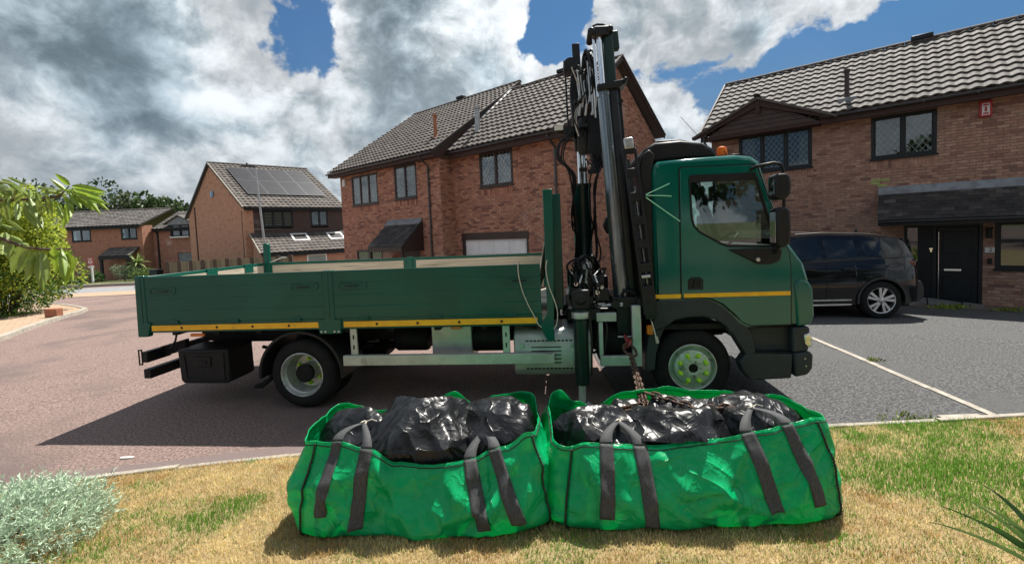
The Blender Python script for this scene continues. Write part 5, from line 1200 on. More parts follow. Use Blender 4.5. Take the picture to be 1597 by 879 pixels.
q = MB(); q.box(7.08, 7.10, 1.9, 2.02, 1.95, 2.15); part(q, 'tax_notice', 'paper')

# ------------------------------------------------------------------ loading crane
q = MB(); q.box(5.18, 5.86, .28, 2.10, .95, 1.10); q.box(5.25, 5.72, .82, 1.58, 1.08, 1.42); q.prism([(5.22, 1.1), (5.74, 1.1), (5.62, 1.62), (5.34, 1.62)], .95, 1.45); crane = part(q, 'loader_crane', 'crane_black', bevel=.02)
def cp(mb, name, m, **k): return mb.build(name, m, crane, **k)
q = MB(); q.lathe([(.135, 1.42), (.135, 1.62), (.112, 1.66), (.112, 2.56), (.125, 2.58), (.125, 2.62), (.05, 2.63)], (5.455, 1.2, 0), 'z', 24); cp(q, 'slew_column', 'crane_green')
q = MB(); q.tube([(5.44, 1.2, 2.6), (5.44, 1.2, 3.12)], .040, 16); q.tube([(5.50, 1.2, 2.6), (5.50, 1.2, 3.12)], .028, 12); cp(q, 'piston_rod', 'chrome')
q = MB(); q.tube([(5.35, 1.14, 1.55), (5.35, 1.14, 2.35)], .022, 10); cp(q, 'piston_rod', 'chrome')
q = MB(); q.prism([(5.38, 3.05), (5.58, 3.05), (5.61, 3.4), (5.58, 3.75), (5.47, 4.16), (5.36, 4.18), (5.33, 3.8), (5.36, 3.35)], 1.10, 1.30); cp(q, 'jib_link', 'crane_black', bevel=.015)
q = MB(); q.lathe([(0, 2.98), (.075, 2.99), (.10, 3.05), (.10, 3.38), (.07, 3.45)], (5.50, 1.05, 0), 'z', 18); cp(q, 'cylinder_head', 'crane_black')
q = MB(); q.bar((5.44, 1.2, 4.12), (5.43, 1.2, 4.46), .075, .10); cp(q, 'jib_tip', 'crane_black', bevel=.01)
q = MB(); q.lathe([(0, -.12), (.085, -.12), (.095, -.08), (.095, .08), (.085, .12), (0, .12)], (5.35, 1.2, 4.17), 'y', 16); q.box(5.26, 5.37, 1.12, 1.28, 4.11, 4.23); cp(q, 'jib_pin', 'crane_black')
q = MB(); q.tube([(5.28, 1.12, 4.14), (5.29, 1.1, 3.5), (5.31, 1.1, 3.30)], .012, 8); q.box(5.24, 5.36, 1.04, 1.14, 3.22, 3.36); cp(q, 'control_rod', 'crane_black')
# main boom: outer box, inner section, extension rods and head
B0, B1 = Vector((5.86, .32, 1.18)), Vector((5.735, .32, 3.60)); BD = (B1 - B0).normalized()
def octbox(mb, p0, p1, w_, h_, ch):
    p0, p1 = Vector(p0), Vector(p1); d = (p1 - p0).normalized(); a = Vector((0, 1, 0)); b = d.cross(a).normalized()
    loop = [(-w_ / 2 + ch, -h_ / 2), (w_ / 2 - ch, -h_ / 2), (w_ / 2, -h_ / 2 + ch), (w_ / 2, h_ / 2 - ch), (w_ / 2 - ch, h_ / 2), (-w_ / 2 + ch, h_ / 2), (-w_ / 2, h_ / 2 - ch), (-w_ / 2, -h_ / 2 + ch)]
    vs = [p + b * x + a * y for p in (p0, p1) for x, y in loop]
    mb.add(vs, [tuple(range(8))[::-1], tuple(range(8, 16))] + [(i, (i + 1) % 8, 8 + (i + 1) % 8, 8 + i) for i in range(8)])
q = MB(); sdb = Vector((1, 0, 0)); q.tube([B0 - sdb * .03, B1 - sdb * .045], [.100, .084], 28); q.tube([B1 - sdb * .045 - BD * .10, B1 - sdb * .045 + BD * .01], .093, 28); bm_ = cp(q, 'lift_cylinder', 'boom_steel', smooth=50)
q = MB(); octbox(q, B0 + sdb * .075, B1 + sdb * .045, .085, .20, .015); cp(q, 'main_boom', 'crane_black', bevel=.010, seg=2, smooth=50)
side = Vector((1, 0, 0)) - BD * BD.x; side.normalize()
q = MB(); q.bar(B0 + side * .125, B1 + side * .093, .018, .08); cp(q, 'boom_rail', 'crane_black', bevel=.008)
for t in (.30, .62, .93):
    q = MB(); q.lathe([(0, -.02), (.03, -.02), (.03, .02), (0, .02)], tuple(B0 + (B1 - B0) * t + side * (.150 - .03 * t)), 'y', 10); cp(q, 'rail_roller', 'crane_black')
q = MB(); octbox(q, B1 + side * .035, B1 + BD * .56 + side * .035, .11, .16, .02); cp(q, 'inner_boom', 'crane_green', bevel=.006)
q = MB(); tp = B1 + BD * .40 + side * .06; q.bar(tp + side * .02, tp + BD * .20 + side * .015, .10, .15); cp(q, 'boom_nose', 'crane_green', bevel=.012)
for dx_, r_ in ((-.065, .036), (-.125, .015)):
    q = MB(); q.tube([B1 + side * dx_ - Vector((0, .05, 0)) - BD * .1, B1 + side * dx_ + BD * .62 - Vector((0, .05, 0))], r_, 14); cp(q, 'extension_rod', 'chrome')
q = MB(); q.prism([(5.60, 3.55), (5.84, 3.56), (5.93, 3.62), (5.925, 3.66), (5.86, 3.645), (5.60, 3.61)], .19, .45); q.lathe([(0, .15), (.026, .15), (.026, .5), (0, .5)], (5.905, 0, 3.63), 'y', 12); cp(q, 'boom_collar', 'crane_black', bevel=.01)
q = MB(); q.box(5.545, 5.755, .20, .44, 4.14, 4.24); q.lathe([(0, .16), (.042, .16), (.042, .48), (0, .48)], (5.555, 0, 4.18), 'y', 14); q.lathe([(0, .18), (.036, .18), (.036, .46), (0, .46)], (5.76, 0, 4.20), 'y', 14); cp(q, 'boom_head', 'crane_black', bevel=.015)
q = MB(); q.tube([(5.58, .3, 4.24), (5.585, .3, 4.285), (5.63, .3, 4.30), (5.70, .3, 4.29), (5.75, .3, 4.25)], .012, 8); cp(q, 'head_bow', 'crane_black')
# lower bracket with hook lug
q = MB(); q.box(5.69, 6.03, .15, .48, 1.12, 1.24); q.lathe([(0, .10), (.05, .10), (.05, .53), (0, .53)], (5.72, 0, 1.17), 'y', 14); q.lathe([(0, .10), (.05, .10), (.05, .53), (0, .53)], (6.0, 0, 1.18), 'y', 14); q.tube([(5.8, .2, 1.25), (5.83, .18, 1.31), (5.92, .2, 1.30), (5.97, .2, 1.25)], .022, 8); cp(q, 'boom_foot', 'crane_black', bevel=.012)
q = MB(); q.prism([(5.73, 1.13), (5.98, 1.13), (5.93, .78), (5.90, .72), (5.88, .80), (5.78, .80), (5.76, .74), (5.74, .80)], .20, .36); cp(q, 'hook_lug', 'crane_black', bevel=.012)
q = MB(); q.tube([(5.74, .15, .795), (5.92, .15, .795)], .012, 8); cp(q, 'lug_pin', 'steel')
# slotted stay beside the cab
S0, S1 = Vector((6.085, .05, 1.06)), Vector((5.908, .07, 2.86)); q = MB()
sd_ = (S1 - S0).normalized(); sa = Vector((1, 0, 0)) - sd_ * sd_.x; sa.normalize()
for o_ in (-.062, .062): q.bar(S0 + sa * o_, S1 + sa * o_, .026, .05, (0, 1, 0))
for t in np.linspace(.0, 1, 8): p = S0 + (S1 - S0) * t; q.bar(p - sd_ * .05, p + sd_ * .05, .12, .046, (0, 1, 0))
q.bar(S0 - sd_ * .02, S0 + sd_ * .32, .13, .05, (0, 1, 0)); cp(q, 'slotted_stay', 'crane_black', bevel=.008)
q = MB(); q.bar(S1 - sd_ * .0, S1 + sd_ * .12, .10, .07, (0, 1, 0)); cp(q, 'stay_cap', 'steel', bevel=.012)
q = MB(); q.bar(S0 + sd_ * .40, S0 + sd_ * .44, .10, .06, (0, 1, 0)); cp(q, 'stay_clamp', 'steel', bevel=.012)
q = MB(); q.tube([S0 + sd_ * .25 + Vector((-.02, .06, 0)), S1 - sd_ * .1 + Vector((-.02, .06, 0))], .020, 8); q.tube([S0 + sd_ * .25 + Vector((.02, .06, 0)), S1 - sd_ * .4 + Vector((.02, .06, 0))], .012, 8); cp(q, 'stay_rod', 'boom_steel')
# stabiliser legs
for s_, y in ((1, .06), (-1, YW - .06)):
    q = MB(); q.lathe([(.0, .28), (.075, .29), (.08, .33), (.08, 1.02), (.092, 1.03), (.092, 1.12), (.085, 1.14), (0, 1.15)], (5.325, y, 0), 'z', 20); lg = cp(q, 'stabiliser_leg', 'crane_green')
    q = MB(); q.tube([(5.315, y, .05), (5.32, y, .3)], .042, 14); q.lathe([(0, .03), (.10, .03), (.11, .05), (.06, .09)], (5.315, y, 0), 'z', 16); cp(q, 'leg_foot', 'alu')
    q = MB(); q.lathe([(.096, 1.04), (.10, 1.05), (.10, 1.10), (.096, 1.11)], (5.325, y, 0), 'z', 20); cp(q, 'leg_band', 'alu')
    q = MB(); q.box(5.23, 5.43, y - .09, y + .16, 1.14, 1.36); q.lathe([(0, y - .11), (.06, y - .11), (.07, y - .08)], (5.33, 0, 1.26), 'y', 14); cp(q, 'leg_head', 'crane_black', bevel=.02)
    q = MB(); q.box(5.38, 5.55, y + (.05 if s_ > 0 else -.65), y + (.65 if s_ > 0 else -.05), 1.0, 1.12); cp(q, 'outrigger_beam', 'crane_black')
    q = MB(); q.tube([(5.42, y - .04, 1.1), (5.435, y - .06, .8), (5.43, y - .05, .5), (5.42, y - .05, .40)], .012, 6); cp(q, 'leg_hose', 'hose')
# valve block
random.seed(21)
q = MB(); q.box(5.26, 5.62, .22, .42, 1.30, 1.48); cp(q, 'valve_block', 'crane_black', bevel=.015)
for k in range(7):
    x = 5.28 + k * .05; q = MB(); q.tube([(x, .20, 1.36 + random.uniform(-.03, .03)), (x + random.uniform(-.03, .03), .13, 1.42), (x + random.uniform(-.05, .05), .16, 1.52 + random.uniform(-.03, .06)), (x + random.uniform(-.06, .06), .3, 1.55)], random.choice([.010, .013, .016]), 8); cp(q, 'valve_pipe', random.choice(['steel', 'chrome', 'crane_black']))
for k in range(6):
    x, z = random.uniform(5.27, 5.58), random.uniform(1.26, 1.52); q = MB(); q.lathe([(0, .14), (.022, .14), (.026, .17), (.02, .24)], (x, 0, z), 'y', 10); cp(q, 'valve_cap', random.choice(['steel', 'crane_black', 'chrome']))
q = MB(); q.lathe([(0, 1.66), (.05, 1.645), (.07, 1.60), (.07, 1.50)], (5.42, .35, 0), 'z', 16); cp(q, 'filter_cap', 'steel')
q = MB(); q.box(5.50, 5.66, .16, .30, 1.20, 1.33); q.box(5.30, 5.48, .14, .26, 1.16, 1.26); q.box(5.35, 5.75, .12, .16, 1.135, 1.155); cp(q, 'control_levers', 'crane_black', bevel=.008)
for k in range(5):
    q = MB(); x = 5.34 + k * .05; q.tube([(x, .16, 1.25), (x - .01, .10, 1.36 + .02 * (k % 2))], .007, 6); cp(q, 'control_lever', 'chrome')
for k in range(3): q = MB(); q.tube([(5.52 + .05 * k, .13, 1.14 + .012 * k), (5.80, .13, 1.15 + .014 * k)], .010, 8); cp(q, 'steel_pipe', 'steel')
# hoses
def hose(pts, r_=.014, m='hose'):
    P_ = [Vector(p) + Vector((random.gauss(0, .022), random.gauss(0, .03), random.gauss(0, .02))) for p in pts]; r_ *= random.uniform(.75, 1.05); out = []
    for i in range(len(P_) - 1):
        p0, p1, p2, p3 = P_[max(i - 1, 0)], P_[i], P_[i + 1], P_[min(i + 2, len(P_) - 1)]
        for t in np.linspace(0, 1, 7)[:-1 if i < len(P_) - 2 else None]:
            out.append(.5 * ((2 * p1) + (p2 - p0) * t + (2 * p0 - 5 * p1 + 4 * p2 - p3) * t * t + (3 * p1 - p0 - 3 * p2 + p3) * t ** 3))
    q = MB(); q.tube(out, r_, 7); return cp(q, 'hose', m)
for k in range(10):
    o_ = .022 * k
    hose([(5.48 + o_ * .5, 1.0, 3.55 - .05 * k), (5.50 + o_ * .6, .94, 3.9), (5.51 + o_ * .5, .9, 4.06 + .03 * (k % 3)), (5.53 + o_ * .3, .86, 4.20 + .025 * (k % 3)), (5.58 + o_ * .2, .84, 4.1), (5.62 + o_ * .25, .86, 3.9), (5.60 + o_ * .2, .9, 3.5)], .013 + .003 * (k % 2))
for k in range(6):
    q = MB(); x = 5.43 + .04 * k; zt = 3.45 + .10 * (k % 2); q.tube([(x, .9, zt), (x + .02, .88, zt + .14)], .020, 10); q.tube([(x + .02, .88, zt + .14), (x - .01, .88, zt + .40), (x + .0, .88, 3.98 - .05 * k)], .008, 8); cp(q, 'hose_coupling', 'steel')
for k in range(4):
    d_ = .03 * k; hose([(5.40, 1.04, 3.32), (5.27 - d_, .98, 3.15), (5.24 - d_, .96, 2.92), (5.34 - d_ * .5, .98, 2.70), (5.33, 1.0, 2.3 - .1 * k), (5.36, 1.04, 1.9), (5.36, 1.04, 1.5)], .013)
for k in range(4):
    d_ = .03 * k; hose([(5.56, 1.02, 3.35), (5.66 + d_, .96, 3.15), (5.66 + d_, .95, 2.9), (5.58 + d_ * .5, .98, 2.62), (5.58, 1.0, 2.2), (5.58, 1.02, 1.7), (5.50, .9, 1.45)], .013)
for k in range(4): hose([(5.50 + .03 * k, 1.0, 2.92), (5.60 + .02 * k, .9, 2.70), (5.62, .9, 2.85 + .03 * k), (5.56, .95, 3.05)], .012)
for k in range(6):
    hose([(5.27 + .05 * k, .24, 1.47), (5.22 + .05 * k, .2, 1.60 + .02 * k), (5.32 + .04 * k, .32, 1.66 + .01 * k), (5.44 + .03 * k, .6, 1.52), (5.45, .9, 1.4)], .014)
for k in range(5): hose([(5.46 + .02 * k, .16, 1.2), (5.47 + .03 * k, .10, .95), (5.44 + .03 * k, .12, .72 - .04 * k), (5.50, .3, .62), (5.55, .6, .8)], .014)
for k in range(3): hose([(5.90 + .02 * k, .5, 2.75), (5.86, .46, 2.55), (5.90, .45, 2.2), (5.92 + .02 * k, .45, 1.6), (5.94, .4, 1.25)], .016)
q = MB(); q.box(5.58, 5.72, .98, 1.12, 2.80, 2.92); q.box(5.60, 5.68, .95, 1.05, 2.92, 3.04); cp(q, 'slew_valve', 'crane_black', bevel=.01)
q = MB(); q.prism([(5.52, 3.0), (5.70, 2.9), (5.73, 3.4), (5.68, 3.75), (5.58, 3.7)], .92, 1.02); cp(q, 'knuckle_plate', 'crane_black', bevel=.012)
for k in range(5):
    x = 5.40 + .035 * k; hose([(x, .95, 3.20), (x - .04 * (k % 3), .90, 3.45), (x + .06, .86, 3.75), (x + .02 * k, .86, 4.0)], .011, random.choice(['hose', 'steel', 'hose']))
for (x, z0_, z1_, r_) in ((5.60, 3.45, 4.08, .012), (5.63, 3.40, 4.05, .012), (5.57, 3.6, 4.10, .010)):
    q = MB(); q.tube([(x, .84, z0_), (x - .02, .84, z1_)], r_, 8); cp(q, 'steel_pipe', 'steel')
for (x, z) in ((5.40, 3.95), (5.42, 3.6), (5.48, 3.3), (5.46, 2.75), (5.57, 2.72)):
    q = MB(); q.box(x - .05, x + .05, .86, .96, z, z + .05); cp(q, 'hose_clamp', 'crane_black', bevel=.006)
# work lamps
q = MB(); q.box(5.10, 5.24, 1.12, 1.22, 3.32, 3.41); wl = cp(q, 'work_lamp', 'black_plastic', bevel=.012)
q = MB(); q.box(5.112, 5.228, 1.108, 1.122, 3.335, 3.395); o_ = part(q, 'lamp_lens', 'paper')
q = MB(); q.tube([(5.17, 1.18, 3.31), (5.42, 1.18, 3.30)], .010, 8); cp(q, 'lamp_arm', 'crane_black')
q = MB(); q.prism([(5.66, 2.05), (5.70, 2.16), (5.82, 2.18), (5.84, 1.98), (5.80, 1.93), (5.70, 1.95)], .55, .70); cp(q, 'work_lamp', 'black_plastic', bevel=.02)
# aluminium guard frame by the crane foot
q = MB(); q.box(5.50, 5.72, .06, .12, .985, 1.085); q.box(5.53, 5.90, .06, .12, .485, .60); q.box(5.885, 5.985, .05, .13, .48, 1.16); q.box(5.52, 5.57, .07, .11, .60, .985); part(q, 'crane_guard', 'alu', bevel=.01)
q = MB(); q.lathe([(0, -.2), (.19, -.2), (.21, -.16), (.21, .2), (0, .22)], (5.72, .42, .72), 'x', 24); part(q, 'air_tank', 'chassis_black')
hose([(6.12, .14, 1.24), (6.13, .1, 1.12), (6.10, .08, 1.0), (6.12, .06, .95)], .010)
q = MB(); q.tube([(6.09, .08, 1.02), (6.14, .06, .80)], .008, 6); q.tube([(6.14, .06, .81), (6.155, .06, .74)], .016, 8); cp(q, 'brass_coupling', 'brass' if 'brass' in MATS else 'rope')

# cords tied to the headboard post and a sheet in the corner of the bed
def tkw(x, y, z): return tk.matrix_basis @ Vector((x, y, z))
def cord(name, pts, r_, m, label, cat, group=None):
    P_ = [tkw(*p) for p in pts]; q = MB(); out = []
    for i in range(len(P_) - 1):
        p0, p1, p2, p3 = P_[max(i - 1, 0)], P_[i], P_[i + 1], P_[min(i + 2, len(P_) - 1)]
        for t in np.linspace(0, 1, 7)[:-1 if i < len(P_) - 2 else None]:
            out.append(.5 * ((2 * p1) + (p2 - p0) * t + (2 * p0 - 5 * p1 + 4 * p2 - p3) * t * t + (3 * p1 - p0 - 3 * p2 + p3) * t ** 3))
    q.tube(out, r_, 7); return tag(q.build(name, m), label, cat, group)
cord('rope', [(4.72, .01, 1.64), (4.68, -.005, 1.668), (4.66, -.028, 1.66), (4.665, -.03, 1.52), (4.70, -.03, 1.36), (4.76, -.03, 1.20), (4.82, -.03, 1.08), (4.86, -.03, .99), (4.90, -.01, .95)], .006, 'rope', 'pale cord hanging slanted over the lorry dropside near the headboard', 'rope')
cord('rope', [(4.98, -.028, 1.70), (4.965, -.032, 1.60), (4.99, -.035, 1.42), (5.05, -.045, 1.24), (5.075, -.05, 1.12), (5.06, -.045, .99), (5.03, -.03, .94)], .006, 'rope', 'pale cord looping down beside the headboard post of the lorry', 'rope')
q = MB(); rows = []
for i in range(14):
    u = i / 13; row = []
    for j in range(12):
        v = j / 11; row.append(tkw(4.70 + .27 * u + .02 * math.sin(9 * v + u * 5), .25 + .6 * v, 1.12 + (.75 * u ** 1.6) * (1 - .35 * v) + .04 * math.sin(7 * u + 11 * v)))
    rows.append(row)
q.grid(rows); tag(q.build('dust_sheet', 'cloth_white', smooth=180, solid=.01), 'crumpled off-white sheet bunched in the bed corner against the headboard', 'sheet')
# light green twine strands caught between crane stay and cab
mat('twine', (.35, .85, .60), None, rough=.6)
for nm_, pts in (('upper strand of pale green twine fanned across the cab corner', [(6.06, .0, 2.36), (6.20, .03, 2.42), (6.32, .06, 2.47)]), ('middle strand of pale green twine fanned across the cab corner', [(6.06, .0, 2.35), (6.22, .05, 2.345), (6.34, .07, 2.335)]), ('long lower strand of pale green twine crossing the cab corner down to the door', [(6.06, .0, 2.33), (6.25, .05, 2.19), (6.43, .09, 2.06)])):
    cord('twine', pts, .0055, 'twine', nm_, 'twine', 'twine strands on the cab')
# lifting chain from the boom lug into the right-hand bag
chn = empty('lifting_chain', tkw(5.83, .12, .79), 0, 'rusty lifting chain with red shackle hanging from the crane into the right bag', 'chain')
cinv = chn.matrix_basis.inverted()
def linkmesh(L_, W_, r_, m, nm):
    q = MB(); pts = []
    for t in np.linspace(0, 2 * math.pi, 25): pts.append((W_ / 2 * math.cos(t), 0, L_ / 2 * math.sin(t) + (.12 * L_ if math.sin(t) > .01 else -.12 * L_ if math.sin(t) < -.01 else 0)))
    q.tube(pts, r_, 8, False); return q.mesh(nm, m, 60)
top = Vector(tkw(5.83, .12, .80)); bot = Vector((.96, 3.36, .66))
lm1 = linkmesh(.13, .08, .013, 'chain_red', 'shackle'); lm2 = linkmesh(.26, .13, .014, 'chain_rust', 'master_link'); lm3 = linkmesh(.065, .045, .008, 'chain_rust', 'chain_link')
cur = top.copy(); dirn = (bot - top).normalized()
def place(me, nm, L_, spin):
    global cur
    o_ = link(nm, me, chn); c_ = cur + dirn * L_ * .5; M_ = Matrix.Translation(c_) @ dirn.to_track_quat('-Z', 'Y').to_matrix().to_4x4() @ Matrix.Rotation(spin, 4, 'Z'); o_.matrix_local = cinv @ M_; cur = cur + dirn * L_ * .82
place(lm1, 'shackle', .16, .9); place(lm1, 'shackle', .16, 2.2); place(lm2, 'master_link', .32, .3)
k = 0
start = cur.copy()
for (tx, ty, tz) in ((.95, 3.34, .64), (.985, 3.36, .64)):
    cur = start.copy(); dirn = (Vector((tx, ty, tz)) - cur); n_ = int(dirn.length / .054); dirn.normalize()
    for i in range(n_): place(lm3, 'chain_link', .066, (i % 2) * 1.57 + .3)
for (a_, b_) in (((.99, 3.42, .74), (1.30, 3.18, .69)), ((1.30, 3.18, .69), (1.62, 3.20, .69)), ((.95, 3.36, .67), (.72, 3.28, .66))):
    cur = Vector(a_); dirn = (Vector(b_) - cur); n_ = int(dirn.length / .054); dirn.normalize()
    for i in range(n_): place(lm3, 'chain_link', .066, (i % 2) * 1.57 + .3)

# ------------------------------------------------------------------ parked car
mat('car_black', (.004, .0045, .006), (.005, .006, .008), 2, .08, coat=.35, spec=.28)
mat('car_trim', (.016, .017, .018), None, rough=.5)
mat('alloy', (.62, .63, .64), (.52, .53, .54), 8, .28, metal=.8)
mat('tail_red', (.07, .004, .004), None, rough=.15, coat=.5)
car_p = Vector((7.43, 8.98, 0)); car_p.z = G(car_p.x, car_p.y)
CA = R(173)
car_c = car_p - Matrix.Rotation(CA, 3, 'Z') @ Vector((0, 1.0, 0))
car = empty('parked_car', (car_c.x, car_c.y, G(car_c.x, car_c.y) + .012), CA, 'glossy black hatchback SUV with silver alloy wheels parked behind the lorry cab', 'car')
WB, WR, AR = 2.9, .395, .465
def lerp_tab(tab, x):
    if x <= tab[0][0]: return tab[0][1]
    for (a, b) in zip(tab, tab[1:]):
        if x <= b[0]: t = (x - a[0]) / (b[0] - a[0]); t = t * t * (3 - 2 * t) * .5 + t * .5; return a[1] + (b[1] - a[1]) * t
    return tab[-1][1]
belt = [(-.84, .92), (-.78, 1.14), (-.66, 1.24), (-.3, 1.235), (.6, 1.20), (2.2, 1.15), (2.75, 1.13), (3.4, 1.05), (3.75, .92), (3.88, .70)]
halfw = [(-.84, .74), (-.74, .86), (-.5, .955), (-.1, 1.0), (.6, .985), (1.5, .975), (2.6, .985), (3.1, .97), (3.6, .85), (3.88, .62)]
def bottom(x):
    b = .30 if -.6 < x < 3.5 else .34
    for c in (0, WB):
        if abs(x - c) < AR: b = max(b, .40 + math.sqrt(AR * AR - (x - c) ** 2))
    return b
xs_ = sorted(set([round(v, 4) for v in list(np.linspace(-.84, 3.88, 50)) + [c + AR * math.cos(t) for c in (0, WB) for t in np.linspace(0, math.pi, 19)] + [c + s_ * (AR + .001) for c in (0, WB) for s_ in (-1, 1)]]))
def bw_(x, z):
    h = lerp_tab(halfw, x); t = (z - .72)
    return h * (1 - .10 * max(0, t) ** 1.5 / .35 - .16 * max(0, -t) ** 2) + .012 * math.exp(-((z - 1.02) / .05) ** 2) * (1 if -.5 < x < 3.2 else 0)
q = MB()
for s_ in (1, -1):
    rows = []
    for x in xs_:
        b0_, b1_ = bottom(x), lerp_tab(belt, x); rows.append([(x, s_ * bw_(x, b0_ + (b1_ - b0_) * j / 9), b0_ + (b1_ - b0_) * j / 9) for j in range(10)])
    q.grid(rows)
rows = [[(x, bw_(x, lerp_tab(belt, x)) * t, lerp_tab(belt, x) + .05 * (1 - t * t)) for t in np.linspace(-1, 1, 9)] for x in xs_]; q.grid(rows)
for x in (-.84, 3.88): q.grid([[(x, bw_(x, z) * t, z) for t in np.linspace(-1, 1, 5)] for z in np.linspace(bottom(x), lerp_tab(belt, x), 5)])
q.build('body', 'car_black', car, smooth=50)
q = MB(); q.box(-.7, 3.7, -.7, .7, .22, .75); q.build('underbody', 'chassis_black', car)
for c in (0, WB):
    for s_ in (1, -1):
        q = MB(); lo = [(c + AR * math.cos(t), .40 + AR * math.sin(t)) for t in np.linspace(R(-8), R(188), 24)]; li = [(c + (AR - .04) * math.cos(t), .40 + (AR - .04) * math.sin(t)) for t in np.linspace(R(-8), R(188), 24)]
        ys = lerp_tab(halfw, c) * .99 * s_; q.prism(lo + li[::-1], min(ys, ys + s_ * .02 - .3 * s_), max(ys + s_ * .02, ys - .3 * s_)); q.build('wheel_arch', 'car_trim', car)
roofl = [(-.74, 1.25), (-.67, 1.40), (-.57, 1.555), (-.52, 1.60), (-.2, 1.66), (.3, 1.715), (1.0, 1.755), (1.55, 1.74), (1.95, 1.62), (2.55, 1.27), (2.78, 1.14)]
gx_ = np.linspace(-.74, 2.78, 46)
def gw(x, z):
    b = lerp_tab(belt, x); h = bw_(x, b); t = max(0, (z - b)) / .55
    return max(.35, h - .03 - .155 * t ** 1.15)
q = MB()
for s_ in (1, -1):
    q.grid([[(x, s_ * gw(x, lerp_tab(belt, x) + (lerp_tab(roofl, x) - lerp_tab(belt, x)) * j / 6), lerp_tab(belt, x) + (lerp_tab(roofl, x) - lerp_tab(belt, x)) * j / 6) for j in range(7)] for x in gx_])
q.grid([[(x, gw(x, lerp_tab(roofl, x)) * t, lerp_tab(roofl, x) + .04 * (1 - t ** 2)) for t in np.linspace(-1, 1, 11)] for x in gx_])
q.build('roof', 'car_black', car, smooth=40)
def side_glass(poly, s_, nm='side_window'):
    q = MB(); n_ = len(poly); c = (sum(p[0] for p in poly) / n_, sum(p[1] for p in poly) / n_)
    vs = [(x, s_ * (gw(x, z) + .006), z) for x, z in poly] + [(c[0], s_ * (gw(*c) + .008), c[1])]
    q.add(vs, [(i, (i + 1) % n_, n_) for i in range(n_)]); q.build(nm, 'car_window', car, smooth=180)
mat('car_window', (.006, .009, .012), None, rough=.04, coat=.3, spec=.45)
for s_ in (1, -1):
    side_glass([(-.42, 1.32), (-.05, 1.285), (.22, 1.29), (.30, 1.61), (.1, 1.60), (-.2, 1.54)], s_)
    side_glass([(.36, 1.285), (.95, 1.265), (1.0, 1.655), (.42, 1.625)], s_); side_glass([(1.06, 1.262), (2.25, 1.22), (1.85, 1.56), (1.5, 1.66), (1.08, 1.67)], s_)
    q = MB(); q.tube([(x, s_ * (bw_(x, lerp_tab(belt, x)) + .004), lerp_tab(belt, x) + .012) for x in np.linspace(-.5, 2.4, 12)], .010, 6); q.build('window_trim', 'car_trim', car)
    q = MB(); q.box(.55, 2.4, s_ * .955 - .012, s_ * .955 + .012, .30, .335); q.build('sill_strip', 'alloy', car, bevel=.006)
    q = MB(); q.box(.55, 2.4, s_ * .965 - .008, s_ * .965 + .008, .40, .43); q.build('side_moulding', 'steel', car, bevel=.004)
    q = MB(); q.prism([(-.735, 1.05), (-.50, 1.09), (-.42, 1.14), (-.60, 1.18), (-.735, 1.15)], min(s_ * .62, s_ * .845), max(s_ * .62, s_ * .845)); q.build('tail_lamp', 'tail_red', car, bevel=.02)
    q = MB(); q.tube([(x, s_ * .70, lerp_tab(roofl, x) + .035) for x in np.linspace(-.1, 1.5, 10)], .016, 8); q.build('roof_rail', 'car_trim', car)
    q = MB(); q.lathe([(0, .0), (.10, .02), (.13, .09), (.11, .16), (0, .18)], (2.15, s_ * 1.07, 1.27), 'x', 14); q.build('door_mirror', 'car_black', car)
    for xd in (1.02, 2.15): q = MB(); q.tube([(xd + .02 * math.sin(z * 4), s_ * (bw_(xd, z) + .001), z) for z in np.linspace(.42, 1.18, 8)], .005, 5); q.build('door_seam', 'chassis_black', car)
    for xd in (.52, 1.25): q = MB(); q.box(xd, xd + .2, s_ * .985 - .012, s_ * .985 + .012, 1.04, 1.065); q.build('door_handle', 'car_black', car, bevel=.008)
q = MB(); q.prism([(-.68, 1.60), (-.34, 1.675), (-.32, 1.645), (-.60, 1.565)], -.62, .62); q.build('roof_spoiler', 'car_black', car, bevel=.012)
q = MB(); rw = [[(-.72 + .18 * t, w_ * (.70 - .05 * t), 1.30 + .33 * t) for w_ in (-1, 0, 1)] for t in (0, .5, 1)]; q.grid([[(a - .035, b, c) for a, b, c in r_] for r_ in rw]); q.build('rear_window', 'car_window', car)
q = MB(); q.prism([(-.90, .42), (-.90, .62), (-.84, .76), (-.70, .76), (-.62, .34), (-.80, .32)], -.82, .82); q.build('rear_bumper', 'car_trim', car, bevel=.03)
q = MB(); q.lathe([(0, 0), (.03, .0), (.03, .02), (.015, .08), (0, .1)], (-.1, 0, 1.76), 'z', 10); q.build('roof_aerial', 'car_black', car)
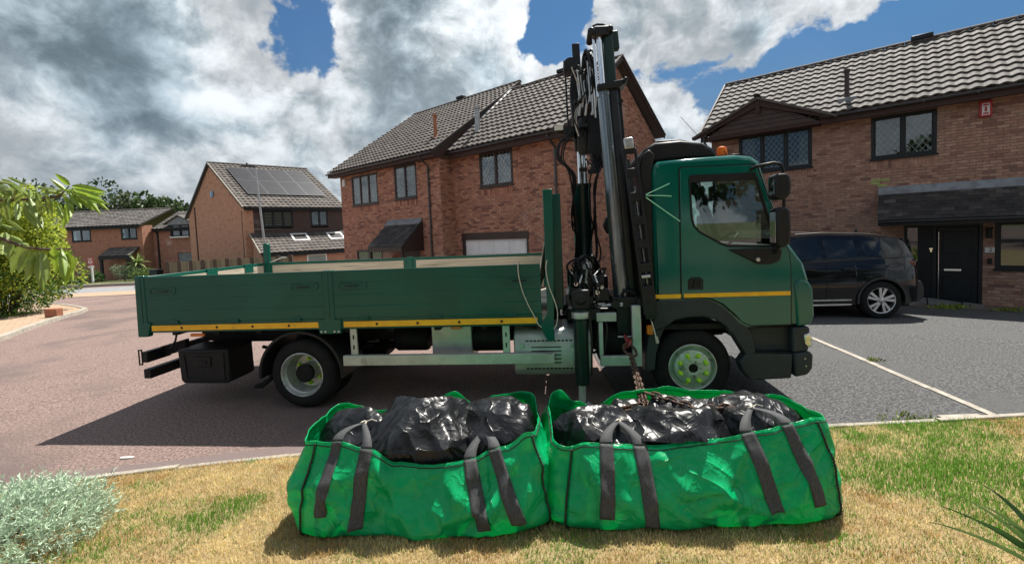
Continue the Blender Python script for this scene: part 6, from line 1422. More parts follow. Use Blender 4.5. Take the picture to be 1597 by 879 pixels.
def car_wheel(x, s_):
    yo = s_ * .985
    def Y(d): return yo - s_ * d
    q = MB(); q.lathe([(.262, Y(.02)), (.275, Y(0)), (.33, Y(-.006)), (.372, Y(.02)), (WR, Y(.05)), (WR, Y(.2)), (.37, Y(.23)), (.26, Y(.24))], (x, 0, WR), 'y', 44); wh = q.build('wheel', 'rubber', car, smooth=50)
    q = MB(); q.lathe([(.268, Y(.01)), (.262, Y(.002)), (.250, Y(.01)), (.245, Y(.08)), (.24, Y(.2))], (x, 0, WR), 'y', 44); q.build('rim', 'alloy', wh)
    q = MB(); q.lathe([(.245, Y(.12)), (0, Y(.12))], (x, 0, WR), 'y', 24); q.build('brake_disc', 'chassis_black', wh)
    for k in range(5):
        for dlt in (-.21, .21):
            t = 2 * math.pi * k / 5 + .25 + dlt; t2 = t + .22
            q = MB(); a = Vector((x + .05 * math.cos(t), 0, WR + .05 * math.sin(t))); b = Vector((x + .25 * math.cos(t2), 0, WR + .25 * math.sin(t2))); px = Vector((-math.sin(t2), 0, math.cos(t2)))
            vs = [a - px * .018, a + px * .018, b + px * .030, b - px * .030]; q.add([(v.x, Y(.012), v.z) for v in vs] + [(v.x, Y(.05), v.z) for v in vs], [(0, 1, 2, 3), (0, 4, 5, 1), (1, 5, 6, 2), (2, 6, 7, 3), (3, 7, 4, 0)]); q.build('spoke', 'alloy', wh, bevel=.004)
    q = MB(); q.lathe([(0, Y(-.002)), (.035, Y(.0)), (.06, Y(.012)), (.065, Y(.05))], (x, 0, WR), 'y', 20); q.build('hub_cap', 'alloy', wh)
    for k in range(5): t = 2 * math.pi * k / 5; q = MB(); q.lathe([(.010, Y(.001)), (.010, Y(-.002)), (0, Y(-.002))], (x + .045 * math.cos(t), 0, WR + .045 * math.sin(t)), 'y', 8); q.build('wheel_nut', 'chassis_black', wh)
for x in (0, WB):
    for s_ in (1, -1): car_wheel(x, s_)

# ------------------------------------------------------------------ rubble bags
def crinkle(m, layers, weave=False):
    """sharp crease lines pressed into thin sheet"""
    t = NT(m.node_tree); b = pr(m); geo = t.n('ShaderNodeNewGeometry'); pos = geo.outputs['Position']; nrm_ = None
    for (sc_, dist, dt_) in layers:
        nz = t.noise(pos, sc_, 2, .5, dt_).outputs['Fac']; r_ = t.math('ABSOLUTE', t.math('SUBTRACT', nz, .5)); r_ = t.math('POWER', t.math('MULTIPLY', r_, 2.0), .6)
        bp = t.n('ShaderNodeBump'); bp.inputs['Strength'].default_value = .8; bp.inputs['Distance'].default_value = dist; bp.invert = True
        t.l(r_, bp.inputs['Height'])
        if nrm_ is not None: t.l(nrm_, bp.inputs['Normal'])
        nrm_ = bp.outputs[0]
    if weave:
        nz = t.noise(t.vec('MULTIPLY', pos, (1, 1, .25)), 420, 2, .5).outputs['Fac']; bp = t.n('ShaderNodeBump'); bp.inputs['Strength'].default_value = .3; bp.inputs['Distance'].default_value = .0015
        t.l(nz, bp.inputs['Height']); t.l(nrm_, bp.inputs['Normal']); nrm_ = bp.outputs[0]
    t.l(nrm_, b.inputs['Normal'])
m = mat('bag_green', (.006, .62, .225), (.004, .52, .18), 3.0, .24, trans=.42, rvar=.08, spec=.5)
crinkle(m, ((1.7, .050, .8), (5.5, .012, 1.1)), weave=True)
mat('bag_cord', (.012, .014, .013), None, rough=.7)
mat('webbing', (.075, .078, .080), (.035, .036, .038), 160, .8, stretch=(1, 1, .08), bump=.5, bscale=300, bdist=.002)
mat('black_plastic_sack', (.007, .0075, .0085), (.010, .0105, .012), 8, .34, spec=.42, rvar=.08)
crinkle(MATS['black_plastic_sack'], ((2.6, .035, 1.0), (8.0, .007, .9)))
def fbm(p, o=4):
    s_, a = 0, 1
    for k in range(o): s_ += a * noise.noise(Vector(p) * (2 ** k)); a *= .5
    return s_
def crease(p):
    d, _ = noise.voronoi(Vector(p)); return min(.5, d[1] - d[0])
def make_bag(name, cx_, cy_, L_, D_, yaw, rim, straps, seed, label, folds=(), bulge=.075, lean=-.12):
    NP, NV = 240, 34
    pts = []; n_ = 6.0
    for i in range(2000):
        t = 2 * math.pi * i / 2000 - math.pi * .75
        c, s_ = math.cos(t), math.sin(t); pts.append((L_ / 2 * math.copysign(abs(c) ** (2 / n_), c), D_ / 2 * math.copysign(abs(s_) ** (2 / n_), s_)))
    acc = [0]
    for i in range(2000): a, b = pts[i], pts[(i + 1) % 2000]; acc.append(acc[-1] + math.hypot(b[0] - a[0], b[1] - a[1]))
    acc = np.array(acc); PX = np.array([p[0] for p in pts] + [pts[0][0]]); PY = np.array([p[1] for p in pts] + [pts[0][1]])
    root = empty(name, (cx_, cy_, lawn_z(cx_, cy_)), yaw, label, 'bag', 'green rubble bags on the lawn')
    cyw, syw = math.cos(yaw), math.sin(yaw)
    def P2(s): return np.interp((s % 1) * acc[-1], acc, PX), np.interp((s % 1) * acc[-1], acc, PY)
    def rimh(s):
        s = s % 1
        for (a, b) in zip(rim, rim[1:]):
            if s <= b[0]: t = (s - a[0]) / (b[0] - a[0]); t = t * t * (3 - 2 * t); return a[1] + (b[1] - a[1]) * t
        return rim[-1][1]
    def S(s, v, off=0.0):
        x, y = P2(s); x1, y1 = P2(s + .002); x0, y0 = P2(s - .002); tx, ty = x1 - x0, y1 - y0; l = math.hypot(tx, ty) or 1; nx_, ny_ = ty / l, -tx / l
        h = rimh(s); wx = s * 7.0
        fold = .042 * fbm((math.cos(s * 6.283) * 3.2 + seed, math.sin(s * 6.283) * 3.2, v * 1.6), 3) * math.sin(math.pi * min(1, v * .9 + .1))
        fold += -.13 * (crease((x * 1.7 + seed, y * 1.7 + v * .5, v * 1.1)) - .22) * math.sin(math.pi * (v * .88 + .06))
        fold += -.030 * (crease((x * 5 + seed + v * 1.5, y * 5, v * 2.6)) - .2) * (.35 + .65 * math.sin(math.pi * v))
        for (fa, fb, fc, fd, fam, fwd) in folds:        # long pulled creases between the straps and the foot
            if min(fb, fd) - .1 < v < max(fb, fd) + .1:
                u_ = (v - fb) / (fd - fb); dd = abs(((s % 1) - (fa + (fc - fa) * u_)) / fwd); en = max(0, min(1, (1 - abs(2 * u_ - 1)) * 2.2 + .15))
                if dd < 1: fold += fam * (1 - dd) ** 1.4 * en
        b = bulge * math.sin(math.pi * v ** .62) + fold - .05 * (1 - sm(0, .12, v)) ** 2 + lean * v ** 1.25 * (.25 + .75 * ny_ * ny_)
        if v > .86: b += .014 * noise.noise((s * 40, seed, 0))
        zz = v * h + .015 * fbm((s * 30, v * 3, seed), 2) * v
        return Vector((x + nx_ * (b + off), y + ny_ * (b + off), max(zz, -.02) if v > 0 else -.03)), Vector((tx / l, ty / l, 0)), Vector((nx_, ny_, 0))
    q = MB(); rows = []
    for j in range(NV):
        v = (j / (NV - 1)); rows.append([S(i / NP, v)[0] for i in range(NP + 1)])
    q.grid(rows); o_ = q.build('bag_wall', 'bag_green', root, smooth=180, solid=.004)
    q = MB(); q.grid([[(x, y, .01) for x in np.linspace(-L_ / 2 + .05, L_ / 2 - .05, 4)] for y in np.linspace(-D_ / 2 + .05, D_ / 2 - .05, 4)]); q.build('bag_base', 'bag_green', root)
    q = MB(); q.tube([S(i / 200, .955, .004)[0] for i in range(201)], .0035, 5, False); q.build('rim_stitching', 'bag_cord', root)
    q = MB(); q.tube([S(i / 200, .995, .0)[0] for i in range(201)], .0032, 6, False); q.build('rim_hem', 'bag_green', root)
    for sc_ in (0.0, rim_corner[0], rim_corner[1], rim_corner[2]):
        q = MB(); rr = []
        for k in range(60): p = S(sc_, .02 + .95 * k / 59, .010 + .004 * (k % 2))[0]; rr.append(p)
        q.tube(rr, .0065, 6); q.build('corner_seam', 'bag_cord', root)
    tops = []
    for (s0, sl, v0, wd) in straps:
        q = MB(); rows = []
        for k in range(26):
            v = v0 + (1.0 - v0) * k / 25; s_ = s0 + sl * (1 - k / 25); ds = wd / 2 / acc[-1]; rows.append([S(s_ + ds * e_, v, .010)[0] for e_ in (-1, -.5, 0, .5, 1)])
        q.grid(rows); q.build('strap', 'webbing', root, smooth=60, solid=.003)
        tops.append((S(s0, 1.0, .004), wd))
    for a, b in zip(tops[::2], tops[1::2]):
        (pa, ta, na), wd = a; (pb, tb_, nb), _ = b
        kn = (pa + pb) / 2 - na * .19 + Vector((0, 0, .065)); kn.z += random.uniform(-.01, .02)
        for p0, tt, nn in ((pa, ta, na), (pb, tb_, nb)):
            q = MB(); rows = []
            for k in range(11):
                u = k / 10; c = p0 * (1 - u) ** 2 + (p0 + Vector((0, 0, .06)) - nn * .05) * 2 * u * (1 - u) + kn * u * u; w2 = wd * (1 - .55 * u) / 2
                rows.append([c - tt * w2, c + nn * .004 * math.sin(3 * u), c + tt * w2])
            q.grid(rows); q.build('strap_loop', 'webbing', root, smooth=60, solid=.003)
        q = MB(); q.tube([kn + Vector((.018 * math.cos(t), .012 * math.sin(2 * t), .010 * math.sin(t))) for t in np.linspace(0, 6.28, 16)], .006, 6); q.tube([kn, kn + Vector((.05, .03, .01)), kn + Vector((.09, .02, .0))], .004, 6); q.build('knot', 'rope', root)
    return root
rim_corner = (1 / 3, .5, 5 / 6)
bagL = make_bag('rubble_bag', -.665, 3.23, 1.66, .88, R(-1.5),
    [(0, .60), (.035, .59), (.085, .55), (.13, .45), (.18, .42), (.235, .46), (.285, .54), (.333, .62), (.42, .60), (.5, .67), (.56, .64), (.585, .55), (.63, .68), (.68, .57), (.76, .55), (.8, .60), (.833, .62), (.92, .62), (1, .60)],
    [(.040, -.012, .30, .075), (.085, -.010, .16, .085), (.232, .020, .18, .085), (.268, .028, .22, .085)], 3.0, 'sagging green woven rubble bag on the left, front edge drooping',
    [(.095, .98, .165, .05, .045, .022), (.235, .98, .185, .10, .050, .024), (.275, .75, .215, .05, -.035, .020), (.13, .85, .10, .15, -.030, .018), (.20, .80, .25, .30, .030, .014), (.03, .60, .075, .05, .030, .018), (.30, .90, .255, .35, .035, .014)])
bagR = make_bag('rubble_bag', 1.14, 3.22, 1.86, .90, R(-1.0),
    [(0, .50), (.04, .53), (.10, .50), (.2, .53), (.27, .59), (.333, .64), (.42, .60), (.5, .56), (.58, .60), (.66, .64), (.72, .62), (.77, .50), (.80, .56), (.833, .66), (.88, .60), (.95, .52), (1, .50)],
    [(.052, -.006, .22, .09), (.096, .004, .12, .09), (.235, .018, .22, .09), (.288, .018, .24, .08)], 9.0, 'taut green woven rubble bag on the right with the crane chain in it',
    [(.115, .98, .150, .45, .040, .020), (.205, .99, .205, .40, -.035, .018), (.225, .95, .185, .30, .040, .020), (.06, .55, .11, .05, .035, .020), (.17, .60, .26, .10, .030, .022), (.31, .80, .27, .15, .035, .018), (.13, .40, .22, .55, -.022, .016), (.02, .90, .05, .40, .035, .012)])
def sack(cx_, cy_, cz_, rx, ry, rz, seed, label, rot=0, group='black sacks filling the rubble bags', parent=None):
    bm = bmesh.new(); bmesh.ops.create_icosphere(bm, subdivisions=5, radius=1.0)
    for v in bm.verts:
        p = v.co.copy(); s_ = Vector((p.x * rx, p.y * ry, p.z * rz))
        d1 = crease((s_.x * 3.6 + seed, s_.y * 3.6, s_.z * 2.4)) - .2; d2 = crease((s_.x * 9 + seed, s_.y * 9 + 3, s_.z * 9)) - .2; d3 = crease((s_.x * 2.0 + seed * 2, s_.y * 2.0, s_.z * 2.0)) - .2
        st = abs(noise.noise((s_.x * 6 + seed, s_.y * 6, s_.z * 2)))
        n_ = p.normalized(); v.co = s_ - n_ * (.20 * d3 + .055 * d1 + .006 * d2 + .04 * st - .02)
        wz = v.co.z + cz_
        if wz < .60: v.co.y = max(v.co.y, 3.225 - .265 - .03 * sm(.60, .35, wz) - cy_)
        if wz < .75: v.co.y = min(v.co.y, 3.225 + .33 - cy_)
    me = bpy.data.meshes.new('black_sack'); bm.to_mesh(me); bm.free(); me.materials.append(MATS['black_plastic_sack'])
    me.polygons.foreach_set('use_smooth', [True] * len(me.polygons)); me.update()
    me.set_sharp_from_angle(angle=R(38))
    o_ = link('black_sack', me); o_.location = (cx_, cy_, cz_); o_.rotation_euler = (0, 0, rot); tag(o_, label, 'sack', group); return o_
sack(-1.19, 3.24, .46, .28, .26, .27, 1.3, 'small black plastic sack at the left end of the left rubble bag')
sack(-.70, 3.22, .44, .48, .36, .37, 4.7, 'biggest black plastic sack, bulging in the middle of the left rubble bag', .1)
sack(-.17, 3.26, .47, .32, .30, .28, 7.9, 'black plastic sack at the right end of the left rubble bag')
sack(.56, 3.18, .43, .34, .30, .25, 11.2, 'black plastic sack at the left end of the right rubble bag')
sack(1.12, 3.12, .44, .46, .29, .29, 14.1, 'wide black plastic sack in front of the chain in the right rubble bag')
sack(1.30, 3.38, .46, .36, .18, .29, 17.7, 'black plastic sack at the back middle of the right rubble bag')
sack(1.72, 3.24, .45, .34, .29, .28, 19.4, 'black plastic sack at the right end of the right rubble bag')
sack(.88, 3.40, .42, .28, .18, .23, 23.0, 'black plastic sack behind the chain in the right rubble bag')

# ------------------------------------------------------------------ plants
def leaf_cloud(pos, nrm, size, aspect, cols, droop=.0, jitter=.8):
    """folded leaf quads; pos (n,3), nrm (n,3) rough growth direction"""
    n = len(pos); d = nrm + rng.normal(0, jitter, (n, 3)); d /= np.linalg.norm(d, axis=1, keepdims=True) + 1e-9
    d[:, 2] -= droop; d /= np.linalg.norm(d, axis=1, keepdims=True) + 1e-9
    r_ = rng.normal(0, 1, (n, 3)); a = np.cross(d, r_); a /= np.linalg.norm(a, axis=1, keepdims=True) + 1e-9; b = np.cross(a, d)
    L_ = (size * rng.uniform(.6, 1.3, n))[:, None] if np.isscalar(size) else size[:, None]; W_ = L_ * aspect
    V = np.zeros((n, 4, 3)); V[:, 0] = pos; V[:, 1] = pos + d * L_ * .5 + a * W_ * .5 + b * W_ * .12; V[:, 2] = pos + d * L_; V[:, 3] = pos + d * L_ * .5 - a * W_ * .5 + b * W_ * .12
    base = np.arange(n)[:, None] * 4
    Fc = np.concatenate([base + [0, 1, 2], base + [0, 2, 3]], 0)
    return V.reshape(-1, 3), Fc, np.repeat(cols, 4, 0)
def blob_points(n, blobs, shell=.55):
    """points through the outer part of a set of ellipsoid clumps"""
    w_ = np.array([b[3] * b[4] + b[4] * b[5] + b[3] * b[5] for b in blobs]); idx = rng.choice(len(blobs), n, p=w_ / w_.sum()); B = np.array(blobs)[idx]
    d = rng.normal(0, 1, (n, 3)); d /= np.linalg.norm(d, axis=1, keepdims=True); r_ = rng.uniform(shell, 1.0, n) ** .6
    return B[:, :3] + d * r_[:, None] * B[:, 3:6], d, idx
def clumps(c, R_, n, rel=(.35, .55)):
    out = []
    for _ in range(n):
        d = rng.normal(0, 1, 3); d /= np.linalg.norm(d); k = rng.uniform(.3, .78); r_ = rng.uniform(*rel)
        out.append((c[0] + d[0] * R_[0] * k, c[1] + d[1] * R_[1] * k, c[2] + d[2] * R_[2] * k, R_[0] * r_, R_[1] * r_, R_[2] * r_))
    return out
def tree(x, y, h, rx, rz, n, col, label, leaf=.28, group='trees beyond the houses', name='tree', trunk_h=None):
    z0 = G(x, y); t_ = empty(name, (x, y, z0), 0, label, 'tree', group); cz = h - rz
    q = MB(); q.tube([(0, 0, -.2), (.1, 0, cz * .5), (0, .1, cz), (0, 0, cz + rz * .5)], [.28, .22, .15, .05], 8)
    for k in range(6):
        a = k * 1.05; q.tube([(0, 0, cz * (.6 + .06 * k)), (rx * .4 * math.cos(a), rx * .4 * math.sin(a), cz + .1 * rz * k), (rx * .75 * math.cos(a), rx * .75 * math.sin(a), cz + rz * (.1 + .1 * k))], [.10, .06, .02], 6)
    q.build('trunk', 'bark', t_)
    bl = clumps((0, 0, cz), (rx, rx, rz), 16); p, d, ix = blob_points(n, bl, .4); sh_ = rng.uniform(.6, 1.3, len(bl))[ix][:, None]
    c = np.array(col) * sh_ * rng.uniform(.7, 1.3, (n, 1)); V, Fc, C_ = leaf_cloud(p, d, leaf, .62, np.clip(c, 0, 1), .15)
    link('crown', npmesh('crown', V, Fc, 'leaf', C_), t_); return t_
for i, (x, y, h, rx, rz, col, lb) in enumerate([(-61.5, 66, 13.0, 5.0, 4.8, (.05, .085, .03), 'broad dark tree above the left part of the far house roof'), (-69.6, 66, 14.4, 5.2, 5.2, (.06, .095, .03), 'tallest dark tree behind the foreground cherry branch'), (-55.6, 66, 11.2, 2.0, 2.6, (.10, .13, .055), 'thin sparse tree rising over the middle of the far house roof'), (-52.4, 66, 11.6, 2.8, 3.4, (.055, .095, .03), 'rounded green tree above the right end of the far house roof'), (-48.6, 66, 10.7, 3.0, 3.0, (.05, .085, .03), 'green tree just left of the solar panel house gable'), (-77, 64, 14, 5.2, 5.5, (.05, .085, .03), 'dark tree at the left edge behind the hedge')]):
    tree(x, y, h, rx, rz, 2400 if 'sparse' not in lb else 700, col, lb, .6)
for (x, y, h, rx, rz, lb) in ((3.5, -8.5, 8.5, 3.6, 3.4, 'leafy tree behind the viewer reflected in the cab side window'), (-3.5, -9.5, 8.0, 3.6, 3.2, 'leafy tree behind the viewer reflected in the lorry dropside'), (10.5, -6.5, 8.0, 3.4, 3.2, 'leafy tree behind the viewer reflected in the house windows on the right')):
    tree(x, y, h, rx, rz, 6000, (.055, .10, .03), lb, .34, group='garden trees behind the viewer')
# variegated hedge on the left
hd = empty('hedge', (-18.75, 16.3, G(-18.75, 16.3)), 0, 'tall yellow-green variegated hedge bush at the left edge by the buff paving', 'hedge')
bl = clumps((0, 0, 2.45), (2.6, 2.1, 2.6), 36, (.26, .40)) + [(.6, -.4, 1.0, 1.5, 1.3, 1.0), (-.6, 0, 1.4, 1.8, 1.5, 1.4), (1.25, -.3, 1.9, .9, .9, 1.0), (.9, -.2, 3.2, .9, .9, .9)]
NH = 48000; p, d, ix = blob_points(NH, bl, .62); kp = p[:, 2] > .12; p, d, ix = p[kp], d[kp], ix[kp]; NH = len(p)
yel = rng.uniform(0, 1, NH) < np.clip(.22 + .20 * (p[:, 2]) + .5 * (rng.uniform(0, 1, len(bl))[ix] - .5), .05, .85)
c = np.where(yel[:, None], np.array([.47, .56, .07]), np.array([.085, .175, .03])) * rng.uniform(.65, 1.25, (NH, 1))
V, Fc, C_ = leaf_cloud(p, d, .11, .5, c, .1); link('foliage', npmesh('foliage', V, Fc, 'leaf', C_), hd)
q = MB()
for k in range(9): a = k * .7; q.tube([(.25 * math.cos(a), .25 * math.sin(a), -.2), (.6 * math.cos(a), .6 * math.sin(a), 1.2), (1.3 * math.cos(a), 1.2 * math.sin(a), 2.6)], [.07, .05, .015], 6)
q.build('stem', 'bark', hd)
mb = MB(); mb.box(-15.75, -15.35, 14.95, 15.2, G(-15.5, 15) + .1, G(-15.5, 15) + .38); tag(mb.build('terracotta_block', 'terracotta', bevel=.02), 'terracotta coloured block standing at the foot of the hedge', 'block')
# silver foliage bush, bottom left
sb_ = empty('silver_bush', (-3.62, 2.86, lawn_z(-3.62, 2.86)), 0, 'low silvery mint-green feathery bush in the bottom left corner', 'bush')
def dome(x, y): return .25 * max(0, 1 - ((x) / .66) ** 2 - ((y + .0) / .62) ** 2) ** .55
NS = 5200; sx_ = rng.uniform(-1.0, .98, NS); sy_ = rng.uniform(-.75, .75, NS); hh = np.array([dome(a, b) * (1 + .25 * noise.noise((a * 3, b * 3, 4))) for a, b in zip(sx_, sy_)]); kp = hh > .03; sx_, sy_, hh = sx_[kp], sy_[kp], hh[kp]; NS = len(sx_)
K = 16; hx = np.stack([sx_ * .9, sy_ * .9, hh * .0 + .5], 1); hx /= np.linalg.norm(hx, axis=1, keepdims=True); hx += rng.normal(0, .28, hx.shape)
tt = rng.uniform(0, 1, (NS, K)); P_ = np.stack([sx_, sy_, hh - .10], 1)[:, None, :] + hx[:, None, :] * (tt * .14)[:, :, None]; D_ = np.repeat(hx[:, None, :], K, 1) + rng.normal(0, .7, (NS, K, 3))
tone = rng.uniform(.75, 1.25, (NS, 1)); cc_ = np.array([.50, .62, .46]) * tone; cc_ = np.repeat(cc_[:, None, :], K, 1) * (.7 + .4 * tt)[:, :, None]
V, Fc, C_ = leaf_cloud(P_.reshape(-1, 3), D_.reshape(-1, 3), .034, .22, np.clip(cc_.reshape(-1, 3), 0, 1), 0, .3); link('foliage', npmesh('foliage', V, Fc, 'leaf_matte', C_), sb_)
q = MB()
for k in range(60):
    a, b = rng.uniform(-.5, .45), rng.uniform(-.45, .45); q.tube([(a * .5, b * .5, -.02), (a * .8, b * .8, dome(a, b) * .5), (a, b, max(.02, dome(a, b) - .03))], [.010, .008, .004], 5)
q.build('stem', 'twig', sb_)
for (px_, py_, pz_) in ((-3.62, 3.0, .40), (-3.52, 2.88, .38), (-3.50, 2.80, .36)):
    pass
q = MB()
for k in range(14): a = rng.uniform(-.75, -.42); b = rng.uniform(-.1, .4); z_ = dome(a, b); q.lathe([(0, z_ + .03), (.014, z_ + .035), (.016, z_ + .045), (0, z_ + .052)], (a, b, 0), 'z', 8)
mat('yellow_flower', (.55, .40, .03), (.35, .22, .04), 30, .8); q.build('flower_head', 'yellow_flower', sb_)
# strap-leaved plant, bottom right
ph = empty('strap_leaf_plant', (2.74, 2.15, lawn_z(2.74, 2.15)), 0, 'long green strap-shaped leaves reaching in at the bottom right corner', 'plant')
mat('strap_leaf_dark', (.03, .10, .03), (.05, .14, .04), 5, .35, trans=.15)
mat('strap_leaf', (.16, .30, .08), (.34, .44, .15), 5, .45, trans=.2, stretch=(1, 1, 1))
for k, (tx, ty, tz, w_) in enumerate([(-.43, .13, .33, .034), (-.31, .16, .37, .036), (-.22, .22, .43, .036), (-.36, .03, .25, .030), (-.14, .12, .50, .036), (-.52, .22, .24, .024), (-.26, .08, .32, .034), (.1, .15, .55, .034), (-.42, .26, .30, .018), (.15, -.05, .5, .034), (-.05, -.15, .45, .034), (-.30, .30, .34, .026)]):
    q = MB(); rows = []; tip = Vector((tx, ty, tz)); mid = Vector((tx * .45, ty * .45, tz * .72 + .04)); sd_ = tip.cross(Vector((0, 0, 1))).normalized(); sd_ = (sd_ * .35 + sd_.cross(tip.normalized()) * .94 * (1 if k % 3 else -1)).normalized()
    for i in range(13):
        u = i / 12; c = mid * 2 * u * (1 - u) + tip * u * u; ww = w_ * (1 - u ** 2.2) / 1 + .001; rows.append([c - sd_ * ww * .5 + Vector((0, 0, .004)), c, c + sd_ * ww * .5 + Vector((0, 0, .004))])
    q.grid(rows); q.build('leaf', 'strap_leaf' if k % 2 else 'strap_leaf_dark', ph, smooth=180)

# cherry branch reaching in from the left
def ray_at(px, py, Y):
    d = fw + rt * ((px - CX) / F_PX) - up * ((py - CY) / F_PX); return CAMP + d * (Y / d.y)
ctp = Vector((-2.75, 1.75, lawn_z(-2.75, 1.75)))
ct = empty('cherry_tree', ctp, 0, 'cherry branch with drooping ribbed green leaves hanging in at the upper left', 'tree')
def loc(px, py, Y): return ray_at(px, py, Y) - ctp
q = MB(); q.tube([(0, 0, -.05), (.03, .02, .9), (0, .03, 1.7), (.05, 0, 2.6), (.0, .05, 3.4)], [.06, .05, .042, .032, .02], 10); q.build('trunk', 'bark', ct)
b1 = [(.02, .02, 1.95), loc(-150, 318, 1.78), loc(-60, 314, 1.8), loc(0, 312, 1.8), loc(40, 311, 1.78), loc(75, 309, 1.8), loc(100, 305, 1.82), loc(112, 297, 1.84)]
b2 = [(.02, .02, 1.85), loc(-150, 350, 1.70), loc(-60, 362, 1.7), loc(0, 371, 1.72), loc(18, 378, 1.74), loc(40, 386, 1.74), loc(75, 389, 1.76), loc(112, 388, 1.78)]
b3 = [loc(75, 309, 1.8), loc(95, 304, 1.78), loc(108, 290, 1.78)]
for pts, rr in ((b1, [.016, .010, .008, .006, .0055, .005, .004, .003]), (b2, [.014, .009, .007, .006, .0055, .005, .0045, .003]), (b3, [.004, .003, .002])):
    q = MB(); q.tube(pts, rr, 7); q.build('branch', 'twig', ct)
mat('cherry_leaf', (.22, .36, .035), (.32, .44, .05), 18, .38, trans=.42, spec=.5)
mat('cherry_leaf_pale', (.20, .29, .06), (.30, .37, .09), 18, .42, trans=.30, spec=.5)
LV = [(108, 289, 86, 271, 13, 0), (112, 290, 163, 300, 16, 0), (112, 293, 162, 314, 17, 0), (113, 296, 148, 330, 17, 0), (108, 300, 128, 326, 14, 0), (100, 306, 116, 334, 14, 0), (92, 300, 58, 292, 14, 1), (40, 316, 60, 355, 21, 1), (58, 312, 62, 342, 16, 1), (26, 316, 28, 346, 14, 1), (6, 282, 42, 306, 15, 1), (2, 279, 26, 288, 9, 1), (-2, 290, 20, 301, 14, 1), (8, 316, 16, 350, 14, 1), (102, 318, 106, 346, 14, 0), (84, 314, 96, 330, 13, 0), (64, 303, 60, 316, 11, 1), (46, 296, 48, 312, 9, 1),
      (34, 384, 18, 425, 24, 1), (58, 392, 40, 438, 20, 1), (64, 393, 68, 440, 20, 1), (82, 387, 90, 422, 19, 0), (95, 392, 99, 428, 16, 0), (106, 396, 105, 436, 24, 0), (18, 374, 36, 380, 14, 1), (8, 362, 11, 376, 11, 1), (0, 349, 33, 361, 9, 1), (6, 376, 2, 400, 18, 1), (-4, 330, 2, 350, 12, 1), (88, 392, 92, 418, 11, 0), (-6, 300, -2, 335, 16, 1), (70, 306, 78, 336, 13, 1), (14, 300, 6, 322, 11, 1), (34, 302, 22, 316, 12, 1)]
LV2 = []
for (a0, b0, a1, b1_, w0, k0) in LV:
    LV2.append((a0, b0, a1, b1_, w0 * .66, k0))
    for _ in range(2 if random.random() < .6 else 1):
        jx, jy = random.uniform(-14, 14), random.uniform(-7, 7); LV2.append((a0 + jx, b0 + jy, a1 + jx + random.uniform(-9, 9), b1_ + jy + random.uniform(-4, 8), w0 * .50, k0))
for (x0_, y0_, x1_, y1_, w_, k) in LV2:
    Ya = 1.78 + random.uniform(-.05, .05); a = loc(x0_, y0_, Ya); b = loc(x1_, y1_, Ya + random.uniform(-.06, .03)); W_ = w_ * Ya / F_PX * 1.1
    d = b - a; L_ = d.length; d.normalize(); view = (a + ctp - CAMP).normalized(); sd_ = d.cross(view).normalized(); nn = sd_.cross(d).normalized(); tw = random.uniform(-.5, .5); sd_ = (sd_ * math.cos(tw) + nn * math.sin(tw)); nn = sd_.cross(d).normalized()
    q = MB(); rows = []; fold = random.uniform(.45, .95); curl = random.uniform(-.10, .16)
    for i in range(15):
        u = i / 14; ww = W_ * (math.sin(math.pi * min(1, u * .94 + .03) ** .85) ** .8) * (1 - .25 * u); bend = nn * (-curl * L_ * u * u); row = []
        for j in range(-4, 5):
            t = j / 4; rib = .035 * W_ * math.cos(u * 62 - abs(t) * 5); row.append(a + d * (L_ * u) + sd_ * (ww * .5 * t) + nn * (fold * ww * .5 * abs(t) + rib * abs(t)) + bend)
        rows.append(row)
    q.grid(rows); q.build('leaf', 'cherry_leaf_pale' if k else 'cherry_leaf', ct, smooth=180)
# garden of the far house
def shrub(name, x, y, r_, h, n, col, label, leaf=.12, up_=0):
    z0 = G(x, y) + .12; o_ = empty(name, (x, y, z0), 0, label, 'shrub', 'shrubs by the far house'); bl = clumps((0, 0, h * .5), (r_, r_, h * .5), 8, (.4, .6)); p, d, ix = blob_points(n, bl, .5)
    V, Fc, C_ = leaf_cloud(p, d, leaf, .6, np.array(col) * rng.uniform(.6, 1.4, (n, 1))); link('foliage', npmesh('foliage', V, Fc, 'leaf', C_), o_)
    q = MB(); q.tube([(0, 0, -.1), (0, 0, h * .6)], [.06, .02], 6); q.build('stem', 'bark', o_)
shrub('clipped_shrub', -34.6, 37.2, .62, 1.0, 900, (.06, .13, .03), 'small round clipped green shrub by the far house')
shrub('grey_shrub', -32.2, 37.2, 1.0, 1.5, 1200, (.16, .21, .13), 'loose grey-green shrub under the spiky plant')
shrub('green_shrub', -30.2, 36.6, .9, 1.2, 900, (.12, .19, .05), 'pale green shrub right of the spiky plant')
shrub('low_shrub', -37.2, 37.4, .9, .6, 700, (.10, .14, .05), 'low mixed planting at the foot of the far house wall')
shrub('edge_shrub', -40.2, 37.6, 1.1, .9, 700, (.06, .10, .04), 'dark low shrub at the far house corner behind the hedge')
yu = empty('spiky_plant', (-31.4, 37.6, G(-31.4, 37.6)), 0, 'spiky palm-like plant with arching leaves in front of the far house', 'plant')
q = MB(); q.tube([(0, 0, -.1), (0, 0, 1.6)], [.12, .09], 8); q.build('stem', 'bark', yu)
mat('yucca_leaf', (.20, .30, .09), (.30, .36, .12), 5, .5, trans=.2)
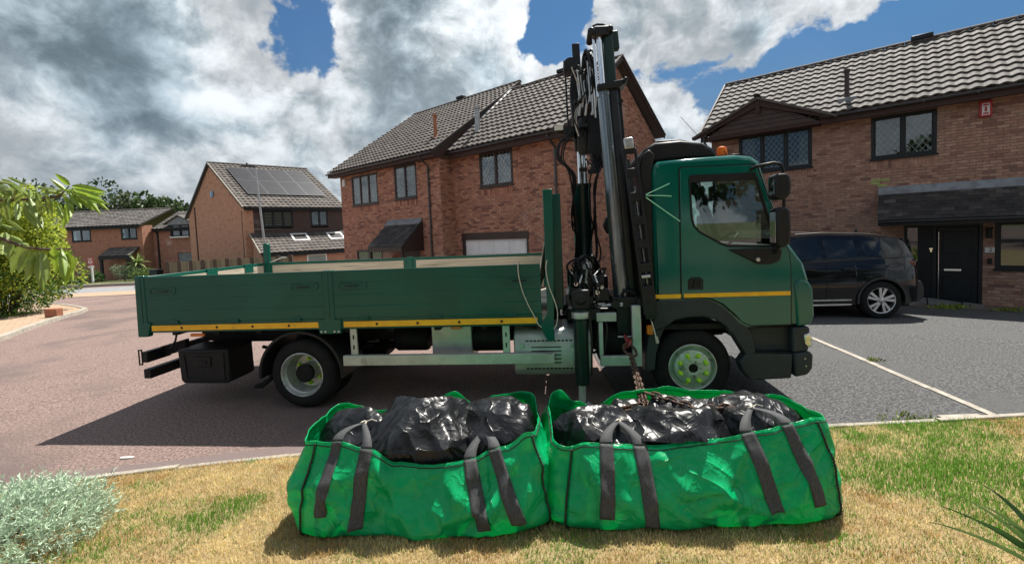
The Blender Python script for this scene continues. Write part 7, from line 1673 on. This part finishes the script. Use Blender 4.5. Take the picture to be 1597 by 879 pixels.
for k in range(44):
    a = rng.uniform(0, 6.28); el = rng.uniform(-.1, 1.35); L_ = rng.uniform(.9, 1.3); e = Vector((math.cos(a) * math.cos(el), math.sin(a) * math.cos(el), math.sin(el))); s_ = e.cross(Vector((0, 0, 1))).normalized(); q = MB(); rows = []
    for i in range(6): u = i / 5; c = Vector((0, 0, 1.6)) + e * L_ * u + Vector((0, 0, -.45 * u * u * math.cos(el))); ww = .07 * (1 - u ** 2) + .004; rows.append([c - s_ * ww, c, c + s_ * ww])
    q.grid(rows); q.build('leaf', 'yucca_leaf', yu, smooth=180)

# ------------------------------------------------------------------ street furniture
lp = empty('street_lamp', (-14.75, 27.0, G(-14.75, 27.0)), 0, 'tall grey street lamp in front of the solar panel house', 'street lamp')
tilt = -.045
q = MB(); q.tube([(0, 0, -.2), (tilt * .3, 0, 1.2)], [.095, .095], 14); q.tube([(tilt * .3, 0, 1.2), (tilt * 7.0, 0, 7.0)], [.07, .05], 14); q.build('post', 'galv', lp)
q = MB(); q.box(-.05, .05, -.10, -.08, .4, .9); q.build('access_door', 'galv', lp)
hx_ = tilt * 7.0
q = MB(); q.tube([(hx_ + .05, 0, 6.98), (hx_ - .10, 0, 7.02), (hx_ - .30, 0, 7.04)], .035, 8); q.build('bracket', 'gutter', lp)
q = MB(); q.prism([(hx_ + .06, 6.93), (hx_ + .06, 7.06), (hx_ - .55, 7.10), (hx_ - .80, 7.06), (hx_ - .80, 7.0)], -.12, .12); q.build('lamp_head', 'gutter', lp, bevel=.02)
q = MB(); q.lathe([(0, 7.24), (.04, 7.22), (.05, 7.08)], (hx_ - .48, 0, 0), 'z', 10); q.build('photocell', 'black_plastic', lp)
fe = empty('wooden_fence', (-22.4, 29.2, 0), 0, 'weathered boarded fence with dark posts in front of the solar panel house', 'fence')
fx0, fy0, fx1, fy1 = -22.4, 29.2, -13.5, 27.4; n_ = 10
for i in range(n_ + 1):
    t = i / n_; x, y = fx0 + (fx1 - fx0) * t, fy0 + (fy1 - fy0) * t; z = G(x, y)
    q = MB(); q.box(x + 22.4 - .11, x + 22.4 + .11, y - 29.2 - .08, y - 29.2 + .05, z - .2, z + 1.62); q.build('post', 'fence_post', fe)
    if i < n_:
        dx_, dy_ = (fx1 - fx0) / n_, (fy1 - fy0) / n_
        for k in range(5):
            a = (k + .5) / 5 * .80 + .10; px_, py_ = x + dx_ * a + 22.4, y + dy_ * a - 29.2; q = MB(); q.box(px_ - .075, px_ + .075, py_ - .03, py_, z - .1, z + 1.55 + random.uniform(-.02, .02)); q.build('board', 'fence_wood', fe)
sg_ = empty('warning_sign', (-34.3, 36.6, G(-34.3, 36.6) + .12), 0, 'small red and white sign on a white post by the far house', 'sign')
q = MB(); q.box(-.06, .06, -.05, .05, -.1, 1.6); q.build('post', 'white_paint', sg_)
q = MB(); q.box(-.24, .24, -.08, -.05, 1.30, 1.45); q.build('lower_plate', 'white_paint', sg_)
q = MB(); q.box(-.22, .22, -.09, -.05, 1.50, 2.10); q.build('red_plate', 'red_plastic', sg_)
q = MB(); q.lathe([(.13, -.095), (.18, -.095), (.18, -.085)], (0, 0, 1.78), 'y', 20); q.box(-.18, .18, -.097, -.091, 2.01, 2.06); q.box(-.11, .11, -.097, -.091, 1.74, 1.82); q.build('sign_print', 'white_paint', sg_)
for k, (x, y, lb, bc_) in enumerate(((-25.6, 32.2, 'dark green wheelie bin by the fence at the far house', 'crane_green'),)):
    bn = empty('wheelie_bin', (x, y, G(x, y) + .02), 0, lb, 'bin'); q = MB(); q.prism([(-.25, 0.05), (.25, .05), (.30, 1.0), (-.30, 1.0)], -.3, .3); q.build('bin_body', bc_, bn, bevel=.03)
    q = MB(); q.prism([(-.36, 1.0), (.33, 1.0), (.33, 1.06), (-.3, 1.10)], -.33, .33); q.build('lid', 'gutter', bn, bevel=.02)
# weeds at the foot of the right-hand house and along the edging
def tuft(x, y, n, r_, h, col, label, z=None):
    xs = rng.normal(0, r_, n); ys = rng.normal(0, r_ * .5, n); p = np.stack([xs, ys, np.zeros(n)], 1); d = np.tile([0, 0, 1.0], (n, 1)); V, Fc, C_ = leaf_cloud(p, d, h, .35, np.array(col) * rng.uniform(.6, 1.3, (n, 1)), 0, .6)
    o_ = link('weed_tuft', npmesh('weed_tuft', V, Fc, 'leaf', C_)); o_.location = (x, y, (G(x, y) if z is None else z) + .005); tag(o_, label, 'weeds', 'weeds growing in the joints', 'stuff')
w1 = rhw(5.9, -1.35); tuft(w1[0], w1[1], 160, .22, .10, (.24, .30, .05), 'pale green weeds beside the ramp slabs at the black front door')
w2 = rhw(6.9, -1.0); tuft(w2[0], w2[1], 110, .18, .09, (.24, .30, .05), 'pale green weeds near the wall right of the front door')
w3 = rhw(4.3, -.45); tuft(w3[0], w3[1], 60, .12, .08, (.16, .22, .05), 'small weeds by the car rear wheel and the house wall')
tuft(5.0, 6.2, 60, .07, .05, (.20, .24, .06), 'sparse weeds halfway along the concrete edging across the tarmac'); tuft(3.9, 4.32, 90, .14, .05, (.18, .24, .05), 'weeds in the kerb joint by the end of the edging')
q = MB(); tag(q.box(-3.86, -3.74, 4.22, 4.25, .003, .012).build('litter_scrap', 'paper', bevel=.002), 'small white scrap of litter on the road beside the lawn kerb', 'litter')
